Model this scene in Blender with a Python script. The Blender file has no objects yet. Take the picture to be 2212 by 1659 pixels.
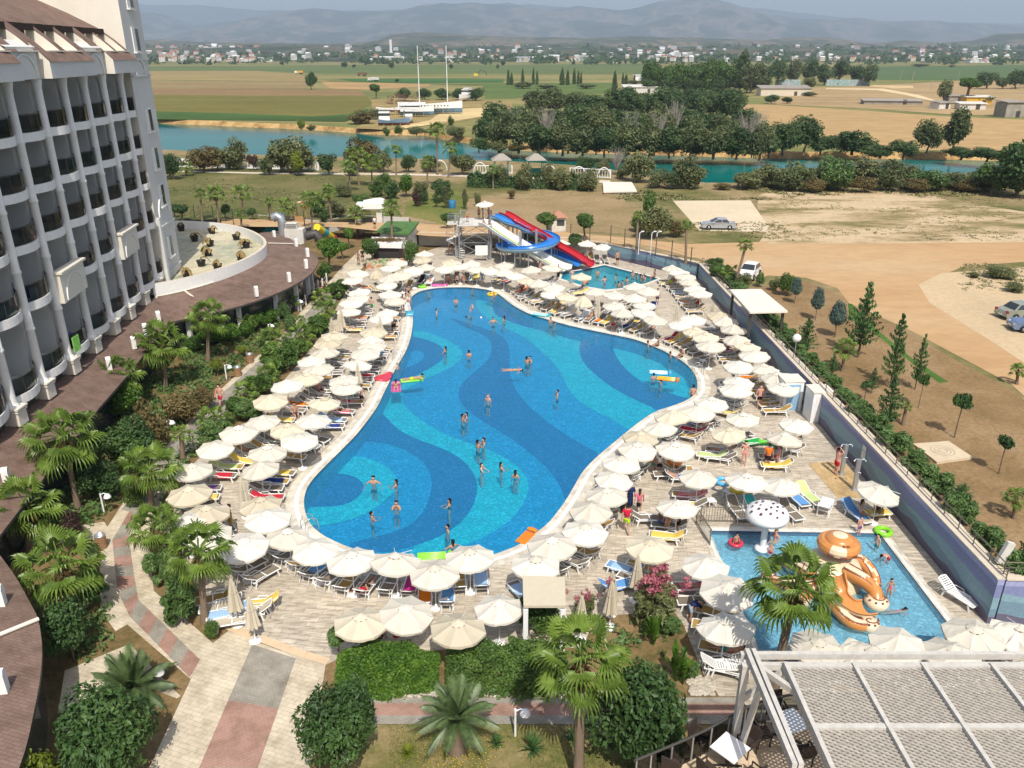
import bpy,bmesh,math,random
from mathutils import Vector,Matrix,geometry
R=math.radians
sc=bpy.context.scene
col=sc.collection
random.seed(7)
# camera
H=23.5;F=1726.0;CX=1106.0;CY=829.5;PITCH=R(22.6)
cp,sp=math.cos(PITCH),math.sin(PITCH)
cam=bpy.data.cameras.new("camera");cam.sensor_width=36;cam.lens=36*F/2212
cam.clip_start=.3;cam.clip_end=40000
camo=bpy.data.objects.new("camera",cam);col.objects.link(camo)
camo.location=(0,0,H);camo.rotation_euler=(R(90)-PITCH,0,0)
sc.camera=camo
# light
SUN_EL,SUN_AZ=R(54),(0.19,-0.982)
w=bpy.data.worlds.new("World");sc.world=w;w.use_nodes=True
nt=w.node_tree;bg=nt.nodes["Background"]
sky=nt.nodes.new("ShaderNodeTexSky");sky.sky_type='NISHITA';sky.sun_disc=False
sky.sun_elevation=SUN_EL;sky.sun_rotation=math.atan2(SUN_AZ[0],SUN_AZ[1])
sky.air_density=1.0;sky.dust_density=3.2;sky.ozone_density=1.0;sky.altitude=20
nt.links.new(sky.outputs[0],bg.inputs[0]);bg.inputs[1].default_value=0.125
sl=bpy.data.lights.new("sun",'SUN');sl.energy=4.2;sl.angle=R(.5);sl.color=(1,.945,.85)
so=bpy.data.objects.new("sun",sl);col.objects.link(so)
sd=Vector((SUN_AZ[0]*math.cos(SUN_EL),SUN_AZ[1]*math.cos(SUN_EL),math.sin(SUN_EL))).normalized()
so.rotation_euler=sd.to_track_quat('Z','Y').to_euler();so.location=(0,0,60)
sc.view_settings.view_transform='Standard';sc.view_settings.look='None'
sc.view_settings.exposure=0.1;sc.view_settings.gamma=1
sc.cycles.max_bounces=5;sc.cycles.diffuse_bounces=2;sc.cycles.glossy_bounces=2
sc.cycles.transmission_bounces=3;sc.cycles.transparent_max_bounces=8;sc.cycles.volume_bounces=1
sc.cycles.caustics_reflective=False;sc.cycles.caustics_refractive=False
sc.cycles.use_denoising=True
# picture -> place
def W(x,y,z=0.0):
 v=Vector((0,cp,-sp))+Vector(((x-CX)/F,0,0))-(y-CY)/F*Vector((0,sp,cp))
 t=(z-H)/v.z
 return Vector((v.x*t,v.y*t,z))
def WY(x,y,Y):
 v=Vector((0,cp,-sp))+Vector(((x-CX)/F,0,0))-(y-CY)/F*Vector((0,sp,cp))
 return Vector((v.x*Y/v.y,Y,H+v.z*Y/v.y))
def proj(p):
 d=Vector(p)-Vector((0,0,H));dep=d.y*cp-d.z*sp
 return CX+F*d.x/dep,CY-F*(d.y*sp+d.z*cp)/dep
def tl(c,r,x,y):return 553*c+.25*x,(0,414.75,829.5,1244.16)[r]+.25*y
def q(x,y):return 633.6+.41664*x,599.1+.41664*y
def q2(x,y):return 230.4+.22915*x,414.7+.22915*y
def q3(x,y):return 1474.7+.27081*x,1071.5+.27081*y
def q4(x,y):return 990.9+.16665*x,426.3+.16665*y
def q5(x,y):return 553+.16665*x,449.3+.16665*y
ZO=1.7
# mesh builder
class MB:
 def __init__(s):s.v=[];s.f=[];s.m=[];s.sm=[]
 def add(s,vs,fs,m=0,sm=False):
  n=len(s.v);s.v+=[tuple(p)for p in vs]
  for f in fs:s.f.append([i+n for i in f]);s.m.append(m);s.sm.append(sm)
 def quad(s,*p,m=0):s.add(p,[list(range(len(p)))],m)
 def box(s,c,d,rz=0,m=0,ry=0,rx=0):
  M=Matrix.Translation(c)@Matrix.Rotation(rz,4,'Z')@Matrix.Rotation(ry,4,'Y')@Matrix.Rotation(rx,4,'X')
  h=[x/2 for x in d]
  vs=[M@Vector((sx*h[0],sy*h[1],sz*h[2]))for sz in(-1,1)for sy in(-1,1)for sx in(-1,1)]
  s.add(vs,[[0,2,3,1],[4,5,7,6],[0,1,5,4],[2,6,7,3],[0,4,6,2],[1,3,7,5]],m)
 def bar(s,a,b,wd,hg=None,m=0):
  a,b=Vector(a),Vector(b);d=b-a;L=d.length
  if L<1e-6:return
  hg=hg or wd
  M=Matrix.Translation((a+b)/2)@d.to_track_quat('X','Z').to_matrix().to_4x4()
  h=(L/2,wd/2,hg/2)
  vs=[M@Vector((sx*h[0],sy*h[1],sz*h[2]))for sz in(-1,1)for sy in(-1,1)for sx in(-1,1)]
  s.add(vs,[[0,2,3,1],[4,5,7,6],[0,1,5,4],[2,6,7,3],[0,4,6,2],[1,3,7,5]],m)
 def tube(s,pts,rad,n=8,m=0,sm=True,cap=True):
  pts=[Vector(p)for p in pts]
  if not isinstance(rad,(list,tuple)):rad=[rad]*len(pts)
  vs=[];u=None
  for i,p in enumerate(pts):
   t=(pts[min(i+1,len(pts)-1)]-pts[max(i-1,0)]).normalized()
   if u is None:u=t.orthogonal().normalized()
   u=(u-t*u.dot(t))
   u=u.normalized()if u.length>1e-6 else t.orthogonal().normalized()
   w_=t.cross(u)
   for k in range(n):
    a=2*math.pi*k/n
    vs.append(p+rad[i]*(math.cos(a)*u+math.sin(a)*w_))
  fs=[[i*n+k,i*n+(k+1)%n,(i+1)*n+(k+1)%n,(i+1)*n+k]for i in range(len(pts)-1)for k in range(n)]
  s.add(vs,fs,m,sm)
  if cap:
   s.add(vs[:n],[list(range(n))[::-1]],m);s.add(vs[-n:],[list(range(n))],m)
 def lathe(s,prof,n=16,c=(0,0,0),m=0,sm=True):
  vs=[];fs=[]
  for r,z in prof:
   for k in range(n):
    a=2*math.pi*k/n
    vs.append((c[0]+r*math.cos(a),c[1]+r*math.sin(a),c[2]+z))
  for i in range(len(prof)-1):
   for k in range(n):fs.append([i*n+k,i*n+(k+1)%n,(i+1)*n+(k+1)%n,(i+1)*n+k])
  s.add(vs,fs,m,sm)
  if prof[0][0]>1e-4:s.add(vs[:n],[list(range(n))[::-1]],m)
  if prof[-1][0]>1e-4:s.add(vs[-n:],[list(range(n))],m)
 def prism(s,poly,z0,z1,m=0,mt=None):
  n=len(poly);a=sum(poly[i][0]*poly[(i+1)%n][1]-poly[(i+1)%n][0]*poly[i][1]for i in range(n))
  if a<0:poly=poly[::-1]
  lo=[Vector((p[0],p[1],z0))for p in poly];hi=[Vector((p[0],p[1],z1))for p in poly]
  tri=geometry.tessellate_polygon([hi])
  s.add(hi,[fx(t,hi)for t in tri],m if mt is None else mt)
  s.add(lo,[fx(t,lo)[::-1]for t in tri],m)
  s.add(lo+hi,[[i,(i+1)%n,n+(i+1)%n,n+i]for i in range(n)],m)
 def sheet(s,poly,z,m=0,holes=()):
  loops=[[Vector((p[0],p[1],z))for p in poly]]+[[Vector((p[0],p[1],z))for p in h]for h in holes]
  allv=[v for l in loops for v in l]
  s.add(allv,[fx(t,allv)for t in geometry.tessellate_polygon(loops)],m)
 def skirt(s,poly,z0,z1,m=0,closed=True):
  n=len(poly);vs=[(p[0],p[1],z0)for p in poly]+[(p[0],p[1],z1)for p in poly]
  s.add(vs,[[i,(i+1)%n,n+(i+1)%n,n+i]for i in range(n if closed else n-1)],m)
 def xf(s,M):
  s.v=[tuple(M@Vector(p))for p in s.v];return s
 def mesh(s,name,mats):
  me=bpy.data.meshes.new(name);me.from_pydata(s.v,[],s.f)
  for m in(mats if isinstance(mats,(list,tuple))else[mats]):me.materials.append(m)
  me.polygons.foreach_set("material_index",s.m);me.polygons.foreach_set("use_smooth",s.sm)
  me.update();return me
 def build(s,name,mats,parent=None,**kw):
  return link(name,s.mesh(name,mats),parent,**kw)
def fx(t,vs):
 a,b,c=vs[t[0]],vs[t[1]],vs[t[2]]
 return list(t)if(b-a).cross(c-a).z>=0 else[t[0],t[2],t[1]]
def link(name,me,parent=None,loc=None,rot=None,label=None):
 o=bpy.data.objects.new(name,me);col.objects.link(o)
 if parent:o.parent=parent
 if loc is not None:o.location=loc
 if rot is not None:o.rotation_euler=rot
 if label:o["label"]=label
 return o
def tag(o,label,cat,group=None):
 o["label"]=label;o["category"]=cat
 if group:o["group"]=group
 return o
def thing(name,label,cat,loc=(0,0,0),rz=0,group=None,s=1):
 o=bpy.data.objects.new(name,None);col.objects.link(o);o.empty_display_size=.3
 o.location=loc;o.rotation_euler=(0,0,rz);o.scale=(s,s,s)if not isinstance(s,tuple)else s
 return tag(o,label,cat,group)
def struct(name,mb,mats):
 o=mb.build(name,mats);o["kind"]="structure";return o
def dup(root,loc,rz=0,label=None,group=None,s=None,rx=None):
 r=root.copy();col.objects.link(r);r.location=loc;r.rotation_euler=(0,0,rz)
 if s is not None:r.scale=(s,s,s)if not isinstance(s,tuple)else s
 if label:r["label"]=label
 if group:r["group"]=group
 for ch in root.children:
  c=ch.copy();col.objects.link(c);c.parent=r
  for g in ch.children:
   d=g.copy();col.objects.link(d);d.parent=c
 return r
ORD="first second third fourth fifth sixth seventh eighth ninth tenth eleventh twelfth thirteenth fourteenth fifteenth sixteenth seventeenth eighteenth nineteenth twentieth twenty-first twenty-second twenty-third twenty-fourth twenty-fifth twenty-sixth twenty-seventh twenty-eighth twenty-ninth thirtieth".split()
def offset(poly,d):
 n=len(poly);out=[]
 a=sum(poly[i][0]*poly[(i+1)%n][1]-poly[(i+1)%n][0]*poly[i][1]for i in range(n))
 sg=1 if a>0 else-1
 for i in range(n):
  p0,p1,p2=[Vector(poly[(i+k)%n][:2])for k in(-1,0,1)]
  t=((p1-p0).normalized()+(p2-p1).normalized()).normalized()
  out.append(p1+sg*d*Vector((t.y,-t.x)))
 return out
def smooth(pts,it=2,closed=True):
 for _ in range(it):
  o=[];n=len(pts)
  for i in range(n if closed else n-1):
   a,b=Vector(pts[i]),Vector(pts[(i+1)%n]);o+=[a*.75+b*.25,a*.25+b*.75]
  if not closed:o=[Vector(pts[0])]+o+[Vector(pts[-1])]
  pts=o
 return pts
 # materials
def C(r,g,b):
 return tuple(((c/255+.055)/1.055)**2.4 if c>10 else c/255/12.92 for c in(r,g,b))+(1,)
def newmat(name):
 m=bpy.data.materials.new(name);m.use_nodes=True
 return m,m.node_tree,m.node_tree.nodes["Principled BSDF"]
def N(nt,t,**kw):
 n=nt.nodes.new(t)
 for k,v in kw.items():
  if k in n.inputs:n.inputs[k].default_value=v
  else:setattr(n,k,v)
 return n
def ramp(nt,fac,stops,interp='LINEAR'):
 r=nt.nodes.new("ShaderNodeValToRGB");e=r.color_ramp.elements;r.color_ramp.interpolation=interp
 while len(e)<len(stops):e.new(.5)
 for i,(p,c)in enumerate(stops):e[i].position=p;e[i].color=c
 nt.links.new(fac,r.inputs[0]);return r.outputs[0]
def mixc(nt,f,a,b,mode='MIX'):
 n=nt.nodes.new("ShaderNodeMix");n.data_type='RGBA';n.blend_type=mode
 for s_,v in((n.inputs[0],f),(n.inputs[6],a),(n.inputs[7],b)):
  if isinstance(v,bpy.types.NodeSocket):nt.links.new(v,s_)
  else:s_.default_value=v
 return n.outputs[2]
def coords(nt,scale=(1,1,1),rot=0,world=False):
 if world:
  g=nt.nodes.new("ShaderNodeNewGeometry");src=g.outputs["Position"]
 else:
  g=nt.nodes.new("ShaderNodeTexCoord");src=g.outputs["Object"]
 mp=nt.nodes.new("ShaderNodeMapping");mp.inputs["Scale"].default_value=scale;mp.inputs["Rotation"].default_value=(0,0,rot)
 nt.links.new(src,mp.inputs[0]);return mp.outputs[0]
def noise(nt,vec,scale,detail=4,rough=.6,out=0):
 n=N(nt,"ShaderNodeTexNoise",Scale=scale,Detail=detail,Roughness=rough);nt.links.new(vec,n.inputs["Vector"]);return n.outputs[out]
def bump(nt,bs,h,dist=.02,st=.5):
 b=N(nt,"ShaderNodeBump",Strength=st,Distance=dist);nt.links.new(h,b.inputs["Height"]);nt.links.new(b.outputs[0],bs.inputs["Normal"])
def dark(c,f):return tuple(x*f for x in c[:3])+(1,)
def mat(name,c,rough=.6,var=.12,scale=3,spec=.3,metal=0,bmp=0,world=False):
 """plain paint / plastic / stone with a little cloudy wear"""
 m,nt,bs=newmat(name)
 v=coords(nt,world=world);n=noise(nt,v,scale,5)
 nt.links.new(ramp(nt,n,[(.3,dark(c,1-var)),(.7,dark(c,1+var*.6))]),bs.inputs["Base Color"])
 bs.inputs["Roughness"].default_value=rough;bs.inputs["Specular IOR Level"].default_value=spec;bs.inputs["Metallic"].default_value=metal
 if bmp:bump(nt,bs,n,bmp)
 return m
def patchy(name,stops,scale=.3,detail=8,rough=.9,bmp=0,sc2=None,stretch=(1,1,1),ct=.38):
 """ground with patches of several colours"""
 m,nt,bs=newmat(name);v=coords(nt,stretch,world=True)
 n1=noise(nt,v,scale,detail,.62)
 c1=ramp(nt,n1,stops)
 n2=noise(nt,v,sc2 or scale*14,4,.7)
 c2=mixc(nt,.8,c1,ramp(nt,n2,[(.3,(1-ct,)*3+(1,)),(.7,(1+ct*.47,)*3+(1,))]),'MULTIPLY')
 nt.links.new(c2,bs.inputs["Base Color"]);bs.inputs["Roughness"].default_value=rough;bs.inputs["Specular IOR Level"].default_value=.1
 if bmp:bump(nt,bs,n2,bmp)
 return m
def tiles(name,a,b,mortar,tw,th,rot=0,off=.5,streak=0,msize=.012,rough=.55,bmp=.004):
 m,nt,bs=newmat(name);v=coords(nt,world=True,rot=rot)
 br=N(nt,"ShaderNodeTexBrick",Color1=a,Color2=b,Mortar=mortar,Scale=1.0)
 br.inputs["Brick Width"].default_value=tw;br.inputs["Row Height"].default_value=th;br.inputs["Mortar Size"].default_value=msize
 br.inputs["Mortar Smooth"].default_value=.3;br.offset=off
 nt.links.new(v,br.inputs["Vector"]);c=br.outputs[0]
 n=noise(nt,coords(nt,(1,4.5,1)if streak else(1,1,1),rot+.6*streak,world=True),1.5 if streak else 1.2,7,.65)
 c=mixc(nt,1,c,ramp(nt,n,[(.3,(.5,.47,.43,1)if streak else(.66,.64,.6,1)),(.58,(1.06,1.06,1.06,1))]),'MULTIPLY')
 n3=noise(nt,v,.25,3)
 c=mixc(nt,1,c,ramp(nt,n3,[(.3,(.86,.86,.86,1)),(.7,(1.08,1.08,1.08,1))]),'MULTIPLY')
 nt.links.new(c,bs.inputs["Base Color"]);bs.inputs["Roughness"].default_value=rough;bs.inputs["Specular IOR Level"].default_value=.25
 bump(nt,bs,br.outputs["Fac"],-bmp)
 return m
def leafmat(name,lo,mid,hi,scale=1.2,tr=.25,rough=.5,spec=.35):
 m,nt,bs=newmat(name);v=coords(nt)
 oi=nt.nodes.new("ShaderNodeObjectInfo")
 ad=N(nt,"ShaderNodeVectorMath",operation='ADD');nt.links.new(v,ad.inputs[0]);nt.links.new(oi.outputs["Location"],ad.inputs[1])
 n=noise(nt,ad.outputs[0],scale,4,.7)
 c=ramp(nt,n,[(.3,lo),(.5,mid),(.72,hi)])
 n2=noise(nt,ad.outputs[0],scale*9,2,.6)
 c=mixc(nt,1,c,ramp(nt,n2,[(.3,(.7,.72,.7,1)),(.7,(1.25,1.25,1.15,1))]),'MULTIPLY')
 nt.links.new(c,bs.inputs["Base Color"]);bs.inputs["Roughness"].default_value=rough;bs.inputs["Specular IOR Level"].default_value=spec
 t=nt.nodes.new("ShaderNodeBsdfTranslucent");nt.links.new(c,t.inputs[0])
 mx=nt.nodes.new("ShaderNodeMixShader");mx.inputs[0].default_value=tr
 nt.links.new(bs.outputs[0],mx.inputs[1]);nt.links.new(t.outputs[0],mx.inputs[2])
 nt.links.new(mx.outputs[0],nt.nodes["Material Output"].inputs[0])
 return m
def watermat(name,tint,rip=3.0,st=.25,opaque=None,cloud=(.02,.33,.56,1),turb=.3):
 """clear water: see-through with a Fresnel mirror on a rippled surface"""
 m,nt,bs=newmat(name);v=coords(nt,world=True)
 n=noise(nt,v,rip,4,.6)
 b=N(nt,"ShaderNodeBump",Strength=st,Distance=.05);nt.links.new(n,b.inputs["Height"])
 gl=N(nt,"ShaderNodeBsdfGlossy",Roughness=.04);nt.links.new(b.outputs[0],gl.inputs["Normal"])
 fr=N(nt,"ShaderNodeFresnel",IOR=1.15 if opaque else 1.33);nt.links.new(b.outputs[0],fr.inputs["Normal"])
 mx=nt.nodes.new("ShaderNodeMixShader");nt.links.new(fr.outputs[0],mx.inputs[0])
 if opaque:
  d=nt.nodes.new("ShaderNodeBsdfDiffuse")
  n2=noise(nt,coords(nt,(.012,.03,1),world=True),1,3)
  nt.links.new(ramp(nt,n2,opaque),d.inputs[0]);nt.links.new(d.outputs[0],mx.inputs[1])
 else:
  tr=nt.nodes.new("ShaderNodeBsdfTransparent");tr.inputs[0].default_value=tint
  df=nt.nodes.new("ShaderNodeBsdfDiffuse");df.inputs[0].default_value=cloud;m2=nt.nodes.new("ShaderNodeMixShader");m2 .inputs[0].default_value=turb
  n3=noise(nt,v,rip*2.2,2,.5,0);b3=N(nt,"ShaderNodeBump",Strength=.9,Distance=.12);nt.links.new(n3,b3 .inputs["Height"]);nt.links.new(b3 .outputs[0],df.inputs["Normal"])
  nt.links.new(tr.outputs[0],m2 .inputs[1]);nt.links.new(df.outputs[0],m2 .inputs[2]);nt.links.new(m2 .outputs[0],mx.inputs[1])
 nt.links.new(gl.outputs[0],mx.inputs[2]);nt.links.new(mx.outputs[0],nt.nodes["Material Output"].inputs[0])
 return m
def glassmat(name,tint,rough=.05,mirror=None):
 m,nt,bs=newmat(name)
 tr=nt.nodes.new("ShaderNodeBsdfTransparent");tr.inputs[0].default_value=tint
 gl=N(nt,"ShaderNodeBsdfGlossy",Roughness=rough);fr=N(nt,"ShaderNodeFresnel",IOR=mirror or 1.45)
 mx=nt.nodes.new("ShaderNodeMixShader");nt.links.new(fr.outputs[0],mx.inputs[0])
 nt.links.new(tr.outputs[0],mx.inputs[1]);nt.links.new(gl.outputs[0],mx.inputs[2])
 nt.links.new(mx.outputs[0],nt.nodes["Material Output"].inputs[0]);return m
WHITE=mat("white_paint",(.78,.77,.74,1),.5,.06)
PLASTIC=mat("white_plastic",(.8,.8,.79,1),.35,.05,spec=.5)
STEEL=mat("grey_steel",(.45,.47,.49,1),.35,.1,metal=.6)
DARKMETAL=mat("dark_metal",(.06,.055,.05,1),.5,.1)
BLACK=mat("black_plastic",(.025,.025,.027,1),.5,.2)
STONE=mat("pale_stone",(.62,.54,.43,1),.6,.1,1.5,world=True)
# body shapes (meshes only; people are placed near the end)
SKIN={k:mat(k+"_skin",c,.5,.06,6,.35)for k,c in(("pale",(.55,.34,.25,1)),("tan",(.44,.25,.165,1)),("brown",(.27,.15,.095,1)),("pink",(.58,.30,.23,1)))}
CLO={k:mat(k+"_cloth",c,.85,.1,5,.1)for k,c in(("red",(.50,.02,.05,1)),("black",(.015,.015,.018,1)),("navy",(.02,.03,.10,1)),("white",(.75,.75,.73,1)),("lime",(.45,.70,.02,1)),("green",(.02,.30,.06,1)),("yellow",(.75,.60,.03,1)),("pink",(.75,.12,.25,1)),("orange",(.80,.18,.02,1)),("purple",(.16,.09,.25,1)),("blue",(.05,.16,.45,1)),("denim",(.30,.38,.48,1)),("brown",(.20,.07,.05,1)),("rose",(.70,.38,.42,1)),("teal",(.03,.30,.28,1)),("striped",(.35,.36,.45,1)))}
HAIRM={k:mat(k+"_hair",c,.6,.2,20)for k,c in(("black",(.012,.01,.009,1)),("brown",(.06,.03,.015,1)),("blond",(.38,.25,.11,1)),("grey",(.3,.29,.28,1)))}
def skin_mesh(name,verts,edges,radii,sub_=1,mats=()):
 me=bpy.data.meshes.new(name);me.from_pydata([tuple(v)for v in verts],edges,[]);o=bpy.data.objects.new("skin_temp",me);col.objects.link(o)
 md=o.modifiers.new("s",'SKIN');md.use_smooth_shade=True;o.modifiers.new("u",'SUBSURF').levels=sub_
 for i,d in enumerate(me.skin_vertices[0].data):
  r=radii[i];d.radius=r if isinstance(r,tuple)else(r,r);d.use_root=i==0
 bpy.context.view_layer.update();dg=bpy.context.evaluated_depsgraph_get();out=bpy.data.meshes.new_from_object(o.evaluated_get(dg));out.name=name
 bpy.data.objects.remove(o);bpy.data.meshes.remove(me);out.materials.clear()
 for m_ in mats:out.materials.append(m_)
 return out
def pose(name,female=False,**ov):
 J={"pelvis":(0,0,.95),"spine":(0,0,1.12),"chest":(0,0,1.33),"neck":(0,0,1.485),"head":(.02,0,1.615),"top":(.0,0,1.69)}
 for s,y in(("l",1),("r",-1)):
  J.update({"sh"+s:(0,.18*y,1.42),"el"+s:(-.02,.245*y,1.14),"wr"+s:(.05,.27*y,.90),"hip"+s:(0,.09*y,.87),"kn"+s:(.02,.10*y,.49),"an"+s:(-.01,.10*y,.09),"to"+s:(.14,.12*y,.03)})
 J.update(ov);J={k:Vector(v)for k,v in J.items()};f=female
 Rr={"pelvis":.13 if f else .125,"spine":.095 if f else .115,"chest":.115 if f else .14,"neck":.05,"head":.088,"top":.068,"sh":.052 if f else .065,"el":.038 if f else .045,"wr":.027,"hip":.098 if f else .09,"kn":.058,"an":.036,"to":.032}
 names=["pelvis","spine","chest","neck","head","top"];E=[("pelvis","spine"),("spine","chest"),("chest","neck"),("neck","head"),("head","top")]
 for s in "lr":
  names+=[n+s for n in("sh","el","wr","hip","kn","an","to")]
  E+=[("chest","sh"+s),("sh"+s,"el"+s),("el"+s,"wr"+s),("pelvis","hip"+s),("hip"+s,"kn"+s),("kn"+s,"an"+s),("an"+s,"to"+s)]
 fw=J["head"]-J["neck"];hd=(J["top"]-J["neck"]).normalized();face=Vector(ov.get("face",(1,0,0)))if "face" in ov else Vector((1,0,0));J.pop("face",None)
 face=(face-hd*face.dot(hd)).normalized();side=hd.cross(face)
 J["nose"]=J["head"]+face*.115-hd*.005;Rr["nose"]=.012;names.append("nose");E.append(("head","nose"))
 J["chin"]=J["head"]+face*.06-hd*.085;Rr["chin"]=.04;names.append("chin");E.append(("head","chin"))
 for s,y in(("l",1),("r",-1)):
  J["ear"+s]=J["head"]+side*y*.098;Rr["ear"]=.014;names.append("ear"+s);E.append(("head","ear"+s))
  d=(J["wr"+s]-J["el"+s]).normalized();pn=d.cross(Vector((0,0,1))if abs(d.z)<.8 else Vector((1,0,0))).normalized();palm=J["wr"+s]+d*.07
  J["palm"+s]=palm;Rr["palm"]=.03;names.append("palm"+s);E.append(("wr"+s,"palm"+s));w2=d.cross(pn)
  for k in range(4):
   J["fa%d%s"%(k,s)]=palm+d*.045+pn*(-.03+.02*k);J["fb%d%s"%(k,s)]=palm+d*(.085+(.0,.012,.008,-.006)[k])+pn*(-.034+.0225*k)+w2*.015
   Rr["fa%d"%k]=.0095;Rr["fb%d"%k]=.0075;names+=["fa%d%s"%(k,s),"fb%d%s"%(k,s)];E+=[("palm"+s,"fa%d%s"%(k,s)),("fa%d%s"%(k,s),"fb%d%s"%(k,s))]
  J["th"+s]=J["wr"+s]+d*.085-pn*.05;Rr["th"]=.01;names.append("th"+s);E.append(("wr"+s,"th"+s))
 rad=[Rr.get(n,Rr.get(n[:-1]))for n in names];ix={n:i for i,n in enumerate(names)}
 body=skin_mesh(name+"_body",[J[n]for n in names],[(ix[a],ix[b])for a,b in E],rad,1,[SKIN["tan"]])
 P={"body":body}
 def part(nm,seq,edges,grow=.014,rr=None):
  P[nm]=skin_mesh(name+"_"+nm,[v for v,_ in seq],edges,[r+grow for _,r in seq],1,[CLO["red"]])
 L=lambda a,b,t:J[a].lerp(J[b],t)
 rp,rs,rc=Rr["pelvis"],Rr["spine"],Rr["chest"]
 th=lambda s,t:(L("hip"+s,"kn"+s,t),Rr["hip"]+(Rr["kn"]-Rr["hip"])*t)
 part("shorts",[(J["pelvis"],rp)]+[x for s in "lr" for x in((J["hip"+s],Rr["hip"]),th(s,.35),th(s,.72))]+[(L("pelvis","spine",.35),rp-.01)],[(0,1),(1,2),(2,3),(0,4),(4,5),(5,6),(0,7)],.02)
 part("briefs",[(J["pelvis"],rp)]+[x for s in "lr" for x in((J["hip"+s],Rr["hip"]),th(s,.12))]+[(L("pelvis","spine",.2),rp-.005)],[(0,1),(1,2),(0,3),(3,4),(0,5)],.009)
 part("swimsuit",[(J["pelvis"],rp),(J["spine"],rs),(J["chest"],rc),(J["hipl"],Rr["hip"]),(J["hipr"],Rr["hip"])],[(0,1),(1,2),(0,3),(0,4)],.008)
 part("shirt",[(J["pelvis"],rp),(J["spine"],rs+.012),(J["chest"],rc),(J["shl"],Rr["sh"]),(L("shl","ell",.6),.05),(J["shr"],Rr["sh"]),(L("shr","elr",.6),.05)],[(0,1),(1,2),(2,3),(3,4),(2,5),(5,6)],.018)
 part("bikini_top",[(L("spine","chest",.75),rc*.98),(J["chest"],rc)],[(0,1)],.008)
 part("robe",[(J["chest"],rc),(J["pelvis"],rp+.04),(L("knl","knr",.5),.18),(L("anl","anr",.5)+Vector((0,0,.05)),.2),(J["shl"],Rr["sh"]),(J["ell"],.055),(J["shr"],Rr["sh"]),(J["elr"],.055)],[(0,1),(1,2),(2,3),(0,4),(4,5),(0,6),(6,7)],.02)
 part("skirt",[(J["pelvis"],rp),(L("hipl","hipr",.5).lerp(L("knl","knr",.5),.3),.16),(L("knl","knr",.5).lerp(L("hipl","hipr",.5),.15),.17)],[(0,1),(1,2)],.02)
 hc=J["head"].lerp(J["top"],.45)-face*.022
 def hair(nm,long):
  vs=[(hc+hd*.02,.088),(hc+hd*.055-face*.01,.07),(hc-face*.03-hd*.04,.075)];ed=[(0,1),(0,2)]
  if long:vs+=[(J["neck"]-face*.055+hd*.03,.06),(J["neck"]-face*.085-hd*.12,.05)];ed+=[(2,3),(3,4)]
  P[nm]=skin_mesh(name+"_"+nm,[v for v,_ in vs],ed,[r for _,r in vs],1,[HAIRM["black"]])
 hair("short_hair",False);hair("long_hair",True)
 m=MB()
 for y in(-1,1):m.lathe([(0,-.009),(.009,0),(0,.009)],6,J["head"]+face*.083+side*.033*y+hd*.012)
 P["eyes"]=m.mesh(name+"_eyes",[BLACK]);return P
def mirror_ov(d):return d
A_OUT=dict(ell=(.05,.42,1.25),wrl=(.28,.5,1.12),elr=(.05,-.42,1.25),wrr=(.28,-.5,1.12))
A_FRONT=dict(ell=(.2,.24,1.2),wrl=(.42,.1,1.22),elr=(.2,-.24,1.2),wrr=(.42,-.12,1.2))
A_FACE=dict(ell=(.17,.24,1.2),wrl=(.16,.09,1.45),elr=(.17,-.24,1.2),wrr=(.16,-.09,1.42))
A_HEAD=dict(ell=(.05,.33,1.6),wrl=(.02,.14,1.74),elr=(.05,-.33,1.6),wrr=(.02,-.14,1.74))
WALK=dict(knl=(.2,.1,.5),anl=(.26,.1,.11),tol=(.4,.12,.07),knr=(-.04,-.1,.5),anr=(-.3,-.1,.16),tor=(-.22,-.11,.03),ell=(-.14,.25,1.16),wrl=(-.12,.26,.92),elr=(.1,-.25,1.15),wrr=(.2,-.25,.93))
HIPH=dict(elr=(-.08,-.36,1.2),wrr=(.06,-.2,1.03))
SIT=dict(pelvis=(0,0,.1),spine=(-.03,0,.28),chest=(-.04,0,.5),neck=(-.01,0,.65),head=(.02,0,.78),top=(.0,0,.86),shl=(-.02,.18,.58),shr=(-.02,-.18,.58),ell=(-.05,.26,.32),elr=(-.05,-.26,.32),wrl=(.18,.2,.2),wrr=(.18,-.2,.2),hipl=(.02,.09,.08),hipr=(.02,-.09,.08),knl=(.45,.12,.12),knr=(.45,-.12,.12),anl=(.52,.12,-.3),anr=(.52,-.12,-.3),tol=(.65,.13,-.35),tor=(.65,-.13,-.35))
LIE=dict(pelvis=(0,0,.1),spine=(-.17,0,.13),chest=(-.36,0,.24),neck=(-.5,0,.33),head=(-.6,0,.43),top=(-.67,0,.49),shl=(-.43,.18,.27),shr=(-.43,-.18,.27),ell=(-.22,.28,.15),elr=(-.22,-.28,.15),wrl=(.02,.25,.14),wrr=(-.02,-.1,.26),hipl=(.06,.09,.09),hipr=(.06,-.09,.09),knl=(.45,.12,.16),knr=(.45,-.1,.1),anl=(.86,.1,.07),anr=(.86,-.1,.06),tol=(.92,.12,.19),tor=(.92,-.12,.18),face=(.6,0,.8))
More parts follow.
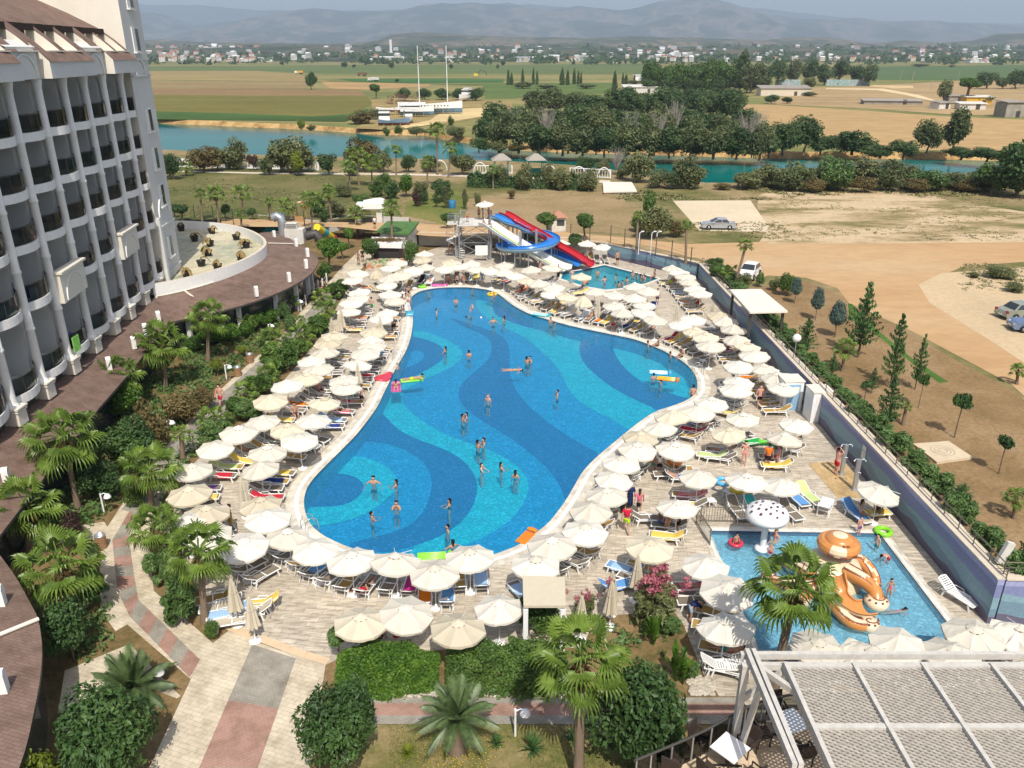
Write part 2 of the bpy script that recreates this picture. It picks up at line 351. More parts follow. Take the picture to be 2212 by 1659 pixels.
PRONE=dict(pelvis=(0,0,.13),spine=(.17,0,.13),chest=(.37,0,.16),neck=(.52,0,.22),head=(.63,0,.3),top=(.69,0,.36),shl=(.45,.18,.15),shr=(.45,-.18,.15),ell=(.55,.36,.1),elr=(.55,-.36,.1),wrl=(.75,.22,.1),wrr=(.75,-.22,.1),hipl=(-.06,.09,.12),hipr=(-.06,-.09,.12),knl=(-.45,.12,.1),knr=(-.45,-.12,.1),anl=(-.83,.14,.1),anr=(-.83,-.14,.1),tol=(-.97,.15,.06),tor=(-.97,-.15,.06),face=(.8,0,-.5))
BACKF=dict(LIE);BACKF.update(spine=(-.17,0,.08),chest=(-.37,0,.07),neck=(-.52,0,.08),head=(-.64,0,.1),top=(-.72,0,.1),shl=(-.45,.18,.07),shr=(-.45,-.18,.07),ell=(-.5,.42,.05),elr=(-.5,-.42,.05),wrl=(-.4,.66,.05),wrr=(-.4,-.66,.05),pelvis=(0,0,.06),hipl=(.06,.09,.05),hipr=(.06,-.09,.05),knl=(.46,.13,.05),knr=(.46,-.13,.05),anl=(.86,.2,.03),anr=(.86,-.2,.03),tol=(.95,.22,.1),tor=(.95,-.22,.1),face=(.1,0,1))
BEND=dict(spine=(.12,0,1.06),chest=(.33,0,1.1),neck=(.48,0,1.1),head=(.6,0,1.08),top=(.68,0,1.1),shl=(.4,.18,1.08),shr=(.4,-.18,1.08),ell=(.48,.22,.82),elr=(.48,-.22,.82),wrl=(.6,.18,.6),wrr=(.6,-.18,.6),face=(.5,0,-.8))
POSE={"stand":pose("stand"),"standf":pose("standf",True),"hip":pose("hip",True,**HIPH),"walk":pose("walk",**WALK),"walkf":pose("walkf",True,**WALK),"out":pose("out",**A_OUT),"outf":pose("outf",True,**A_OUT),"front":pose("front",**A_FRONT),"frontf":pose("frontf",True,**A_FRONT),"face":pose("face",**A_FACE),"head":pose("head",**A_HEAD),"sit":pose("sit",**SIT),"sitf":pose("sitf",True,**SIT),"lie":pose("lie",**LIE),"lief":pose("lief",True,**LIE),"prone":pose("prone",**PRONE),"pronef":pose("pronef",True,**PRONE),"float":pose("float",True,**BACKF),"bend":pose("bend",**BEND)}
# setting: ground, water, deck, paths
sand=patchy("dry_soil",[(.25,(.20,.125,.062,1)),(.45,(.30,.20,.11,1)),(.6,(.42,.31,.19,1)),(.8,(.5,.39,.26,1))],.07)
TT=lambda c,r,pts:[tl(c,r,*p)for p in pts]
def Wl(pts,z=0.0):return[W(x,y,z)for x,y in pts]
# resort outline (world), then the ground outside it
wall_near=W(2130,1347,0);wall_far=W(1507,603,0);mural_end=W(1312,555,0)
dirw=(wall_near-wall_far).normalized()
corner_r=wall_near
resort=[Vector((70,corner_r.y-.6,0)),corner_r,wall_far,mural_end,W(1230,543),W(1065,531),W(905,530),W(885,497),W(760,490),W(700,505),W(560,490),W(380,480),Vector((-95,98,0)),Vector((-95,0,0))]
ZW=.55
far_edge=Wl([(200,262),(345,267),(450,271),(553,276),(653,280),(753,287),(828,292),(915,293),(978,306),(1028,312),(1106,325),(1256,332),(1406,335),(1659,343),(2040,345),(2300,352),(2700,362)],ZW)
near_edge=Wl([(200,330),(350,330),(470,337),(553,342),(690,346),(850,350),(1000,354),(1130,358),(1231,365),(1356,380),(1450,396),(1518,404),(1600,404),(1720,398),(2000,385),(2300,378),(2700,372)],ZW)
mb=MB()
nb=[Vector((p.x,p.y-2.5,0))for p in near_edge]
outer=resort+[Vector((-160,0,0)),Vector((-220,nb[0].y,0))]+nb+[Vector((260,nb[-1].y,0)),Vector((260,20,0)),Vector((70,20,0))]
mb.sheet(outer,ZO)
for i in range(len(nb)-1):
 a,b=nb[i],nb[i+1];c,d=near_edge[i+1],near_edge[i]
 mb.quad((a.x,a.y,ZO),(b.x,b.y,ZO),(c.x,c.y+.6,ZW-.5),(d.x,d.y+.6,ZW-.5))
drygrass=patchy("dry_grass_ground",[(.3,(.085,.10,.03,1)),(.42,(.17,.155,.06,1)),(.55,(.29,.22,.115,1)),(.75,(.38,.29,.17,1))],.06)
struct("ground",mb,drygrass)
mb=MB();mb.sheet([(p.x,p.y-1)for p in near_edge]+[(p.x,p.y+1.5)for p in far_edge[::-1]],ZW)
struct("river",mb,watermat("river_water",None,1.6,.35,[(.3,C(8,84,78)),(.7,C(14,112,108))]))
# plain beyond the river
mb=MB();ZF=1.9
fb=[Vector((p.x,p.y+2.2,ZF))for p in far_edge]
mb.sheet([(p.x,p.y)for p in fb]+[(3000,900),(6000,4000),(-5000,4000),(-2500,900)],ZF)
plain=patchy("plain_fields",[(.3,C(92,104,58)),(.45,C(120,122,72)),(.6,C(150,136,92)),(.75,C(112,122,68))],.012,6,sc2=.35,stretch=(.35,1,1))
struct("plain",mb,plain)
mb=MB()
for i in range(len(fb)-1):
 a,b=fb[i],fb[i+1];c,d=far_edge[i+1],far_edge[i]
 for k in range(6):
  f0,f1=k/6,(k+1)/6
  A,B,Cc,D=a.lerp(b,f0),a.lerp(b,f1),d.lerp(c,f1),d.lerp(c,f0)
  mb.quad((D.x,D.y-.4,ZW-.6),(Cc.x,Cc.y-.4,ZW-.6),(B.x,B.y+.02,ZF+.01),(A.x,A.y+.02,ZF+.01))
struct("river_bank",mb,patchy("bank_earth",[(.3,C(120,92,58)),(.5,C(172,140,92)),(.7,C(196,166,118))],.25,6,sc2=2))
def field(name,pts,c,var=.25,z=.05,sc_=.03,st=(.25,1,1)):
 m=MB();m.sheet([(p.x,p.y)for p in Wl(pts,ZF+z)],ZF+z)
 a=dark(c,1-var);b=dark(c,1+var)
 struct(name,m,patchy(name+"_soil",[(.3,a),(.5,c),(.7,b)],sc_,5,sc2=.6,stretch=st))
OL=C(112,106,56);TAN=C(142,124,86);GR=C(84,108,58);BR=C(138,114,80);STRAW=C(176,147,104)
field("olive_field",TT(0,0,[(1290,815),(2212,820)])+TT(1,0,[(960,825),(1010,900),(840,985),(500,1030),(0,1010)])+TT(0,0,[(1330,1015)]),OL,.16,.08)
field("green_field",TT(0,0,[(1330,960),(2212,985)])+TT(1,0,[(500,1005),(800,985),(960,940),(1000,990),(760,1050),(0,1040)])+TT(0,0,[(1340,1030)]),C(68,92,46),.3,.12)
field("brown_field",TT(0,0,[(1280,765),(2212,770)])+TT(1,0,[(880,775),(960,825),(0,825)])+TT(0,0,[(1290,815)]),BR,.12,.09)
field("straw_field",TT(0,0,[(1280,700),(2212,705)])+TT(1,0,[(440,700),(440,765),(0,768)])+TT(0,0,[(1290,765)]),TAN,.14,.1)
field("ploughed_field",TT(1,0,[(560,705),(1500,725),(1500,745),(960,775),(640,765)]),C(172,142,98),.12,.11)
field("stubble_field",TT(0,0,[(1280,615),(2212,612)])+TT(1,0,[(340,640),(560,690),(640,700),(0,700)])+TT(0,0,[(1280,690)]),C(150,132,88),.15,.07)
field("meadow",TT(0,0,[(1280,575),(2212,570)])+TT(1,0,[(900,560),(2212,560)])+TT(2,0,[(1200,550),(1200,640),(0,640)])+TT(1,0,[(1600,640),(600,640),(0,612)])+TT(0,0,[(1280,612)]),C(98,112,66),.2,.06)
field("crop_field",TT(1,0,[(700,680),(2140,685),(2140,712),(1400,722),(860,705)]),C(68,104,56),.14,.13)
field("pasture",TT(1,0,[(1500,730),(2212,715)])+TT(2,0,[(900,715),(830,800),(200,830),(0,850)])+TT(1,0,[(1980,850),(1960,740)]),C(92,110,60),.2,.1)
field("harvested_field",TT(2,0,[(1980,900)])+TT(3,0,[(0,905),(900,960),(1600,1010),(2400,1040),(2400,1300),(1300,1300),(500,1180),(0,1100)])+TT(2,0,[(1980,1100)]),STRAW,.1,.1,.05)
field("bare_land",TT(3,0,[(280,760),(900,740),(1800,690),(2300,700),(2300,1010),(1600,990),(900,940),(0,900),(100,850)]),C(166,142,104),.24,.08,.06)
field("far_green",TT(3,0,[(930,575),(2300,560),(2300,690),(1300,690),(930,690)]),C(86,106,66),.15,.07)
field("dirt_track",TT(3,0,[(500,760),(1000,765),(1300,820),(1450,865),(1400,870),(1180,820),(940,780),(500,770)]),C(214,192,152),.06,.16)
field("farm_track",TT(3,0,[(880,735),(1250,740),(1260,760),(1080,765),(1000,755),(880,750)]),C(206,178,134),.06,.15)
field("boat_yard",TT(1,0,[(1640,945),(2010,930),(2000,1000),(1600,1060),(1300,1110),(1240,1090),(1500,1040)]),C(206,182,134),.12,.16)
field("yard_soil",TT(1,0,[(1000,860),(1700,860),(2212,880),(2212,960),(1650,1070),(1100,1120),(860,1110),(1000,1010)]),C(150,132,88),.25,.11,.15)
# near land: road, sand lot, lawns (outside the walls, level ZO)
def land(name,pts,mt,z=0.004,zz=ZO):
 m=MB();m.sheet([(p.x,p.y)for p in Wl(pts,zz+z)],zz+z);struct(name,m,mt)
road=patchy("dirt_road",[(.25,(.40,.24,.115,1)),(.5,(.47,.31,.165,1)),(.75,(.50,.36,.215,1))],.05,5,sc2=.9,stretch=(.5,1.3,1),ct=.16)
land("sand_lot",TT(2,1,[(2130,30),(2212,0)])+TT(3,1,[(700,0),(1300,-20),(1500,60),(2400,200),(2400,470),(0,470)])+TT(2,1,[(2130,440),(2212,330),(2120,130)]),patchy("sandy_ground",[(.36,(.17,.155,.06,1)),(.45,(.34,.26,.14,1)),(.53,(.52,.40,.25,1)),(.75,(.58,.46,.30,1))],.13,10,sc2=2.5,stretch=(.6,1.4,1)))
land("parking_lot",TT(2,1,[(1390,75),(2060,72),(2212,290),(2212,345),(1620,335)]),patchy("gravel_lot",[(.3,(.54,.45,.31,1)),(.7,(.64,.54,.39,1))],.08,5,sc2=2,ct=.14),.008)
land("road",TT(1,1,[(-300,232),(0,235),(700,260),(1400,270),(1650,290)])+TT(2,1,[(380,340),(1000,395),(1500,450),(2212,430)])+TT(3,1,[(0,445),(900,445),(2400,430),(2400,590),(1700,640),(1300,800),(1400,960),(1950,1300),(2700,1800),(2700,2200),(2100,1659),(1200,1180),(700,960),(600,830),(330,740),(0,720)])+TT(2,1,[(2100,760),(1600,570),(1530,560),(1200,470),(800,440),(-200,400)])+TT(1,1,[(1500,380),(700,300),(0,300),(-300,290)]),road,.012)
land("gravel_yard",TT(3,1,[(1300,800),(1500,700),(2400,640),(2700,1800),(1950,1300),(1400,960)]),patchy("pale_gravel",[(.3,(.46,.36,.23,1)),(.5,(.52,.40,.25,1)),(.7,(.55,.42,.26,1))],.1,6,sc2=2.5,ct=.2),.016)
dirt=patchy("bare_garden",[(.28,(.17,.115,.05,1)),(.5,(.26,.17,.085,1)),(.72,(.33,.235,.13,1))],.22,8,sc2=4)
land("bare_garden",TT(3,1,[(-150,830),(330,770),(640,900),(1150,1180),(1700,1500),(2100,1700)])+TT(3,2,[(2500,400),(2500,1750),(2000,1610),(400,0)])+TT(3,1,[(0,1200),(-300,950)]),dirt,.008)
land("grass_strip",TT(3,1,[(690,960),(730,970),(920,1170),(1250,1440),(1560,1640),(1480,1650),(1220,1460),(880,1190),(700,1070)]),patchy("green_verge",[(.3,(.05,.11,.02,1)),(.7,(.10,.17,.04,1))],.4),.012)
dry_lawn=patchy("dry_lawn",[(.3,(.10,.12,.03,1)),(.5,(.20,.16,.06,1)),(.7,(.32,.23,.12,1))],.07,6,sc2=3)
land("dry_lawn",TT(1,1,[(1350,90),(1800,60),(2212,40)])+TT(2,1,[(0,60),(600,20),(920,0),(1050,180),(1050,360),(400,340),(0,320)])+TT(1,1,[(1650,285),(1280,200)]),patchy("tan_lawn",[(.3,(.21,.16,.07,1)),(.55,(.33,.24,.13,1)),(.75,(.37,.28,.16,1))],.09,6,sc2=3),.006)
land("park_lawn",TT(1,1,[(1300,90),(1500,20),(1750,-20),(1780,60),(1850,200),(1650,285),(1280,200)]),patchy("park_grass",[(.3,(.10,.14,.03,1)),(.6,(.20,.19,.06,1))],.12),.01)
land("shrub_land",TT(0,1,[(1440,-200),(2212,-200)])+TT(1,1,[(600,-200),(1200,30),(1250,200),(700,240),(0,235)])+TT(0,1,[(1480,240)]),patchy("olive_scrub",[(.3,(.075,.095,.03,1)),(.5,(.14,.135,.05,1)),(.72,(.24,.19,.09,1))],.08,6,sc2=2),.006)
# resort floor
soil=patchy("garden_soil",[(.3,(.10,.085,.03,1)),(.5,(.20,.14,.065,1)),(.7,(.28,.19,.10,1))],.5,6,sc2=5)
pool=smooth([W(x,y,0)for x,y in TT(1,1,[(1325,940),(1345,905),(1400,865),(1500,838),(1640,826),(1800,824),(1950,836),(2060,862),(2120,900),(2190,960)])+TT(2,1,[(60,1012),(160,1060),(270,1092),(450,1145),(600,1180),(780,1215),(900,1240),(1040,1270),(1150,1305),(1270,1355),(1380,1410),(1470,1460),(1540,1520),(1590,1590)])+TT(2,2,[(1605,10),(1590,80),(1520,140),(1360,200),(1240,235),(1110,320),(960,440),(900,490),(780,590),(690,670),(600,770),(540,880),(470,1000),(390,1110),(310,1210),(200,1290),(100,1370),(0,1418)])+TT(1,2,[(2060,1475),(1900,1505),(1640,1520),(1400,1510),(1200,1490),(1050,1475),(850,1430),(700,1370),(580,1310),(480,1230),(430,1130),(413,1040),(420,960),(450,880),(520,790),(620,690),(700,610),(780,530),(860,450),(940,350),(1000,270),(1060,180),(1100,90),(1140,10)])+TT(1,1,[(1190,1560),(1235,1480),(1290,1390),(1330,1290),(1352,1180),(1358,1090),(1340,1020)])],1)
coping=offset(pool,1.0)
kids=[W(1532,1147),W(1900,1153),W(2092,1405),W(1640,1405)]
kcop=offset(kids,.6)
spool=[W(1306,573),W(1421,602),W(1395,612),W(1340,623),W(1308,626),W(1262,618),W(1212,602),W(1216,590),W(1262,583)]
scop=offset(spool,.55)
deck=Wl(TT(0,3,[(1800,260),(1900,420),(1975,475),(2180,560)])+TT(1,3,[(0,560),(340,690),(600,770),(760,690),(1600,640),(2212,600)])+[(1260,1400),(1290,1330)]+TT(2,3,[(1020,330),(1380,280),(1480,420),(1620,760),(1790,1040),(1960,1040)])+[(1640,1560),(2400,1560)])+[wall_near+Vector((12,-.5,0)),wall_near,wall_far,mural_end,W(1230,546),W(1065,535),W(960,530),W(905,548),W(850,552),W(800,575),W(770,600),W(735,650),W(712,690),W(690,730),W(640,790),W(590,850),W(540,905),W(470,950),W(420,1000),W(385,1060),W(372,1120),W(395,1200),W(420,1260)]
decktile=tiles("deck_tiles",(.60,.53,.43,1),(.47,.415,.335,1),(.31,.27,.215,1),.9,.3,R(8),.5,1)
def both(poly):return[(p.x,p.y)for p in poly]
mb=MB();mb.sheet(both(deck),0,0,[both(coping),both(kcop),both(scop)])
struct("pool_deck",mb,decktile)
mb=MB();mb.sheet(both(resort),-.03,0,[both(coping),both(kcop),both(scop)]);struct("garden_ground",mb,soil)
copm=tiles("coping_stone",(.66,.62,.53,1),(.62,.57,.48,1),(.5,.46,.38,1),.5,.5,0,.5,0,.008,.5)
grate=mat("overflow_grate",(.74,.73,.68,1),.5,.1,20,world=True)
ZP=-1.3
pooledge=mat("edge_tiles",C(30,62,110),.3,.2,12,world=True)
for nm,P_,O_ in(("pool_coping",pool,coping),("kids_pool_coping",kids,kcop),("slide_pool_coping",spool,scop)):
 mb=MB();a=P_;n=len(a)
 rings=[O_,offset(a,(.55 if n>20 else .3)),offset(a,(.3 if n>20 else .15)),[Vector(p[:2])for p in a]]
 zz=[.03,.03,.025,.02]
 for k in range(3):
  for i in range(n):
   j=(i+1)%n;A,B,Cc,D=rings[k][i],rings[k][j],rings[k+1][j],rings[k+1][i]
   mb.quad((A[0],A[1],zz[k]),(B[0],B[1],zz[k]),(Cc[0],Cc[1],zz[k+1]),(D[0],D[1],zz[k+1]),m=1 if k==1 else 0)
 mb.skirt([(p[0],p[1])for p in O_],-.05,.03)
 mb.skirt([(p[0],p[1])for p in a],-.22,.02,m=2)
 struct(nm,mb,[copm,grate,pooledge])
def mosaic(name,c,v=.2):
 m,nt,bs=newmat(name);vec=coords(nt,world=True)
 vo=N(nt,"ShaderNodeTexVoronoi",Scale=9.0);nt.links.new(vec,vo.inputs["Vector"])
 sp_=nt.nodes.new("ShaderNodeSeparateColor");nt.links.new(vo.outputs["Color"],sp_.inputs[0])
 c1=ramp(nt,sp_.outputs[0],[(0,dark(c,1-v)),(.6,c),(.85,dark(c,1+v)),(1,tuple(min(1,x*1.5+.04)for x in c[:3])+(1,))])
 n=noise(nt,vec,1.3,5,.7)
 c2=mixc(nt,1,c1,ramp(nt,n,[(.3,(.82,.84,.86,1)),(.7,(1.18,1.16,1.14,1))]),'MULTIPLY')
 nt.links.new(c2,bs.inputs["Base Color"]);bs.inputs["Roughness"].default_value=.4
 return m
MED=mosaic("blue_mosaic",(.012,.27,.58,1));DRK=mosaic("dark_mosaic",(.015,.095,.34,1));TUR=mosaic("turquoise_mosaic",(.015,.50,.62,1))
mb=MB();mb.sheet([(-25,28),(25,28),(25,90),(-25,90)],ZP)
def band(pts,m,k):
 pts=smooth([W(*q(x,y),ZP+k*.004)for x,y in pts],2)
 mb.sheet(both(pts),ZP+k*.004,m)
T1o=[(610,270),(700,285),(790,320),(860,360),(885,400),(855,440),(780,485),(690,525),(590,575),(560,615),(568,655),(620,710),(720,780),(850,840),(980,880),(1090,930),(1180,990),(1222,1060),(1215,1130),(1150,1240),(1040,1320),(900,1385),(780,1440),(600,1500)]
T1i=[(600,1400),(750,1350),(850,1290),(920,1210),(953,1130),(955,1060),(920,990),(860,930),(760,880),(640,840),(540,790),(470,720),(445,670),(460,630),(510,590),(570,548),(650,502),(730,460),(782,420),(790,390),(760,350),(700,325),(640,310),(540,300)]
band(T1o+T1i,2,2)
band([(540,300),(640,310),(700,325),(760,350),(790,390),(782,420),(730,460),(650,502),(560,545),(450,560),(500,400)],1,3)
band([(500,430),(600,390),(650,375),(690,400),(650,445),(560,475),(480,490)],0,4)
band([(800,205),(870,225),(960,255),(1060,290),(1110,330),(1125,400),(1120,480),(1140,560),(1200,650),(1280,720),(1390,800),(1500,870),(1620,930),(1560,1100),(1450,1250),(1415,1180),(1400,1120),(1360,1040),(1290,960),(1190,880),(1090,810),(970,740),(880,670),(850,610),(870,550),(940,490),(1010,430),(1035,370),(1020,320),(960,285),(870,250)],1,5)
T2=[(1000,70),(1060,108),(1030,140),(1040,190),(1120,230),(1250,270),(1400,280),(1500,290),(1490,330),(1480,380),(1500,440),(1560,500),(1650,570),(1760,630),(1900,690),(1850,800),(1730,790),(1700,762),(1600,712),(1480,645),(1420,570),(1390,500),(1340,430),(1270,370),(1200,310),(1100,262),(1000,212),(950,160),(948,120),(975,60)]
band(T2,2,6)
band([(1500,290),(1650,300),(1655,360),(1690,440),(1760,510),(1840,560),(1950,600),(2100,640),(2000,720),(1900,690),(1760,630),(1650,570),(1560,500),(1500,440),(1480,380),(1490,330)],1,7)
band([(1655,300),(1720,310),(1900,350),(2060,430),(2130,520),(2110,620),(2050,630),(1950,600),(1840,560),(1760,510),(1690,440),(1650,360)],2,8)
band([(1060,90),(1150,110),(1250,170),(1450,240),(1530,270),(1500,290),(1400,280),(1250,270),(1120,230),(1040,190),(1030,140)],1,9)
band([(400,680),(450,690),(540,790),(640,840),(760,880),(860,930),(920,990),(955,1060),(953,1130),(920,1210),(850,1290),(750,1350),(600,1400),(450,1430),(250,1390),(400,1350),(560,1310),(640,1260),(695,1180),(720,1090),(710,1010),(670,950),(600,900),(500,862),(400,850),(250,855)],1,10)
band([(200,925),(330,925),(430,950),(510,1000),(550,1060),(530,1110),(460,1170),(380,1230),(250,1270),(90,1300),(20,1200),(110,1190),(250,1187),(330,1150),(372,1090),(350,1050),(290,1022),(200,1015),(100,1000)],2,11)
band([(20,1190),(110,1190),(250,1187),(330,1150),(372,1090),(350,1050),(290,1022),(200,1015),(80,1020)],1,12)
band([(590,95),(650,78),(740,85),(745,105),(680,125),(590,135)],2,13)
struct("pool_floor",mb,[MED,DRK,TUR])
mb=MB();mb.sheet([(p.x,p.y)for p in offset(pool,.35)],-.6);mb.f=[];mb.m=[];mb.sm=[];mb.v=[]
mb.skirt([(p[0],p[1])for p in offset(pool,.003)],ZP-.05,-.2);struct("pool_wall",mb,MED)
mb=MB();mb.sheet([(p[0],p[1])for p in offset(pool,.002)],-.035)
struct("pool_water",mb,watermat("clear_water",(.80,.96,1,1),2.6,.5))
KIDF=mosaic("pale_blue_mosaic",(.20,.47,.62,1),.25);SLF=mosaic("aqua_mosaic",(.03,.38,.48,1),.2)
for nm,P_,zf,fm in(("kids_pool",kids,-.35,KIDF),("slide_pool",spool,-.9,SLF)):
 mb=MB();mb.sheet([(p[0],p[1])for p in offset(P_,.3)],zf);mb.skirt([(p[0],p[1])for p in offset(P_,.003)],zf-.05,-.2);struct(nm+"_floor",mb,fm)
 mb=MB();mb.sheet([(p[0],p[1])for p in offset(P_,.002)],-.035);struct(nm+"_water",mb,watermat(nm+"_clear_water",(.92,.98,1,1),3.2,.6,None,(.22,.48,.62,1)if nm[0]=="k" else(.02,.40,.52,1),.25))
 # paths in the garden
beige=tiles("beige_pavers",(.60,.525,.40,1),(.55,.475,.36,1),(.42,.36,.27,1),.4,.2,R(20),.5,0,.012,.7)
pink=tiles("pink_pavers",(.40,.235,.185,1),(.36,.22,.175,1),(.28,.19,.15,1),.2,.1,R(20),.5,0,.01,.75)
grey=tiles("grey_pavers",(.34,.315,.265,1),(.30,.28,.235,1),(.24,.22,.19,1),.2,.1,R(20),.5,0,.01,.75)
PL=[(220,1157),(287,1054),(350,974),(425,892),(490,829),(550,775),(613,719),(650,674),(700,621),(738,578),(778,539)]
PRt=[(320,1157),(352,1075),(400,1000),(475,915),(545,845),(612,776),(667,718),(704,673),(745,622),(782,580),(815,540)]
mb=MB()
mb.sheet(both(Wl(TT(0,3,[(1270,1700),(1650,890),(1825,590),(1975,475),(2190,560)])+TT(1,3,[(340,690),(600,772),(465,1700)]))),0.004)
struct("walkway",mb,beige)
mb=MB();mb.sheet(both(Wl(PL+PRt[::-1]+TT(0,3,[(1330,130),(1850,590),(1645,890),(1100,420),(1000,480),(870,300),(860,0)]))),.008)
struct("garden_path",mb,beige)
mb=MB();mb.sheet(both(Wl(TT(0,2,[(250,1400),(330,1290),(900,1190),(960,1290),(900,1340)]))),.0115)
mb.sheet(both(Wl(TT(0,3,[(560,820),(1120,590),(1500,980),(1560,1040),(1530,1060),(1100,900),(600,1150),(500,1190)]))),.0115)
struct("side_path",mb,beige)
def strip(name,L,Rr,z,seg=0.9,k=0):
 """alternating pink and grey paver fields along a path"""
 L=[W(*p)for p in L];Rr=[W(*p)for p in Rr];m=MB()
 for i in range(len(L)-1):
  n=max(1,round(((L[i+1]-L[i]).length+(Rr[i+1]-Rr[i]).length)/2/seg))
  for j in range(n):
   a,b,c,d=L[i].lerp(L[i+1],j/n),L[i].lerp(L[i+1],(j+1)/n),Rr[i].lerp(Rr[i+1],(j+1)/n),Rr[i].lerp(Rr[i+1],j/n)
   m.add([(p.x,p.y,z)for p in(a,d,c,b)],[[0,1,2,3]],k%2);k+=1
 struct(name,m,[pink,grey])
strip("walkway_strip",[(545,1392),(430,1659),(400,1740)],[(639,1423),(557,1659),(535,1740)],.012,2.6,1)
strip("garden_path_strip",TT(0,3,[(1640,880),(1120,350),(1015,130),(1000,0)])+TT(0,2,[(970,1350),(1130,1080),(1280,880)]),TT(0,3,[(1730,725),(1195,205),(1175,80),(1160,0)])+TT(0,2,[(1110,1310),(1190,1180),(1330,970)]),.0125,1.0)
mb=MB();mb.sheet(both(Wl([(262,1102),(330,1012),(405,925),(480,850),(560,780),(640,700),(700,635),(735,640),(680,700),(600,780),(520,855),(440,940),(370,1020),(300,1110)])),.0165);struct("brick_path",mb,grey)
mb=MB()
for k,(y0,y1,mi)in enumerate([(1050,1100,1),(1100,1205,0),(1205,1280,1)]):
 mb.sheet(both(Wl(TT(1,3,[(950,y0)])+TT(2,3,[(2000,y0),(2000,y1)])+TT(1,3,[(950,y1)]))),.004,mi)
struct("hedge_path",mb,[pink,grey])
mb=MB();mb.sheet(both(Wl(TT(1,3,[(900,1285)])+TT(2,3,[(1500,1285),(1500,1700)])+TT(1,3,[(700,1700)]))),.006)
struct("garden_lawn",mb,patchy("worn_lawn",[(.3,(.09,.115,.03,1)),(.48,(.18,.16,.06,1)),(.7,(.33,.25,.13,1))],.5,6,sc2=7))
mb=MB()
for pts in(TT(0,3,[(1800,260),(1900,420),(1975,475),(2180,560)])+TT(1,3,[(0,560),(340,690),(600,770)]),):
 P_=smooth([W(*p)for p in pts],1,False)
 for i in range(len(P_)-1):
  a,b=P_[i],P_[i+1];nrm=Vector((-(b-a).y,(b-a).x,0)).normalized()*.4
  mb.quad((a.x,a.y,.016),(b.x,b.y,.016),(b.x+nrm.x,b.y+nrm.y,.016),(a.x+nrm.x,a.y+nrm.y,.016))
struct("deck_kerb",mb,mat("peach_stone",(.62,.47,.31,1),.6,.1,2,world=True))
# mountains
def ridge(name,pts,Y,depth,c1,c2,seed,zbase=0.0,n=110):
 rnd=random.Random(seed);P_=[WY(x,y,Y)for x,y in pts];mb=MB();nx=n;ny=34;vs=[]
 import mathutils
 def top(x):
  for i in range(len(P_)-1):
   if P_[i].x<=x<=P_[i+1].x:return P_[i].z+(P_[i+1].z-P_[i].z)*(x-P_[i].x)/(P_[i+1].x-P_[i].x)
  return P_[0].z if x<P_[0].x else P_[-1].z
 x0,x1=P_[0].x,P_[-1].x
 for j in range(ny):
  for i in range(nx):
   x=x0+(x1-x0)*i/(nx-1);f=j/(ny-1)
   g=mathutils.noise.fractal(Vector((x/depth*2.5+seed,f*2.5,seed)),1,2,6)
   hgt=top(x)*(f**.9)*(1+(.5*g+.25*mathutils.noise.fractal(Vector((x/depth*7,f*1.5,seed)),1,2,5))*(1-f)*min(1,f*3))+top(x)*.035*mathutils.noise.fractal(Vector((x/depth*9,seed,f)),1,2,5)*f
   vs.append((x,Y-depth*(1-f)*(1+.25*g),max(zbase-20,hgt)))
 mb.add(vs,[[j*nx+i,j*nx+i+1,(j+1)*nx+i+1,(j+1)*nx+i]for j in range(ny-1)for i in range(nx-1)],0,True)
 struct(name,mb,patchy(name+"_rock",[(.36,dark(c1,.8)),(.48,dark(c1,1.2)),(.56,c2),(.62,dark(c1,1.1)),(.7,dark(c2,1.25)),(.8,c1)],7/depth,10,sc2=50/depth,stretch=(1,.5,1.5),ct=.6))
FOR,ROCK=(.035,.05,.035,1),(.17,.14,.11,1)
ridge("mountains",[(-400,30),(150,40),(310,22),(345,30),(420,55),(553,38),(610,25),(680,17),(760,25),(850,24),(920,10),(960,6),(1106,10),(1150,17),(1200,20),(1250,13),(1330,22),(1380,16),(1440,0),(1500,-8),(1560,2),(1659,32),(1720,40),(1800,42),(1860,38),(1900,46),(2000,44),(2100,50),(2212,55),(2700,50)],11500,3000,FOR,ROCK,3,n=260)
ridge("far_mountains",[(-500,0),(250,-5),(320,12),(420,10),(553,22),(700,24),(900,20),(1100,6),(1300,22),(1600,14),(1900,46),(2300,52),(2700,60)],15000,2000,FOR,dark(FOR,1.4),9,n=140)
ridge("foothills",[(-500,88),(300,87),(345,85),(420,90),(553,92),(700,94),(800,90),(850,74),(910,70),(990,74),(1060,78),(1150,80),(1270,82),(1350,79),(1450,80),(1560,84),(1650,86),(1700,82),(1740,80),(1800,82),(1850,93),(1900,93),(1960,86),(2010,95),(2100,88),(2150,74),(2212,71),(2700,78)],5200,1500,(.05,.06,.03,1),(.20,.155,.10,1),5,n=200)
ridge("low_hills",[(-500,100),(553,98),(700,96),(900,99),(1106,100),(1400,101),(1659,100),(1900,101),(2212,102),(2700,101)],3300,1300,(.045,.06,.03,1),(.15,.12,.075,1),8,n=160)
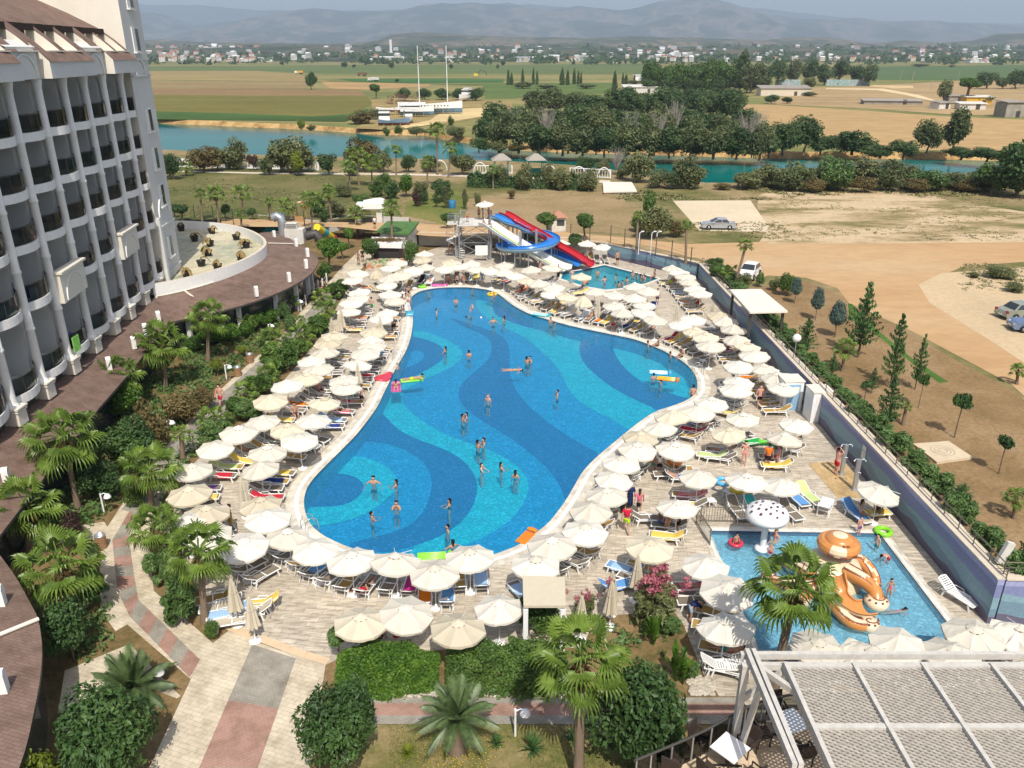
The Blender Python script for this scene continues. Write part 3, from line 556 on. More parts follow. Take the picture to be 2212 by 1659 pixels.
# the hazy air over the plain
hz=MB();hz.add([(-26000,-60,-4),(26000,-60,-4),(26000,17500,-4),(-26000,17500,-4),(-26000,-60,2600),(26000,-60,2600),(26000,17500,2600),(-26000,17500,2600)],[[3,2,1,0],[4,5,6,7],[0,1,5,4],[1,2,6,5],[2,3,7,6],[3,0,4,7]])
hm=bpy.data.materials.new("haze_air");hm.use_nodes=True;hn=hm.node_tree;hn.nodes.remove(hn.nodes["Principled BSDF"])
pv=hn.nodes.new("ShaderNodeVolumePrincipled");pv.inputs["Color"].default_value=(.66,.80,1,1);pv.inputs["Density"].default_value=9.5e-5
hn.links.new(pv.outputs[0],hn.nodes["Material Output"].inputs["Volume"])
hz=hz.build("haze",hm);hz["kind"]="stuff"
# hotel
WALLM=mat("hotel_plaster",(.62,.62,.60,1),.7,.05,.6,world=True)
CREAM=mat("cream_plaster",(.70,.655,.56,1),.7,.06,.5,world=True)
BACKW=mat("balcony_back_wall",(.78,.78,.70,1),.8,.1,.6,world=True)
RAILG=glassmat("dark_tinted_glass",(.13,.16,.16,1),.05,1.22)
PANE=mat("window_pane",(.05,.06,.065,1),.08,.3,.4,spec=.8)
ROOFB=tiles("brown_shingles",(.215,.145,.115,1),(.18,.12,.095,1),(.13,.085,.068,1),.33,.14,R(12),.5,0,.012,.85)
hotel=thing("hotel_building","white curved hotel block with columns, balconies and a brown roof","hotel",(-36,55,0))
HL=Vector((-36,55,0))
def hb(name,mb,mats,parent=hotel,label=None):
 if parent is hotel:mb.xf(Matrix.Translation(-HL))
 return mb.build(name,mats,parent,label=label)
def sub(name,mb,mats,parent):
 mb.xf(Matrix.Translation(-HL));return mb.build(name,mats,parent)
K=[(-27.0,28.2),(-27.4,32.5),(-27.8,36.8),(-28.15,41.0),(-28.55,44.8),(-29.0,48.8),(-29.5,52.8),(-29.95,56.7),(-30.4,60.4),(-30.9,64.3),(-31.4,68.3)]
FLO=[4.9,9.3,12.6,15.5,18.5]
def fac(y):
 if y<=K[0][1]:return K[0][0]
 for(x0,y0),(x1,y1)in zip(K,K[1:]):
  if y<=y1:return x0+(x1-x0)*(y-y0)/(y1-y0)
 return K[-1][0]-.12*(y-K[-1][1])
DEP=1.9
mb=MB()
for(x0,y0),(x1,y1)in zip(K,K[1:]+[(-31.6,70.2)]):
 mb.quad((x0-DEP,y0,0),(x1-DEP,y1,0),(x1-DEP,y1,21.6),(x0-DEP,y0,21.6))
hb("wall",mb,BACKW)
mb=MB()
for i,(x0,y0)in enumerate(K):
 mb.box((x0-DEP/2-.25,y0,13.4),(DEP-.3,.22,17))
hb("party_wall",mb,WALLM)
def column(x,y,z0,z1,r):
 prof=[(r*1.45,0),(r*1.45,.14),(r*1.2,.2),(r*1.08,.34),(r*1.02,.8)]
 Hc=z1-z0
 for k in range(1,5):
  zc=Hc*k/5
  prof+=[(r*.97,zc-.12),(r*1.14,zc-.05),(r*1.14,zc+.05),(r*.97,zc+.12)]
 prof+=[(r*.92,Hc-.9),(r*1.0,Hc-.5),(r*1.3,Hc-.1),(r*1.35,Hc)]
 m=MB();m.lathe(prof,14,(x,y,z0));return m
SPEC=(1,5,8)
for i,(x,y)in enumerate(K):
 cm=column(x+.06,y,5.0,21.93,.26)
 co=hb("column",cm,WHITE)
 pm=MB();pm.box((x+.08,y,4.85),(1.0,.95,.1));pm.box((x+.08,y,4.4),(.88,.82,.8));pm.box((x+.08,y,5.02),(1.08,1.02,.1))
 sub("pedestal",pm,CREAM,co)
cols_tow=[("towel",C(40,60,120)),]
for b,((x0,y0),(x1,y1))in enumerate(zip(K,K[1:]+[(-31.75,70.6)])):
 for fl,z in enumerate(FLO):
  wb=y1-y0;nseg=10;front=[]
  for k in range(nseg+1):
   f=k/nseg;bow=.72*math.sin(math.pi*f)**.8
   front.append((x0+(x1-x0)*f+.9*bow-.12,y0+.12+(wb-.24)*f))
  special=b in SPEC and fl==1
  if special:front=[(x0+.3,y0+.1),(x1+.3,y1-.1)]
  m=MB();m.prism([(x0-DEP+.02,y0+.1)]+front+[(x1-DEP+.02,y1-.1)],z,z+.52)
  bal=hb("balcony",m,WHITE if not special else CREAM)
  g=MB()
  for k in range(len(front)-1):
   a,c=front[k],front[k+1];o=.06
   g.quad((a[0]-o,a[1],z+.55),(c[0]-o,c[1],z+.55),(c[0]-o,c[1],z+1.5),(a[0]-o,a[1],z+1.5))
  if not special:
   sub("glass_railing",g,RAILG,bal)
   h=MB();h.tube([(a[0]-.06,a[1],z+1.54)for a in front],.03,6)
   for k in(0,3,7,10):h.tube([(front[k][0]-.06,front[k][1],z+.5),(front[k][0]-.06,front[k][1],z+1.54)],.018,5)
   sub("handrail",h,DARKMETAL,bal)
 if b in SPEC:
  m=MB();z=FLO[1];xm,ym=(x0+x1)/2+.5,(y0+y1)/2
  m.box((xm-.1,ym,z+.35),(.45,y1-y0-.05,1.9),math.atan2(x0-x1,y1-y0));m.box((xm,ym,z+1.35),(.65,y1-y0+.1,.14),math.atan2(x0-x1,y1-y0))
  pan=hb("arched_panel",m,CREAM)
  a=MB();pts=[]
  for k in range(13):
   t=math.pi*k/12;yy=ym-1.45*math.cos(t);pts.append((x0+(x1-x0)*(yy-y0)/(y1-y0)+.64,yy,z-.5+1.5*math.sin(t)))
  a.tube(pts,.06,6);sub("arch_moulding",a,WHITE,pan)
SLOTSHADE=mat("slot_shade_brown",(.03,.02,.017,1),.9)  # near-black brown painting the shade under the roof slots' overhang
prof=[(1.25,22.9),(.6,23.5),(-.35,24.35),(-1.5,25.2),(-3.7,26.3),(-5.9,27.25),(-10,28.6),(-20,30.0)]
ys=[26.0]+[k[1]for k in K]+[70.0]
mb=MB();spy=[(K[b][1],K[b+1][1])for b in SPEC];isp=lambda y:any(a<=y<=b for a,b in spy);prev=1.15
for y0,y1 in zip(ys,ys[1:]):
 sp_=isp((y0+y1)/2);o=.45 if sp_ else 1.15;zt=23.75 if sp_ else 22.9
 mb.quad((fac(y0)+o,y0,21.95),(fac(y1)+o,y1,21.95),(fac(y1)+o,y1,zt),(fac(y0)+o,y0,zt))
 mb.quad((fac(y0)+o,y0,21.95),(fac(y0)-DEP-.1,y0,21.97),(fac(y1)-DEP-.1,y1,21.97),(fac(y1)+o,y1,21.95))
 if sp_:
  mb.quad((fac(y0)+o,y0,zt),(fac(y1)+o,y1,zt),(fac(y1)-.5,y1,zt+.4),(fac(y0)-.5,y0,zt+.4))
 elif prev<1:x=fac(y0);mb.quad((x+.3,y0,21.95),(x+1.15,y0,21.95),(x+1.15,y0,22.93),(x+.1,y0,24.0),m=1)  # end face toward the sun: lighter cream paints the sunlight on it
 prev=o
hb("cornice",mb,[WALLM,CREAM])
SLOT=[(46.4,48.6),(50.1,52.3),(54.0,56.2),(57.1,59.3),(60.5,62.8),(64.5,66.7),(67.3,69.3)]
cuts=sorted({26.0,70.0}|{y for s_ in SLOT for y in s_}|{y for _,y in K if 26<y<70})
mb=MB();rec=[]
for y0,y1 in zip(cuts,cuts[1:]):
 ym=(y0+y1)/2;inslot=any(a<=ym<=b for a,b in SLOT)
 for(xa,za),(xb,zb)in zip(prof,prof[1:]):
  if inslot and 23.45<(za+zb)/2<25.0 or isp(ym)and za<23.4:continue
  mb.quad((fac(y0)+xa,y0,za),(fac(y1)+xa,y1,za),(fac(y1)+xb,y1,zb),(fac(y0)+xb,y0,zb))
roof=hb("roof",mb,ROOFB)
for a,b in SLOT:
 m=MB()
 for y in(a,b):
  x=fac(y);m.quad((x+.6,y,23.5),(x-.35,y,24.35),(x-1.5,y,25.2),(x-1.5,y,23.5))
 x=fac(a);X=fac(b)
 m.quad((x+.6,a,23.5),(X+.6,b,23.5),(X-1.5,b,23.5),(x-1.5,a,23.5))
 m.quad((x-1.5,a,23.5),(X-1.5,b,23.5),(X-1.5,b,25.2),(x-1.5,a,25.2),m=2)
 m.box(((x+X)/2+.5,(a+b)/2,23.52),(.3,b-a+.3,.08))
 m.box(((x+X)/2-1.25,(a+b)/2,24.95),(.5,b-a+.02,.4),m=2)  # dark block added as the overhang's shadow at the slot top
 sub("roof_light",m,[CREAM,PANE,SLOTSHADE],roof)
for b in SPEC:
 (x0,y0),(x1,y1)=K[b],K[b+1];ym=(y0+y1)/2;m=MB();m.tube([(fac(ym-1.5*math.cos(math.pi*k/12))+.48,ym-1.5*math.cos(math.pi*k/12),22.0+1.35*math.sin(math.pi*k/12))for k in range(13)],.06,6);hb("arch_moulding",m,WHITE)
tb=W(364,607,4.2);te=W(392,580,4.2)
mb=MB();tdx=(te.x-tb.x)/(te.y-tb.y)
y0,y1=70.05,te.y;xa,xb=tb.x+tdx*(y0-tb.y),te.x
mb.add([(xa,y0,0),(xb,y1,0),(-52,y1,0),(-52,y0,0),(xa,y0,33),(xb,y1,33),(-52,y1,33),(-52,y0,33)],[[0,1,5,4],[1,2,6,5],[2,3,7,6],[4,5,6,7]],0)
mb.add([(xa,y0,0),(-52,y0,0),(-52,y0,33),(xa,y0,33)],[[0,1,2,3]],1)  # sunlit side painted in warmer cream, the shaded sides stay grey
for z in(4.9,9.0,21.6,22.9):mb.bar((xa+.06,y0+.1,z),(xb+.06,y1,z),.14,.16)
mb.bar((xa+.03,y0+.25,4.2),(xa+.03,y0+.25,10),.35,.5)
tower=hb("stair_tower",mb,[WALLM,CREAM])
for z in(7.0,11.6,14.8,18.0,21.4-.6,24.4,27.7,31.0):
 yy=y0+(y1-y0)*.52;xx=xa+(xb-xa)*.52;rz=math.atan2(xa-xb,y1-y0);fr=MB()
 if abs(z-20.8)<.1:continue
 fr.box((xx+.03,yy,z),(.1,1.5,1.9),rz);fr.box((xx+.1,yy,z-1.0),(.3,1.7,.1),rz)
 wn=sub("window",fr,WHITE,tower);g=MB()
 for s_ in(-.34,.34):g.box((xx+.065,yy+s_,z),(.08,.6,1.7),rz)
 sub("pane",g,PANE,tower)
for z,r_ in((9.9,1.5),(21.5,1.3)):
 yy=y0+(y1-y0)*.5;xx=xa+(xb-xa)*.5;a=MB()
 a.tube([(xx+.06+tdx*-r_*math.cos(math.pi*k/12),yy-r_*math.cos(math.pi*k/12),z+r_*1.1*math.sin(math.pi*k/12))for k in range(13)],.07,6)
 sub("arch_moulding",a,WHITE,tower)
for X,Y,zz,c,lab in((165,742,5.9,(.25,.60,.12,1),"bright green towel hung over a lowest balcony railing"),(150,735,6.0,(.12,.16,.45,1),"blue towel beside the green one on a lowest balcony railing"),(22,632,10.3,(.03,.09,.26,1),"dark blue towel on a lower balcony near the left edge"),(55,640,10.0,(.04,.11,.28,1),"dark blue towel on a lower balcony beside the arched panel"),(200,222,19.6,(.6,.62,.66,1),"pale towel on a top balcony railing")):
 m=MB();m.box((0,0,0),(.05,.8,1.0));o=m.build("towel",mat("balcony_towel",c,.9,.2,3));o.location=W(X,Y,zz);tag(o,lab,"towel","towels on the balconies")
 # restaurant with round terrace
rest=thing("restaurant_building","low round restaurant with brown shingle roof and walled terrace","restaurant",(-25,75,0))
RL=Vector((-25,75,0))
def rb(name,mb,mats,parent=rest,label=None):mb.xf(Matrix.Translation(-RL));return mb.build(name,mats,parent,label=label)
ptop=smooth([W(*q2(x,y),5.1)for x,y in[(430,872),(590,843),(800,800),(1000,745),(1200,680),(1400,590),(1500,512),(1512,470),(1480,422),(1380,362),(1200,307),(950,278),(640,268),(400,262)]],2,False)
mb=MB()
for i in range(len(ptop)-1):
 a,b=ptop[i],ptop[i+1];nn=Vector(((b-a).y,-(b-a).x,0)).normalized()*.3
 mb.quad((a.x,a.y,3.6),(b.x,b.y,3.6),(b.x,b.y,5.1),(a.x,a.y,5.1))
 c,d=b-nn,a-nn
 mb.quad((a.x,a.y,5.1),(b.x,b.y,5.1),(c.x,c.y,5.1),(d.x,d.y,5.1),m=1)
 mb.quad((d.x,d.y,5.1),(c.x,c.y,5.1),(c.x,c.y,4.1),(d.x,d.y,4.1))
rb("parapet",mb,[WHITE,STONE])
mb=MB();mb.sheet([(p.x,p.y)for p in ptop]+[(-48,ptop[-1].y),(-48,ptop[0].y)],4.2)
rb("terrace_floor",mb,patchy("pale_screed",[(.3,(.33,.36,.27,1)),(.5,(.52,.47,.33,1)),(.7,(.60,.53,.38,1))],.22,6,sc2=2))
inner=[W(*q2(x,y),4.05)for x,y in[(470,992),(740,935),(1000,860),(1200,790),(1400,690),(1510,600),(1525,545),(1520,480),(1470,420),(1440,395)]]
outerr=[W(*q2(x,y),3.1)for x,y in[(600,1227),(1000,1140),(1300,1065),(1600,960),(1800,862),(1930,772),(1990,690),(1996,640),(1975,590),(1830,500)]]
def resample(P_,n):
 P_=smooth(P_,2,False);L=[0]
 for a,b in zip(P_,P_[1:]):L.append(L[-1]+(b-a).length)
 out=[]
 for k in range(n):
  t=L[-1]*k/(n-1);i=max(j for j in range(len(L))if L[j]<=t+1e-9);i=min(i,len(P_)-2)
  out.append(P_[i].lerp(P_[i+1],(t-L[i])/max(1e-9,L[i+1]-L[i])))
 return out
oi,oo=resample(inner,40),resample(outerr,40)
back=W(*q2(1440,385),3.1)
mb=MB()
for i in range(39):mb.quad(oo[i],oo[i+1],oi[i+1],oi[i])
mb.quad(oo[-1],back+Vector((2,1,0)),W(*q2(1440,385),4.0),oi[-1])
for i in range(39):
 a,b=oo[i],oo[i+1];mb.quad((a.x,a.y,a.z-.16),(b.x,b.y,b.z-.16),b,a,m=1)
low_out=[W(*p,3.1)for p in[(368,697),(330,741),(290,793),(250,840)]]+[W(215,880,3.1),W(150,962,3.1),W(112,1010,3.1),W(20,1130,3.1),W(-80,1260,3.1)]
low_in=[W(*q2(470,992),4.05)]+[Vector((fac(y)-.2,y,4.05))for y in(64,59,54,49,44,40,34,28)]
for i in range(8):mb.quad(low_out[i],low_in[i],low_in[i+1],low_out[i+1])if False else mb.quad(low_out[i+1],low_out[i],low_in[i],low_in[i+1])
mb.quad(oo[0],oi[0],low_in[0],low_out[0])
for i in range(8):
 a,b=low_out[i],low_out[i+1];mb.quad((a.x,a.y,a.z-.16),(b.x,b.y,b.z-.16),b,a,m=1)
rroof=rb("roof",mb,[ROOFB,DARKMETAL])
m=MB();m.tube([W(*q2(740,935),4.1),W(*q2(915,1062),3.25)],.09,6);m.tube([W(*q2(470,992),4.12)]+[oi[k]+Vector((0,0,.06))for k in range(0,9)],.09,6)
m.tube([W(*q2(1520,482),4.12),W(*q2(1840,490),3.3)],.06,6);rb("ridge_flashing",m,CREAM)
mb=MB()
for i in range(39):
 a,b=oo[i],oo[i+1];nn=Vector((-(b-a).y,(b-a).x,0)).normalized()*1.1
 a,b=a+nn,b+nn;mb.quad((a.x,a.y,-.02),(b.x,b.y,-.02),(b.x,b.y,3.3),(a.x,a.y,3.3))
for i in range(8):
 a,b=low_out[i],low_out[i+1];nn=Vector(((b-a).y,-(b-a).x,0)).normalized()*1.1
 a,b=a+nn,b+nn;mb.quad((a.x,a.y,-.02),(b.x,b.y,-.02),(b.x,b.y,3.3),(a.x,a.y,3.3))
rb("glass_front",mb,mat("dark_shopfront_glass",(.03,.032,.034,1),.12,.2,.5,spec=.6))
for i in(2,8,14,19,24,28,32):
 p,r2=oo[i],oi[i];p=p.lerp(r2,.17);m=MB();m.box((p.x,p.y,1.45),(.35,.35,2.95));rb("column",m,WALLM)
VP=[q2(490,1205),q2(365,1325),q2(258,1450),q2(1412,962),q2(1720,828),q2(1880,702),q2(1893,592),q2(1785,498),q2(1580,424),q2(25,1650)]
VZ=[3.6,3.6,3.6,3.5,3.5,3.5,3.5,3.5,3.6,3.6]
def vent_mb():
 m=MB();m.box((0,0,.2),(.3,.36,.8));m.add([(-.15,-.18,.6),(.15,-.18,.6),(.15,.18,.6),(-.15,.18,.6),(-.15,-.08,.74),(.15,-.08,.74),(.15,.08,.74),(-.15,.08,.74)],[[0,1,5,4],[1,2,6,5],[2,3,7,6],[3,0,4,7],[4,5,6,7]]);return m
for(x,y),z in zip(VP,VZ):
 p=W(x,y,z);m=vent_mb();m.xf(Matrix.Translation(p)@Matrix.Rotation(.6,4,'Z'));rb("roof_vent",m,WHITE)
can=thing("entrance_canopy","curved brown shingle canopy roof in the near corner with white vents","canopy roof",(-22,24,0))
co=smooth([W(*tl(0,2,0,1480),3.2),W(*tl(0,2,135,1659),3.2)]+[W(*tl(0,3,x,y),3.2)for x,y in[(250,210),(335,370),(368,620),(350,880),(290,1190),(230,1470),(150,1700),(60,1900)]],1,False)
mb=MB();CL=Vector((-22,24,0));mid=Vector((-26,22,4.3))
for i in range(len(co)-1):
 mb.add([co[i],co[i+1],mid],[[0,2,1]],0,False);a,b=co[i],co[i+1];mb.quad((a.x,a.y,3.02),(b.x,b.y,3.02),b,a,m=1)
 mb.quad((a.x-.5,a.y,0),(b.x-.5,b.y,0),(b.x-.5,b.y,3.1),(a.x-.5,a.y,3.1),m=2)
mb.xf(Matrix.Translation(-CL));mb.build("roof",[ROOFB,DARKMETAL,PANE],can)
m=MB();m.tube([W(*tl(0,3,-60,530),3.5),W(*tl(0,3,330,372),3.28)],.09,6);m.xf(Matrix.Translation(-CL));m.build("ridge_flashing",CREAM,can)
for x,y in((tl(0,3,10,215)),(tl(0,3,25,960)),tl(0,2,62,835)):
 m=vent_mb();m.xf(Matrix.Translation(W(x,y,3.5)-CL)@Matrix.Rotation(.3,4,'Z'));m.build("roof_vent",WHITE,can)
POTM=mat("black_pot",(.03,.028,.026,1),.6,.2);DEADF=leafmat("dead_fronds",(.16,.11,.045,1),(.27,.19,.085,1),(.36,.28,.14,1),3,.1,.9,.05)
def deadplant(rnd,k):
 m=MB()
 m.tube([(0,0,.5),(.02,.02,.9)],[.07,.05],6)
 for i in range(k):
  a=rnd.uniform(0,6.28);L=rnd.uniform(.5,.95);u=Vector((math.cos(a),math.sin(a),0));s_=Vector((-u.y,u.x,0))*.05
  P_=[Vector((0,0,.85))+u*L*t+Vector((0,0,L*(1.0*t-1.5*t*t)))for t in(0,.35,.7,1)]
  for p0,p1 in zip(P_,P_[1:]):
   m.add([p0-s_,p0+s_,p1+s_,p1-s_],[[0,1,2,3]]);m.add([p0-s_*3-Vector((0,0,.1)),p0,p1,p1-s_*3-Vector((0,0,.12))],[[0,1,2,3]]);m.add([p0+s_*3-Vector((0,0,.1)),p0,p1,p1+s_*3-Vector((0,0,.12))],[[0,1,2,3]])
 return m
POTS=[(705,368,2,"in the tower's shade by the far wall"),(832,465,3,"in shade beside the shadow's edge"),(994,392,2,"in sun by the far parapet"),(978,512,6,"full of brown fronds at the terrace middle"),(958,602,5,"in the sun just in front of the bushier pot"),(1225,452,2,"by the curved parapet's far bend"),(1318,528,6,"with drooping fronds by the round parapet end"),(1268,640,8,"with the largest brown fronds near the parapet"),(896,700,1,"almost bare at the front of the terrace"),(1050,735,4,"half behind the front parapet"),(760,805,4,"next to the tower by the front parapet")]
rnd=random.Random(3)
for x,y,k,lab in POTS:
 p=W(*q2(x,y),4.2);t=thing("potted_plant","black pot with dried palm "+lab,"plant pot",p,group="dead palms in pots on the terrace")
 m=MB();m.lathe([(.3,0),(.42,.5),(.45,.52),(.45,.6),(.38,.6),(.36,.5),(0,.5)],14);m.build("pot",POTM,t)
 deadplant(rnd,k).build("dead_leaves",DEADF,t)
 # boundary walls with painted hills
def mural(name):
 m,nt,bs=newmat(name);g=nt.nodes.new("ShaderNodeTexCoord");sep=nt.nodes.new("ShaderNodeSeparateXYZ");nt.links.new(g.outputs["Object"],sep.inputs[0])
 def line(base,amp,sc_,seed):
  n=N(nt,"ShaderNodeTexNoise",Scale=sc_,Detail=2.5,Roughness=.45);n.noise_dimensions='1D';ad=N(nt,"ShaderNodeMath",operation='ADD');ad.inputs[1].default_value=seed
  nt.links.new(sep.outputs[0],ad.inputs[0]);nt.links.new(ad.outputs[0],n.inputs["W"])
  mu=N(nt,"ShaderNodeMath",operation='MULTIPLY_ADD');mu.inputs[1].default_value=amp;mu.inputs[2].default_value=base-amp/2;nt.links.new(n.outputs[0],mu.inputs[0])
  lt=N(nt,"ShaderNodeMath",operation='LESS_THAN');nt.links.new(sep.outputs[2],lt.inputs[0]);nt.links.new(mu.outputs[0],lt.inputs[1]);return lt.outputs[0]
 c=mixc(nt,line(2.0,.5,.11,3),(.33,.35,.56,1),(.20,.23,.40,1))
 c=mixc(nt,line(1.5,1.7,.14,17),c,(.21,.34,.40,1))
 c=mixc(nt,line(.95,1.9,.17,31),c,(.15,.25,.32,1))
 c=mixc(nt,line(.45,2.0,.16,53),c,(.115,.11,.17,1))
 n=noise(nt,g.outputs["Object"],6,4);c=mixc(nt,1,c,ramp(nt,n,[(.3,(.85,.85,.87,1)),(.7,(1.1,1.1,1.1,1))]),'MULTIPLY')
 nt.links.new(c,bs.inputs["Base Color"]);bs.inputs["Roughness"].default_value=.5;bs.inputs["Specular IOR Level"].default_value=.3;return m
MURAL=mural("painted_hills")
RAILM=mat("bronze_rail",(.20,.17,.13,1),.4,.1,metal=.4)
def boundary(name,a,b,h0,h1,label,rail=True,copw=.7):
 """wall from a to b, painted on the pool side (left of a->b)"""
 a,b=Vector(a),Vector(b);L=(b-a).length;rz=math.atan2((b-a).y,(b-a).x)
 t=thing(name,label,"wall",a,rz)
 m=MB();m.add([(0,0,-.05),(L,0,-.05),(L,0,h1),(0,0,h0),(0,-.3,-.05),(L,-.3,-.05),(L,-.3,h1),(0,-.3,h0)],[[1,0,3,2],[4,5,6,7],[0,4,7,3],[5,1,2,6],[3,7,6,2]]);m.build("painted_wall",MURAL,t)
 m=MB();m.add([(0,.05,h0),(L,.05,h1),(L,-copw,h1),(0,-copw,h0),(0,.05,h0+.07),(L,.05,h1+.07),(L,-copw,h1+.07),(0,-copw,h0+.07)],[[0,1,5,4],[1,2,6,5],[2,3,7,6],[3,0,4,7],[4,5,6,7]]);m.build("coping",STONE,t)
 if rail:
  m=MB();n=int(L/1.3);zz=lambda f:h0+(h1-h0)*f+.07
  for k in range(n+1):
   f=k/n;m.tube([(L*f,-.32,zz(f)),(L*f,-.32,zz(f)+.62)],.028,5)
  for dz in(.62,.34,.14):m.tube([(0.01,-.32,zz(0)+dz),(L-.01,-.32,zz(1)+dz)],.03 if dz>.6 else .016,5)
  m.build("railing",RAILM,t)
 return t
boundary("boundary_wall",wall_near,wall_far,2.35,1.75,"long blue wall painted with hills beside the parasols, railing on top")
boundary("boundary_wall",wall_far+Vector((-.1,.35,0)),mural_end,1.75,1.6,"pale blue wall painted with hills behind the slide pool",False,.4)
boundary("boundary_wall",wall_near+Vector((14,-.55,0)),wall_near+Vector((.35,-.02,0)),2.35,2.35,"short lilac painted wall at the near corner of the kids pool deck")
WALLW=mat("weathered_white_wall",(.60,.58,.53,1),.8,.12,1.0,world=True)
bw=[mural_end,W(1230,543),W(1065,531),W(905,530)]
m=MB()
for a,b in zip(bw,bw[1:]):
 a=Vector(a);b=Vector(b);d=(b-a);m.box(((a.x+b.x)/2,(a.y+b.y)/2+.1,.85),(d.length,.2,1.75),math.atan2(d.y,d.x))
tag(m.build("retaining_wall",WALLW),"plain grey white wall behind the slide tower","wall")
bw=[W(885,497),W(760,490),W(700,505),W(560,490)];m=MB()
for a,b in zip(bw,bw[1:]):
 d=(b-a);m.box(((a.x+b.x)/2,(a.y+b.y)/2+.1,.85),(d.length,.2,1.75),math.atan2(d.y,d.x))
tag(m.build("retaining_wall",WALLW),"low white wall behind the playground","wall")
def fence(pts,hgt,label,every=4.2):
 P_=[W(x,y,ZO)for x,y in pts];t=thing("mesh_fence",label,"fence",P_[0]);o=P_[0]
 wires=MB()
 for a,b in zip(P_,P_[1:]):
  n=max(1,round((b-a).length/every))
  for k in range(n):
   p=a.lerp(b,k/n)-o;m=MB();m.box((p.x,p.y,hgt/2),(.09,.09,hgt));m.build("post",DARKMETAL,t)
  for h in(.1,.5,.9,1.3,hgt-.1):wires.tube([a-o+Vector((0,0,h)),b-o+Vector((0,0,h))],.008,3)
 wires.build("wire",DARKMETAL,t)
fence(TT(2,1,[(505,425),(670,440),(850,440),(970,475),(1100,520),(1240,550),(1375,585),(1540,650),(1590,640)]),2.2,"dark post and wire fence between the road and the slide pool",6)
fence(TT(0,1,[(1500,265),(1690,255),(1850,265),(2020,285)])+TT(1,1,[(120,250),(420,290),(740,290)]),2.2,"dark post and wire fence behind the restaurant and playground",8)
# plants
BARK=mat("bark",(.16,.12,.085,1),.9,.3,6,.1);PALEBARK=mat("pale_bark",(.33,.30,.26,1),.9,.25,6,.1)
G_MID=leafmat("mid_green_leaves",(0.038,0.081,0.016,1),(0.074,0.142,0.027,1),(0.135,0.223,0.047,1),1.4)
G_DARK=leafmat("dark_green_leaves",(0.024,0.059,0.017,1),(0.052,0.107,0.030,1),(0.095,0.172,0.045,1),1.4)
G_BRIGHT=leafmat("bright_green_leaves",(0.034,0.086,0.011,1),(0.075,0.161,0.018,1),(0.144,0.253,0.034,1),1.4)
G_OLIVE=leafmat("olive_leaves",(0.078,0.098,0.036,1),(0.150,0.169,0.068,1),(0.247,0.260,0.124,1),1.0)
G_BROWN=leafmat("rusty_leaves",(0.084,0.072,0.026,1),(0.162,0.126,0.048,1),(0.240,0.186,0.084,1),1.2)
G_YEL=leafmat("yellow_green_leaves",(.09,.13,.012,1),(.16,.20,.02,1),(.24,.27,.035,1),2)
G_BLUE=leafmat("blue_grey_needles",(.05,.09,.08,1),(.095,.15,.135,1),(.16,.22,.20,1),3)
G_CON=leafmat("conifer_needles",(0.032,0.083,0.027,1),(0.071,0.152,0.046,1),(0.137,0.234,0.078,1),2)
G_FAR=leafmat("far_tree_leaves",(0.034,0.073,0.025,1),(0.075,0.131,0.046,1),(0.160,0.222,0.089,1),1.1,.4)
G_FARO=leafmat("far_olive_leaves",(0.064,0.090,0.036,1),(0.126,0.158,0.066,1),(0.216,0.244,0.112,1),1.1,.4)
G_PURP=leafmat("purple_leaves",(.04,.022,.02,1),(.075,.04,.035,1),(.12,.07,.055,1),2)
G_PINK=leafmat("pink_blossom",(.26,.07,.10,1),(.40,.12,.16,1),(.50,.19,.23,1),3,.2)
G_OLEA=leafmat("oleander_leaves",(0.052,0.105,0.030,1),(0.105,0.186,0.054,1),(0.186,0.283,0.105,1),1.5)
P_GREEN=leafmat("palm_fronds",(.075,.13,.02,1),(.15,.235,.04,1),(.26,.36,.075,1),1.1,.3,.4,.5)
P_DATE=leafmat("date_palm_fronds",(0.056,0.094,0.035,1),(0.106,0.163,0.062,1),(0.175,0.250,0.106,1),1.5,.25,.45,.5)
P_DEAD=leafmat("dry_palm_skirt",(.10,.065,.03,1),(.18,.12,.055,1),(.26,.18,.09,1),3,.1,.9,.05)
P_TRUNK=mat("palm_trunk_bark",(.235,.175,.125,1),.9,.3,9,.1,bmp=.03)
LIB={}
def leaves(mb,lobes,n,size,rnd,shell=.5,flat=.35,asp=1.7,m=0):
 """n leaf faces scattered through ellipsoid lobes (centre, radii)"""
 wts=[(r[0]*r[1]*r[2])**.75 for _,r in lobes]
 for _ in range(n):
  c,r=rnd.choices(lobes,wts)[0]
  d=Vector((rnd.gauss(0,1),rnd.gauss(0,1),rnd.gauss(0,1))).normalized()
  k=shell+(1-shell)*rnd.random()**.5
  k*=1+rnd.gauss(0,.06)
  p=Vector((c[0]+d.x*r[0]*k,c[1]+d.y*r[1]*k,c[2]+d.z*r[2]*k))
  nn=(d*.7+Vector((rnd.gauss(0,.5),rnd.gauss(0,.5),rnd.gauss(0,.5)+flat))).normalized()
  t=nn.orthogonal().normalized();t=Matrix.Rotation(rnd.uniform(0,6.28),3,nn)@t;b=nn.cross(t)
  s=size*rnd.uniform(.6,1.35)
  mb.add([p-t*s*asp*.5,p+b*s*.5+nn*s*.12,p+t*s*asp*.5,p-b*s*.5+nn*s*.12],[[0,1,2,3]],m)
def blob(rnd,n,c,r,spread=.62,size=(.3,.5)):
 """n sub-lobes gathered in one crown shape"""
 out=[]
 for _ in range(n):
  d=Vector((rnd.gauss(0,1),rnd.gauss(0,1),rnd.gauss(0,.9))).normalized();k=spread*rnd.random()**.4
  s=rnd.uniform(*size)
  out.append(((c[0]+d.x*r[0]*k,c[1]+d.y*r[1]*k,c[2]+d.z*r[2]*k),(r[0]*s,r[1]*s,r[2]*s)))
 return out
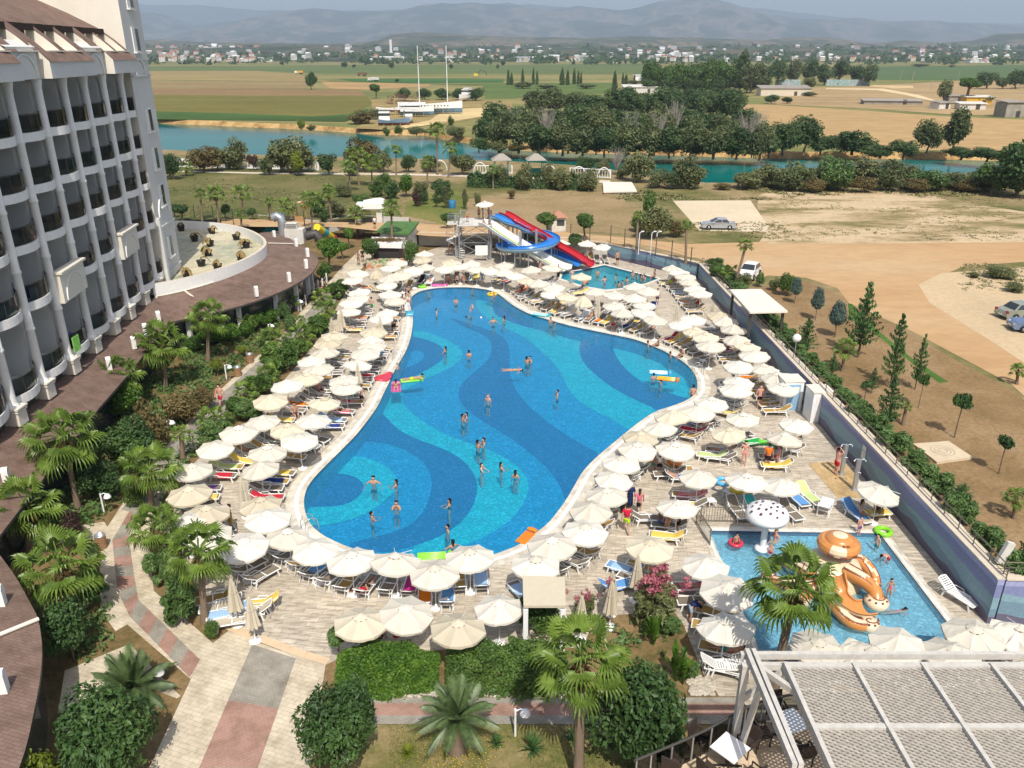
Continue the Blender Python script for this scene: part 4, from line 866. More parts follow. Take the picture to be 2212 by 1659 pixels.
def trunk_mb(h,r,rnd,limbs=5,top=.85,spread=.3):
 m=MB();m.tube([(0,0,-.02),(rnd.gauss(0,.01),rnd.gauss(0,.01),h*.5),(rnd.gauss(0,.02),rnd.gauss(0,.02),h)],[r*1.3,r,r*.8],7)
 for k in range(limbs):
  a=6.28*k/limbs+rnd.random();e=Vector((math.cos(a)*spread*rnd.uniform(.6,1),math.sin(a)*spread*rnd.uniform(.6,1),h+(top-h)*rnd.uniform(.5,1)))
  m.tube([(0,0,h*.92),Vector((0,0,h)).lerp(e,.5)+Vector((0,0,.04)),e],[r*.6,r*.4,r*.12],5)
 return m
def proto(key,crown,tr,cmat,tmat=BARK,extra=None):
 LIB[key]=(crown.mesh(key+"_crown",cmat if isinstance(cmat,list)else[cmat]),tr.mesh(key+"_trunk",[tmat])if tr else None)
for k in range(4):
 r_=random.Random(20+k)
 m=MB();leaves(m,blob(r_,15,(0,0,.54),(.5,.5,.46),.66),3000,.044,r_,.45);proto("tree%d"%k,m,trunk_mb(.28,.028,r_),G_FAR)
 m=MB();leaves(m,blob(r_,15,(0,0,.5),(.5,.5,.5),.68),2800,.042,r_,.4);proto("olive%d"%k,m,trunk_mb(.25,.03,r_),G_FARO)
 m=MB();leaves(m,blob(r_,12,(0,0,.5),(.48,.48,.47),.55,(.35,.5)),3600,.034,r_,.55);proto("bush%d"%k,m,trunk_mb(.3,.02,r_,6,.6,.25),G_MID)
for k in range(2):
 r_=random.Random(40+k)
 m=MB();leaves(m,blob(r_,10,(0,0,.68),(.47,.47,.3),.45,(.45,.6)),3200,.04,r_,.6);proto("ball%d"%k,m,trunk_mb(.45,.035,r_,5,.7,.2),G_MID)
 m=MB();leaves(m,blob(r_,20,(0,0,.5),(.5,.5,.5),.66,(.3,.48)),9000,.028,r_,.7,.3,2.0);proto("bigbush%d"%k,m,trunk_mb(.3,.02,r_,6,.7,.3),G_DARK)
 m=MB()
 for z in range(14):
  f=z/13;rr=.02+.44*(1-f)**.6*(.5+.5*min(1,f*5+.3));leaves(m,[((r_.gauss(0,.02),r_.gauss(0,.02),.06+f*.88),(rr,rr,.07))],110,.05,r_,.4,.5,1.9)
 proto("cypress%d"%k,m,trunk_mb(.1,.06,r_,0),G_DARK)
 m=MB()
 for z in range(11):
  f=z/10;n_=6-z//3;rr=(.5*(1-f)**.85+.04)*r_.uniform(.7,1.15)
  for a in range(n_):
   t=6.28*a/n_+z*.9+r_.gauss(0,.3);R_=rr*r_.uniform(.6,1.2)
   for j in range(11):
    g=(j+1)/11;p=(math.cos(t)*R_*g,math.sin(t)*R_*g,.2+f*.74+.07*g*g*(1.2-f))
    leaves(m,[(p,(.028,.028,.014))],2,.036,r_,.2,.2,2.6)
 proto("conifer%d"%k,m,trunk_mb(.85,.025,r_,0),G_CON)
r_=random.Random(60)
m=MB();leaves(m,[((0,0,.66),(.36,.36,.32)),((0,0,.55),(.44,.44,.2))]+blob(r_,12,(0,0,.6),(.4,.4,.3),.7,(.25,.35)),3000,.04,r_,.6,.1,2.2);proto("bluetree",m,trunk_mb(.4,.022,r_,0),G_BLUE)
m=MB();leaves(m,blob(r_,9,(0,0,.75),(.45,.45,.2),.5),1100,.05,r_,.4);proto("sapling",m,trunk_mb(.66,.022,r_,4,.8,.2),G_DARK)
m=MB();leaves(m,blob(r_,14,(0,0,.78),(.48,.48,.2),.6,(.35,.45)),3200,.04,r_,.55);proto("pine",m,trunk_mb(.6,.045,r_,6,.8,.35),G_MID)
m=MB();leaves(m,blob(r_,26,(0,0,.5),(.5,.5,.5),.8,(.22,.34)),3600,.045,r_,.35,.1,3.2);proto("oleander",m,trunk_mb(.4,.012,r_,7,.7,.3),G_OLEA)
m=MB()
for i in range(60):
 a=r_.uniform(0,6.28);R_=r_.uniform(.15,.5);z=r_.uniform(.5,1.0)
 P_=[Vector((0,0,.15)),Vector((math.cos(a)*R_*.5,math.sin(a)*R_*.5,.2+z*.4)),Vector((math.cos(a+.2)*R_,math.sin(a+.2)*R_,z))]
 m.tube(P_,[.012,.007,.002],4)
 for j in range(3):
  q_=P_[1].lerp(P_[2],r_.random());m.tube([q_,q_+Vector((r_.gauss(0,.08),r_.gauss(0,.08),r_.uniform(.03,.14)))],[.004,.0015],3)
proto("bare",m,trunk_mb(.3,.02,r_,0),PALEBARK,PALEBARK)
m=MB()
for i in range(26):
 a=r_.uniform(0,6.28);L=r_.uniform(.5,.95);lean=r_.uniform(.15,.75);u=Vector((math.cos(a),math.sin(a),0));s_=Vector((-u.y,u.x,0))
 base=u*.03;pts=[base+u*lean*.5*t**1.6+Vector((0,0,L*t-lean*.25*t**3))for t in(0,.45,.6,.75,.9,1)]
 wd=[.008,.012,.055,.07,.05,.004]
 for j in range(5):m.add([pts[j]-s_*wd[j],pts[j]+Vector((0,0,-.01)),pts[j]+s_*wd[j],pts[j+1]+s_*wd[j+1],pts[j+1]+Vector((0,0,-.01)),pts[j+1]-s_*wd[j+1]],[[0,1,4,5],[1,2,3,4]])
proto("broadleaf",m,None,G_BRIGHT)
m=MB()
for i in range(46):
 a=r_.uniform(0,6.28);el=r_.uniform(.1,1.3);u=Vector((math.cos(a),math.sin(a),0));s_=Vector((-u.y,u.x,0))*.022
 L=.52;pts=[Vector((0,0,.1))+u*math.cos(el)*L*t+Vector((0,0,math.sin(el)*L*t*1.5-.16*t*t))for t in(0,.5,1)]
 for j,(w0,w1)in enumerate(((1,1.1),(1.1,.1))):m.add([pts[j]-s_*w0,pts[j]+s_*w0,pts[j+1]+s_*w1,pts[j+1]-s_*w1],[[0,1,2,3]])
proto("rosette",m,None,G_CON)
def plant(kind,cx,base,top,wpx,label,ground=0.0,cat="tree",group=None,name=None,cm=None,bx=None,rz=None,rnd=random.Random(5)):
 """one plant whose crown spans wpx pixels round cx and from top down to base of the picture"""
 p=W(cx if bx is None else bx,base,ground);dep=(p.y*cp-(ground-H)*sp)
 h=max(.3,WY(cx,top,p.y).z-ground);wd=wpx/F*dep
 name=name or{"bush":"shrub","plant":"garden_plant"}.get(cat,cat.replace(" ","_"))
 t=thing(name,label,cat,p,rnd.uniform(0,6.28)if rz is None else rz,group,(wd,wd,h))
 cr,tr=LIB[kind]
 c=link("crown" if cat not in("bush","plant","hedge")else "foliage",cr,t)
 if cm:
  c.material_slots[0].link='OBJECT';c.material_slots[0].material=cm
 if tr:link("trunk" if cat not in("bush","plant","hedge")else "stem",tr,t)
 return t
 # palms
def fan_crown(seed,n=30,dead=10,seg=18):
 rnd=random.Random(seed);m=MB();sk=MB()
 def blade(o,d,up,L,rr,mb,droop):
  side=d.cross(up).normalized();up=side.cross(d).normalized()
  e=o+d*L+up*(-.25*L*droop);d2=(d-up*.5*droop).normalized();up2=side.cross(d2).normalized()
  mb.tube([o,o.lerp(e,.5)+up*.04,e],[.022,.016,.012],4,cap=False)
  for i in range(seg):
   a0=-1.75+3.5*i/seg;a1=-1.75+3.5*(i+1)/seg;am=(a0+a1)/2
   def P(a,r,lift):return e+d2*math.cos(a)*r+side*math.sin(a)*r+up2*(lift-.22*abs(math.sin(a))*r)
   lr=rr*(1-.16*abs(am)/1.75)*rnd.uniform(.92,1.06);hang=rnd.uniform(.12,.3)*rr*(1+droop)
   q0,q1,qm=P(a0,lr*.62,-.01),P(a1,lr*.62,-.01),P(am,lr*.62,.035)
   c0,c1=P(a0,lr*.18,0),P(a1,lr*.18,0);tip=P(am,lr,0)-Vector((0,0,hang))
   mid=P(am,lr*.84,.02)-Vector((0,0,hang*.35));sd=(q1-q0)*.26
   mb.add([c0,c1,q1,qm,q0],[[0,1,2,3],[0,3,4]]);mb.add([q0,qm,mid-sd,tip],[[0,1,2]]);mb.add([q0 .lerp(q1,.12),q0 .lerp(q1,.88),mid+sd,tip,mid-sd],[[0,1,2,3,4]])
 for i in range(n):
  f=(i+.5)/n;el=1.35-1.75*f+rnd.gauss(0,.08);az=i*2.39996+rnd.gauss(0,.15)
  d=Vector((math.cos(az)*math.cos(el),math.sin(az)*math.cos(el),math.sin(el)));up=Vector((0,0,1))if abs(el)<1.2 else Vector((-math.cos(az),-math.sin(az),.2))
  blade(Vector((0,0,.02*i/n)),d,up,rnd.uniform(.42,.58),rnd.uniform(.46,.56),m,.3+.5*f)
 for i in range(dead):
  az=i*2.4;d=Vector((math.cos(az)*.35,math.sin(az)*.35,-.93)).normalized();blade(Vector((math.cos(az)*.05,math.sin(az)*.05,-.1)),d,Vector((math.cos(az),math.sin(az),.3)),rnd.uniform(.12,.3),rnd.uniform(.3,.42),sk,.2)
 for i in range(60):
  az=rnd.uniform(0,6.28);z=-rnd.uniform(0,.45);d=Vector((math.cos(az),math.sin(az),.9));sk.tube([Vector((math.cos(az)*.09,math.sin(az)*.09,z)),Vector((math.cos(az)*.1,math.sin(az)*.1,z))+d*.07],[.03,.012],4)
 return m.mesh("palm_crown",[P_GREEN]),sk.mesh("palm_skirt",[P_DEAD])
FANS=[fan_crown(s,18,8)for s in(1,2,3)];FANLOW=[fan_crown(8,15,12,12),fan_crown(9,16,14,12)]
def date_crown(seed,n=34,elmin=-.3):
 rnd=random.Random(seed);m=MB()
 for i in range(n):
  f=(i+.5)/n;el=1.4-(1.4-elmin)*f+rnd.gauss(0,.07);az=i*2.39996;u=Vector((math.cos(az),math.sin(az),0));s_=Vector((-u.y,u.x,0));L=rnd.uniform(.9,1.08)
  P=lambda t:u*math.cos(el)*L*t+Vector((0,0,math.sin(el)*L*t-.42*L*t*t*math.cos(el)))
  m.tube([P(t)for t in(0,.25,.5,.75,1)],[.02,.014,.01,.007,.003],4,cap=False)
  for j in range(26):
   t=.14+.85*j/25;a=P(t);d=(P(min(1,t+.05))-P(t-.05)).normalized();upv=s_.cross(d);l=.21*math.sin(math.pi*min(1,.12+.95*t))**.6+.03
   for sg in(-1,1):
    tip=a+(s_*sg*.8+d*.75+upv*.28).normalized()*l-Vector((0,0,.03));w_=d*.02
    m.add([a-w_,a+w_,tip],[[0,1,2]]);m.add([a+upv*.004-w_*.5,a.lerp(tip,.5)+upv*.012,tip],[[0,1,2]])
 return m.mesh("date_crown",[P_DATE])
DATE=[date_crown(1),date_crown(4,30,-.1)]
def trunk_unit(seed):
 rnd=random.Random(seed);m=MB();pr=[]
 for k in range(41):
  z=k/40;rr=(1.25-.35*min(1,z*4))*(1-.15*z);pr.append((rr*(1.05 if k%2 else .95),z))
 m.lathe(pr,12);return m.mesh("palm_trunk",[P_TRUNK])
PTR=trunk_unit(1)
def palm(bx,by,tx,ty,wpx,label,ground=0.0,kind="fan",group=None,r=.17,k=[0],name="fan_palm"):
 b=W(bx,by,ground);top=WY(tx,ty,b.y);k[0]+=1
 dep=b.y*cp-(top.z-H)*sp;cr=wpx/F*dep/2
 t=thing(name,label,"palm tree",b,0,group)
 d=top-b;rot=d.to_track_quat('Z','Y').to_euler()
 o=link("trunk",PTR,t,(0,0,-.05),rot);o.scale=(r,r,d.length)
 if kind=="fan":
  c,sk=(FANS if wpx>70 else FANLOW)[k[0]%(3 if wpx>70 else 2)];o=link("crown",c,t,d,(0,0,k[0]*1.3));o.scale=(cr*1.05,)*3
  o=link("dry_skirt",sk,t,d,(0,0,k[0]*1.3));o.scale=(cr*.8,)*3
 else:
  o=link("crown",DATE[k[0]%2],t,d,(0,0,k[0]*1.3));o.scale=(cr,)*3
 return t
NEARP=[(170,1102,135,945,165,"tall fan palm beside the brown roof, first behind the lamp with white shade"),(62,1190,55,1095,165,"large fan palm growing at the left edge by the shady path"),(136,1330,132,1225,200,"broad fan palm over orange flowers beside the pink and grey path"),(327,1098,322,1015,140,"fan palm shading the cream parasol at the path's bend"),(352,1228,332,1140,125,"fan palm standing on the path edge by cream parasols"),(443,1345,430,1195,160,"fan palm with slim trunk next to stacked loungers"),(450,780,447,683,92,"fan palm in front of the restaurant's dark glass"),(358,838,350,745,125,"fan palm overhanging the edge of the brown veranda roof"),(272,890,252,812,110,"fan palm half hidden behind the garden shrubs"),(395,992,391,938,52,"small young fan palm beside the path near parasols"),(1250,1690,1254,1425,232,"biggest fan palm with shaggy trunk in front of the clipped hedge"),(1668,1500,1718,1272,215,"leaning fan palm rising in front of the octopus slide")]
for a in NEARP:palm(*a,group="fan palms in the garden",r=.2 if a[4]>180 else .17)
LOWP=[(462,930,462,908,80,"low fan palm on the path edge by white parasols"),(530,868,530,848,62,"low fan palm beside the man in red shorts"),(706,690,706,668,58,"bushy low palm between the path and the topmost parasols"),(588,752,588,732,68,"low palm left of the path opposite the trash bins"),(650,748,650,728,72,"low palm right of the path beside the cream parasol"),(578,828,578,808,60,"low palm behind the row of white parasols"),(525,724,525,700,60,"low palm in the shrubs before the restaurant"),(625,672,625,650,48,"low palm beside the restaurant's white posts"),(650,710,650,690,24,"tiny palm standing alone on the stone path edge"),(692,660,695,640,50,"low palm next to the woman in red on the path")]
for a in LOWP:palm(*a,group="low palms in the garden",r=.13)
PARKP=[(945,378,943,280,44,"tallest palm by the river with a brown skirt"),(856,378,855,323,28,"slim palm by the river behind the park shrubs"),(968,384,973,320,38,"palm with ragged skirt just right of the tallest palm"),(923,400,923,348,36,"short palm with hanging dead fronds below the tallest palm"),(776,402,768,335,52,"stout palm with two companions, leftmost of the park clump"),(803,402,803,352,50,"stout palm in the middle of the park clump"),(757,414,753,362,42,"low palm in front of the park clump"),(1065,408,1065,368,32,"small palm in front of the green gazebo"),(710,440,710,410,34,"low palm on the scrub left of the park"),(402,380,402,362,36,"low palm by the river promenade beside the hotel"),(437,476,432,418,30,"thin palm behind the terrace, nearest the tower"),(473,482,465,418,50,"palm with bright crown behind the terrace"),(525,468,522,418,50,"palm with a thick brown skirt behind the terrace"),(521,492,521,462,28,"short palm by the fence behind the terrace"),(587,477,582,436,26,"small palm left of the playground"),(625,478,618,445,46,"bushy palm behind the playground arch"),(677,524,670,432,56,"tall palm with rough trunk in front of the yellow tube slide"),(716,476,710,418,40,"palm behind the playground with a pale trunk"),(774,512,770,460,44,"palm left of the entrance gate"),(848,558,845,450,52,"palm rising through the bar's green roof"),(1375,542,1378,465,28,"slim palm behind the painted wall"),(1481,568,1483,487,30,"slim palm at the painted wall's corner"),(1586,622,1611,530,38,"leaning palm next to the white parked car")]
for a in PARKP:palm(*a,ground=ZO if a[1]<500 or a[0]>1300 else 0,group="palms behind the pool area",r=.16)
for a in[(1576,612,1576,588,44,"bushy low palm beside the white parked car"),(1819,802,1826,752,58,"young palm with two broad leaves on bare earth"),(1950,918,1958,878,28,"small palm beside the dark spruce"),(2196,830,2200,800,40,"palm cut by the right edge of the bare garden"),(2190,1120,2196,1075,60,"low palm at the right edge above its round shadow")]:
 palm(*a,ground=ZO,group="palms in the bare garden",r=.12)
palm(988,1616,988,1545,205,"grey-green date palm with a fat trunk before the clipped hedge",kind="date",r=.36,name="date_palm")
palm(286,1508,284,1482,215,"stemless date palm with long feather fronds by the side path",kind="date",r=.3,name="date_palm")
palm(2070,1082,2076,1068,62,"young feather palm on bare earth beside the wall hedge",ZO,"date",r=.1,name="date_palm")
# shrubs and trees near the pool
for a in[("bigbush0",745,1655,1467,195,"largest rounded dark shrub in front of the clipped hedge"),("bigbush1",1378,1662,1432,225,"large glossy shrub beside the glass terrace railing"),("bush1",1160,1372,1280,135,"round shrub under the beige canopy"),("bigbush0",243,1690,1487,225,"broad dark green shrub in the near left bed")]:
 plant(*a[:5],a[5],cat="bush",group="big garden shrubs")
BR_=G_BRIGHT
for a in[("bush0",95,1800,1606,210,"yellow-green shrub in the near left corner",G_YEL),("bush2",8,1700,1640,90,"dark shrub cut by the left edge under the canopy roof",G_MID),("bush3",270,905,822,105,"pale green fig-like shrub beside the brown roof",BR_),("bush0",282,1015,880,135,"tall dark shrub in the middle of the garden bed",G_DARK),("olive1",338,975,858,95,"rusty brown shrub right of the tall dark one",G_BROWN),("bush2",402,915,835,105,"reddish green shrub below the walking man",G_BROWN),("bush1",225,1085,985,115,"dark shrub behind the garden lamp",G_DARK),("bush3",192,1018,945,75,"small shrub between two fan palms by the veranda",G_MID),("bush2",443,885,825,70,"thorny shrub along the path's left side",G_BROWN),("olive2",165,1190,1105,60,"purple-leaved shrub beside the waste bin",G_PURP),("bush3",160,1425,1290,140,"shrub with orange flowers under the broad fan palm",G_DARK),("oleander",395,1345,1240,85,"oleander beside the stacked loungers",G_OLEA),("bush2",460,1380,1328,46,"small round shrub at the deck corner",G_MID),("oleander",350,1260,1175,70,"oleander in the bed between path and parasols",G_OLEA),("bush1",300,1090,1040,70,"low shrub beside the bend of the path",G_MID),("oleander",540,905,860,70,"oleander in the bed above the man in red shorts",G_OLEA),("oleander",475,945,905,60,"oleander beside the low palm on the path edge",G_OLEA)]:
 plant(*a[:5],a[5],cat="bush",group="garden bed shrubs",cm=a[6])
for i,(x,y,w_)in enumerate([(830,1490,230),(960,1430,230),(1080,1400,230),(1200,1400,220),(1330,1350,200),(1450,1280,200),(1560,1230,190),(1680,1200,180),(1740,1290,190)]):
 X,Y=q2(x,y);plant("bush%d"%(i%4),X,Y+6,Y-42,w_*.24,"bright green shrub, %s from the veranda in the bed before the restaurant"%ORD[i],cat="bush",group="shrubs before the restaurant",cm=BR_ if i<7 else G_OLEA)
plant("ball0",523,772,746,30,"yellow-green clipped ball farther from the path",cat="bush",cm=G_YEL,group="clipped yellow balls");plant("ball1",471,812,774,40,"yellow-green clipped ball beside the lamp and bins",cat="bush",cm=G_YEL,group="clipped yellow balls")
for a in[("oleander",728,645,600,50,"leafy shrub at the top of the left parasol row"),("bush0",745,625,595,45,"shrub right beside the uppermost path"),("oleander",685,722,682,70,"wide oleander between path and parasols"),("oleander",605,800,742,90,"large oleander beside the white parasols"),("oleander",560,850,800,70,"oleander left of the cream parasol row"),("bush2",703,605,556,48,"leafy shrub under the big tree by the restaurant"),("oleander",640,770,730,60,"oleander just behind the closed parasols"),("oleander",512,890,855,55,"oleander next to the white parasols by the path")]:
 plant(*a[:5],a[5],cat="bush",group="shrubs between path and parasols",cm=G_MID)
for a in[("ball0",713,590,508,74,"broad dense tree beside the restaurant roof"),("ball1",755,537,488,34,"small ball tree by the playground path"),("ball0",806,580,508,56,"round tree in front of the pool bar"),("bush1",891,575,508,44,"leafy tree right of the pool bar"),("ball1",740,560,520,40,"round tree behind the broad one")]:
 plant(*a[:5],a[5],group="trees round the bar",cm=G_BRIGHT if a[1]<800 else G_MID)
for a in[("ball0",1181,512,455,54,"round tree left of the little guard hut"),("ball1",1262,520,456,58,"round tree right of the little guard hut"),("ball0",966,494,456,42,"round tree behind the slide's spiral stair")]:
 plant(*a[:5],a[5],ZO,group="round trees along the road")
for i,a in enumerate([("bush0",1415,515,425,105,"wide roadside thicket left of the parking lot",G_OLIVE),("tree1",1400,510,410,45,"tall tree in the roadside thicket",G_MID),("bush2",1460,512,470,60,"low brown scrub beside the silver car",G_BROWN),("bush1",1380,500,455,50,"shrub at the left end of the roadside thicket",G_MID)]):
 plant(*a[:5],a[5],ZO,cat="bush" if i!=1 else "tree",group="roadside thicket",cm=a[6])
plant("ball1",733,1424,1350,64,"small ball tree at the corner of the clipped hedge",cm=G_OLEA)
cm_=plant("oleander",1412,1345,1238,112,"crape myrtle covered with pink blossom beside the deck",cat="bush",cm=G_OLIVE)
m=MB();r_=random.Random(9);leaves(m,[((r_.gauss(0,.25),r_.gauss(0,.25),r_.uniform(.72,1.0)),(.09,.09,.07))for _ in range(30)],900,.04,r_,.1);m.build("blossom",G_PINK,cm_)
cm2=plant("oleander",1262,1330,1280,46,"small shrub with red blossom behind the round shrub",cat="bush",cm=G_OLIVE);m=MB();leaves(m,[((r_.gauss(0,.25),r_.gauss(0,.25),r_.uniform(.7,1.05)),(.1,.1,.12))for _ in range(14)],400,.05,r_,.1);m.build("blossom",G_PINK,cm2)
for a in[("broadleaf",1412,1392,1318,70,"broad-leaved plant below the pink myrtle"),("broadleaf",1460,1470,1375,92,"broad-leaved banana-like clump by the white stones"),("broadleaf",1475,1478,1438,40,"small yellowish broad-leaved plant by the white stones"),("oleander",1445,1365,1325,60,"low shrub at the foot of the pink myrtle"),("oleander",1490,1460,1420,50,"low green shrub behind the white stones")]:
 plant(*a[:5],a[5],cat="plant",group="plants in the bed by the kids pool")
for a in[("rosette",1072,1612,1570,46,"spiky cycad beside the date palm"),("rosette",1150,1625,1562,66,"spiky cycad in shade by the lamp post"),("rosette",1240,1605,1565,60,"spiky cycad behind the biggest palm trunk"),("rosette",880,1630,1600,46,"yellowing spiky plant on the worn lawn"),("rosette",590,785,765,22,"small spiky plant by the waste bins"),("rosette",505,790,768,26,"small spiky plant between the clipped balls")]:
 plant(*a[:5],a[5],cat="plant",group="spiky plants",cm=G_YEL if "yellow" in a[5]else None)
def hedge(pts,wd,hgt,label,cm,ground=0.0,n=5200,size=.1,name="hedge"):
 P_=[W(x,y,ground)for x,y in pts];o=P_[0];t=thing(name,label,"hedge",o);rnd=random.Random(len(label));m=MB();L=[(b-a).length for a,b in zip(P_,P_[1:])]
 core=MB()
 for a,b in zip(P_,P_[1:]):
  d=b-a;c=(a+b)/2-o;core.box((c.x,c.y,hgt*.3),(max(.3,d.length-.9),wd*.45,hgt*.6),math.atan2(d.y,d.x));core.build("stem",BARK,t);core=MB()
 for _ in range(n):
  i=rnd.choices(range(len(L)),L)[0];a,b=P_[i]-o,P_[i+1]-o;d=(b-a).normalized();s_=Vector((-d.y,d.x,0))
  f=rnd.random();u=rnd.uniform(-1,1);z=rnd.random();tot=sum(L);pos=sum(L[:i])+f*L[i];e=min(1,.55+min(pos,tot-pos)/wd)
  k=rnd.random()
  if k<.45:z=1
  elif k<.95:u=1 if u>0 else-1
  bul=1+.1*math.sin(f*L[i]*1.7+i)+.07*math.sin(f*L[i]*4.1+2*u)+rnd.gauss(0,.06)
  bul*=e**.6
  p=a.lerp(b,f)+s_*u*wd/2*bul*(1-.2*z*z)+Vector((0,0,hgt*z*bul*(1-.22*u*u)))
  nn=(s_*(u if k>=.45 else 0)+Vector((0,0,1 if k<.45 else .3))+Vector((rnd.gauss(0,.5),rnd.gauss(0,.5),rnd.gauss(0,.5)))).normalized()
  tt=Matrix.Rotation(rnd.uniform(0,6.28),3,nn)@nn.orthogonal().normalized();bb=nn.cross(tt);s=size*rnd.uniform(.6,1.3)
  m.add([p-tt*s*.8,p+bb*s*.45+nn*s*.1,p+tt*s*.8,p-bb*s*.45+nn*s*.1],[[0,1,2,3]])
 m.build("foliage",cm,t);return t
hedge([(730,1466),(800,1463),(950,1461)],2.2,1.1,"clipped bright green hedge left of the date palm",G_BRIGHT,n=14000,size=.085)
hedge([(965,1461),(1100,1459),(1225,1456)],2.2,1.15,"clipped dark green hedge between the date palm and the biggest palm",G_MID,n=14000,size=.085)
hedge(TT(1,0,[(1830,1610),(2212,1615)]),3.0,2.2,"dark hedge at the near end of the park lawn, left part",G_DARK,ZO,2500,.3)
hedge(TT(2,0,[(0,1618),(350,1625),(720,1640)]),3.0,2.2,"dark hedge at the near end of the park lawn, right part",G_DARK,ZO,3000,.3)
hedge(TT(1,1,[(1400,395),(1680,400)]),1.0,1.2,"low hedge strip behind the spiral stair",G_OLIVE,0,1200,.15)
hedge(TT(2,1,[(80,400),(240,425)]),1.0,1.2,"low hedge behind the blue spiral slide",G_DARK,ZO,900,.15);hedge(TT(2,1,[(490,440),(600,440)]),1.0,1.0,"low hedge behind the parasols at the back deck",G_DARK,ZO,700,.15)
dw=(wall_far-wall_near);nW=Vector((dw.y,-dw.x,0)).normalized();r_=random.Random(12)
for i in range(24):
 f=.015+.96*i/23;p=wall_near+dw*f+nW*1.35+Vector((0,0,ZO));s_=r_.uniform(1.7,2.2)
 t=thing("shrub","oleander, %s from the near corner in the row behind the long painted wall"%ORD[i],"bush",p,r_.uniform(0,6),"oleanders behind the long wall",(s_,s_,r_.uniform(1.0,1.4)+(.45 if i<8 else 0)))
 link("foliage",LIB["oleander"][0],t);link("stem",LIB["oleander"][1],t)
 # bare garden on the right
for a in[("bluetree",1716,656,597,28,"blue-grey ball tree, smallest and nearest the bushy shrub",None),("bluetree",1761,692,618,32,"blue-grey ball tree, middle one of the three",None),("bluetree",1803,729,648,42,"blue-grey ball tree, biggest of the three",None),("conifer0",1873,772,605,84,"tallest young conifer, two-topped, beside the dirt track",1853),("conifer1",1937,838,675,58,"young conifer second in height on the bare earth",1922),("conifer0",1978,842,719,42,"narrow young conifer on the grass strip",1976),("conifer1",1744,764,684,58,"bushy low conifer beside the small palm",1737),("conifer0",1796,810,763,36,"small conifer near the wall's globe lamp",None),("conifer1",1882,850,793,30,"slim small conifer just left of the spruce",None),("conifer0",1917,928,806,66,"dark spruce beside the wall hedge",1913),("sapling",1877,866,818,42,"dark sapling leaning by the spruce",1866),("sapling",2077,946,840,58,"thin tree with a green top near the stone slab",2061),("sapling",2168,1024,932,54,"thin tree right of the stone slab",2157),("sapling",1982,882,800,34,"thin staked tree above the small palm",1983),("conifer1",2206,1240,1150,60,"conifer cut by the right edge of the photo",None)]:
 plant(*a[:5],a[5],ZO,group="young trees in the bare garden",bx=a[6])
plant("bush0",1700,640,576,50,"dense bushy shrub at the head of the bare garden",ZO,"bush",cm=G_MID)
for i,a in enumerate([(1600,622,585,42,G_OLIVE),(1545,600,565,36,G_MID),(1640,620,588,26,G_OLEA),(1672,628,596,26,G_OLIVE),(2160,600,572,70,G_OLIVE),(2105,600,585,30,G_OLIVE),(2190,630,610,60,G_OLIVE)]):
 plant("olive%d"%(i%4),a[0],a[1],a[2],a[3],["shrub in front of the white parked car","dark shrub at the painted wall's far corner","leafy shrub right of the white parked car","shrub above the beige shade roof","biggest shrub on the pale gravel yard","little shrub left of the gravel yard's big one","low shrub in front of the gravel yard's big one"][i],ZO,"bush",cm=a[4],group="roadside shrubs")
 # park, riverside, plain
def rows(spec,fmt,cat="tree",ground=ZO,kinds=("tree",),group=None,cms=(None,),seed=1):
 rnd=random.Random(seed)
 for i,a in enumerate(sorted(spec)):
  if 'rank' in fmt or 'grove' in fmt or 'straw' in fmt:a=(a[0],a[1],a[2],a[3]*1.25)+tuple(a[4:])
  kd=kinds[i%len(kinds)];kd=kd+str(rnd.randrange(4))if kd in("tree","olive","bush")else kd+str(i%2)if kd in("cypress","ball","conifer","bigbush")else kd
  plant(kd,a[0],a[1],a[2],a[3],fmt%ORD[i],ground,cat,group,cm=a[4]if len(a)>4 else cms[i%len(cms)],rnd=rnd)
plant("conifer0",944,448,404,26,"dark conifer on the park lawn beside the blue bin",ZO,cm=G_DARK)
rows([(902,446,405,26,G_PURP),(916,442,408,22,G_DARK),(963,450,394,22),(1005,452,404,15,G_OLIVE),(1032,445,412,18,G_OLIVE),(1104,430,405,22,G_BROWN),(878,425,374,44,G_BRIGHT),(848,430,385,40,G_DARK),(957,436,383,56,G_DARK),(911,430,383,38,G_OLIVE),(815,425,380,42,G_MID),(832,408,365,36,G_MID),(745,425,395,44,G_OLIVE),(690,470,425,40,G_DARK),(730,470,432,50,G_OLIVE),(780,455,410,42,G_MID),(700,480,448,28,G_DARK)],"park tree, %s from the left among the trees behind the bar",kinds=("tree","olive"),group="park trees",seed=3)
rows([(395,478,440,46,G_DARK),(488,478,438,32,G_DARK),(546,475,448,28,G_DARK),(378,470,438,34,G_DARK)],"dark round tree, %s from the left behind the terrace parapet",kinds=("ball",),group="round trees behind the terrace",seed=5)
rows([(1133,412,350,46),(1186,408,348,40),(1210,412,352,46),(1271,414,360,48),(1085,405,352,34),(1235,408,365,30)],"yellowish park tree, %s from the left by the promenade arches",kinds=("olive",),group="trees along the promenade",cms=(G_OLIVE,),seed=6)
rows([(352,385,325,34),(375,388,318,48),(440,372,310,84,G_BROWN),(470,368,318,50),(505,366,294,76,G_OLIVE),(548,368,330,30,G_PURP),(578,378,328,40),(606,372,318,50,G_OLIVE),(628,374,280,96,G_OLIVE),(645,380,325,40,G_YEL),(667,372,325,40),(710,378,320,50),(785,372,294,84,G_BROWN),(762,380,335,40),(830,372,320,40,G_OLIVE),(883,372,325,44),(998,378,328,66,G_OLIVE),(930,372,335,46,G_OLIVE)],"riverside tree, %s from the hotel along the near bank",kinds=("olive","tree"),group="trees on the near river bank",seed=8)
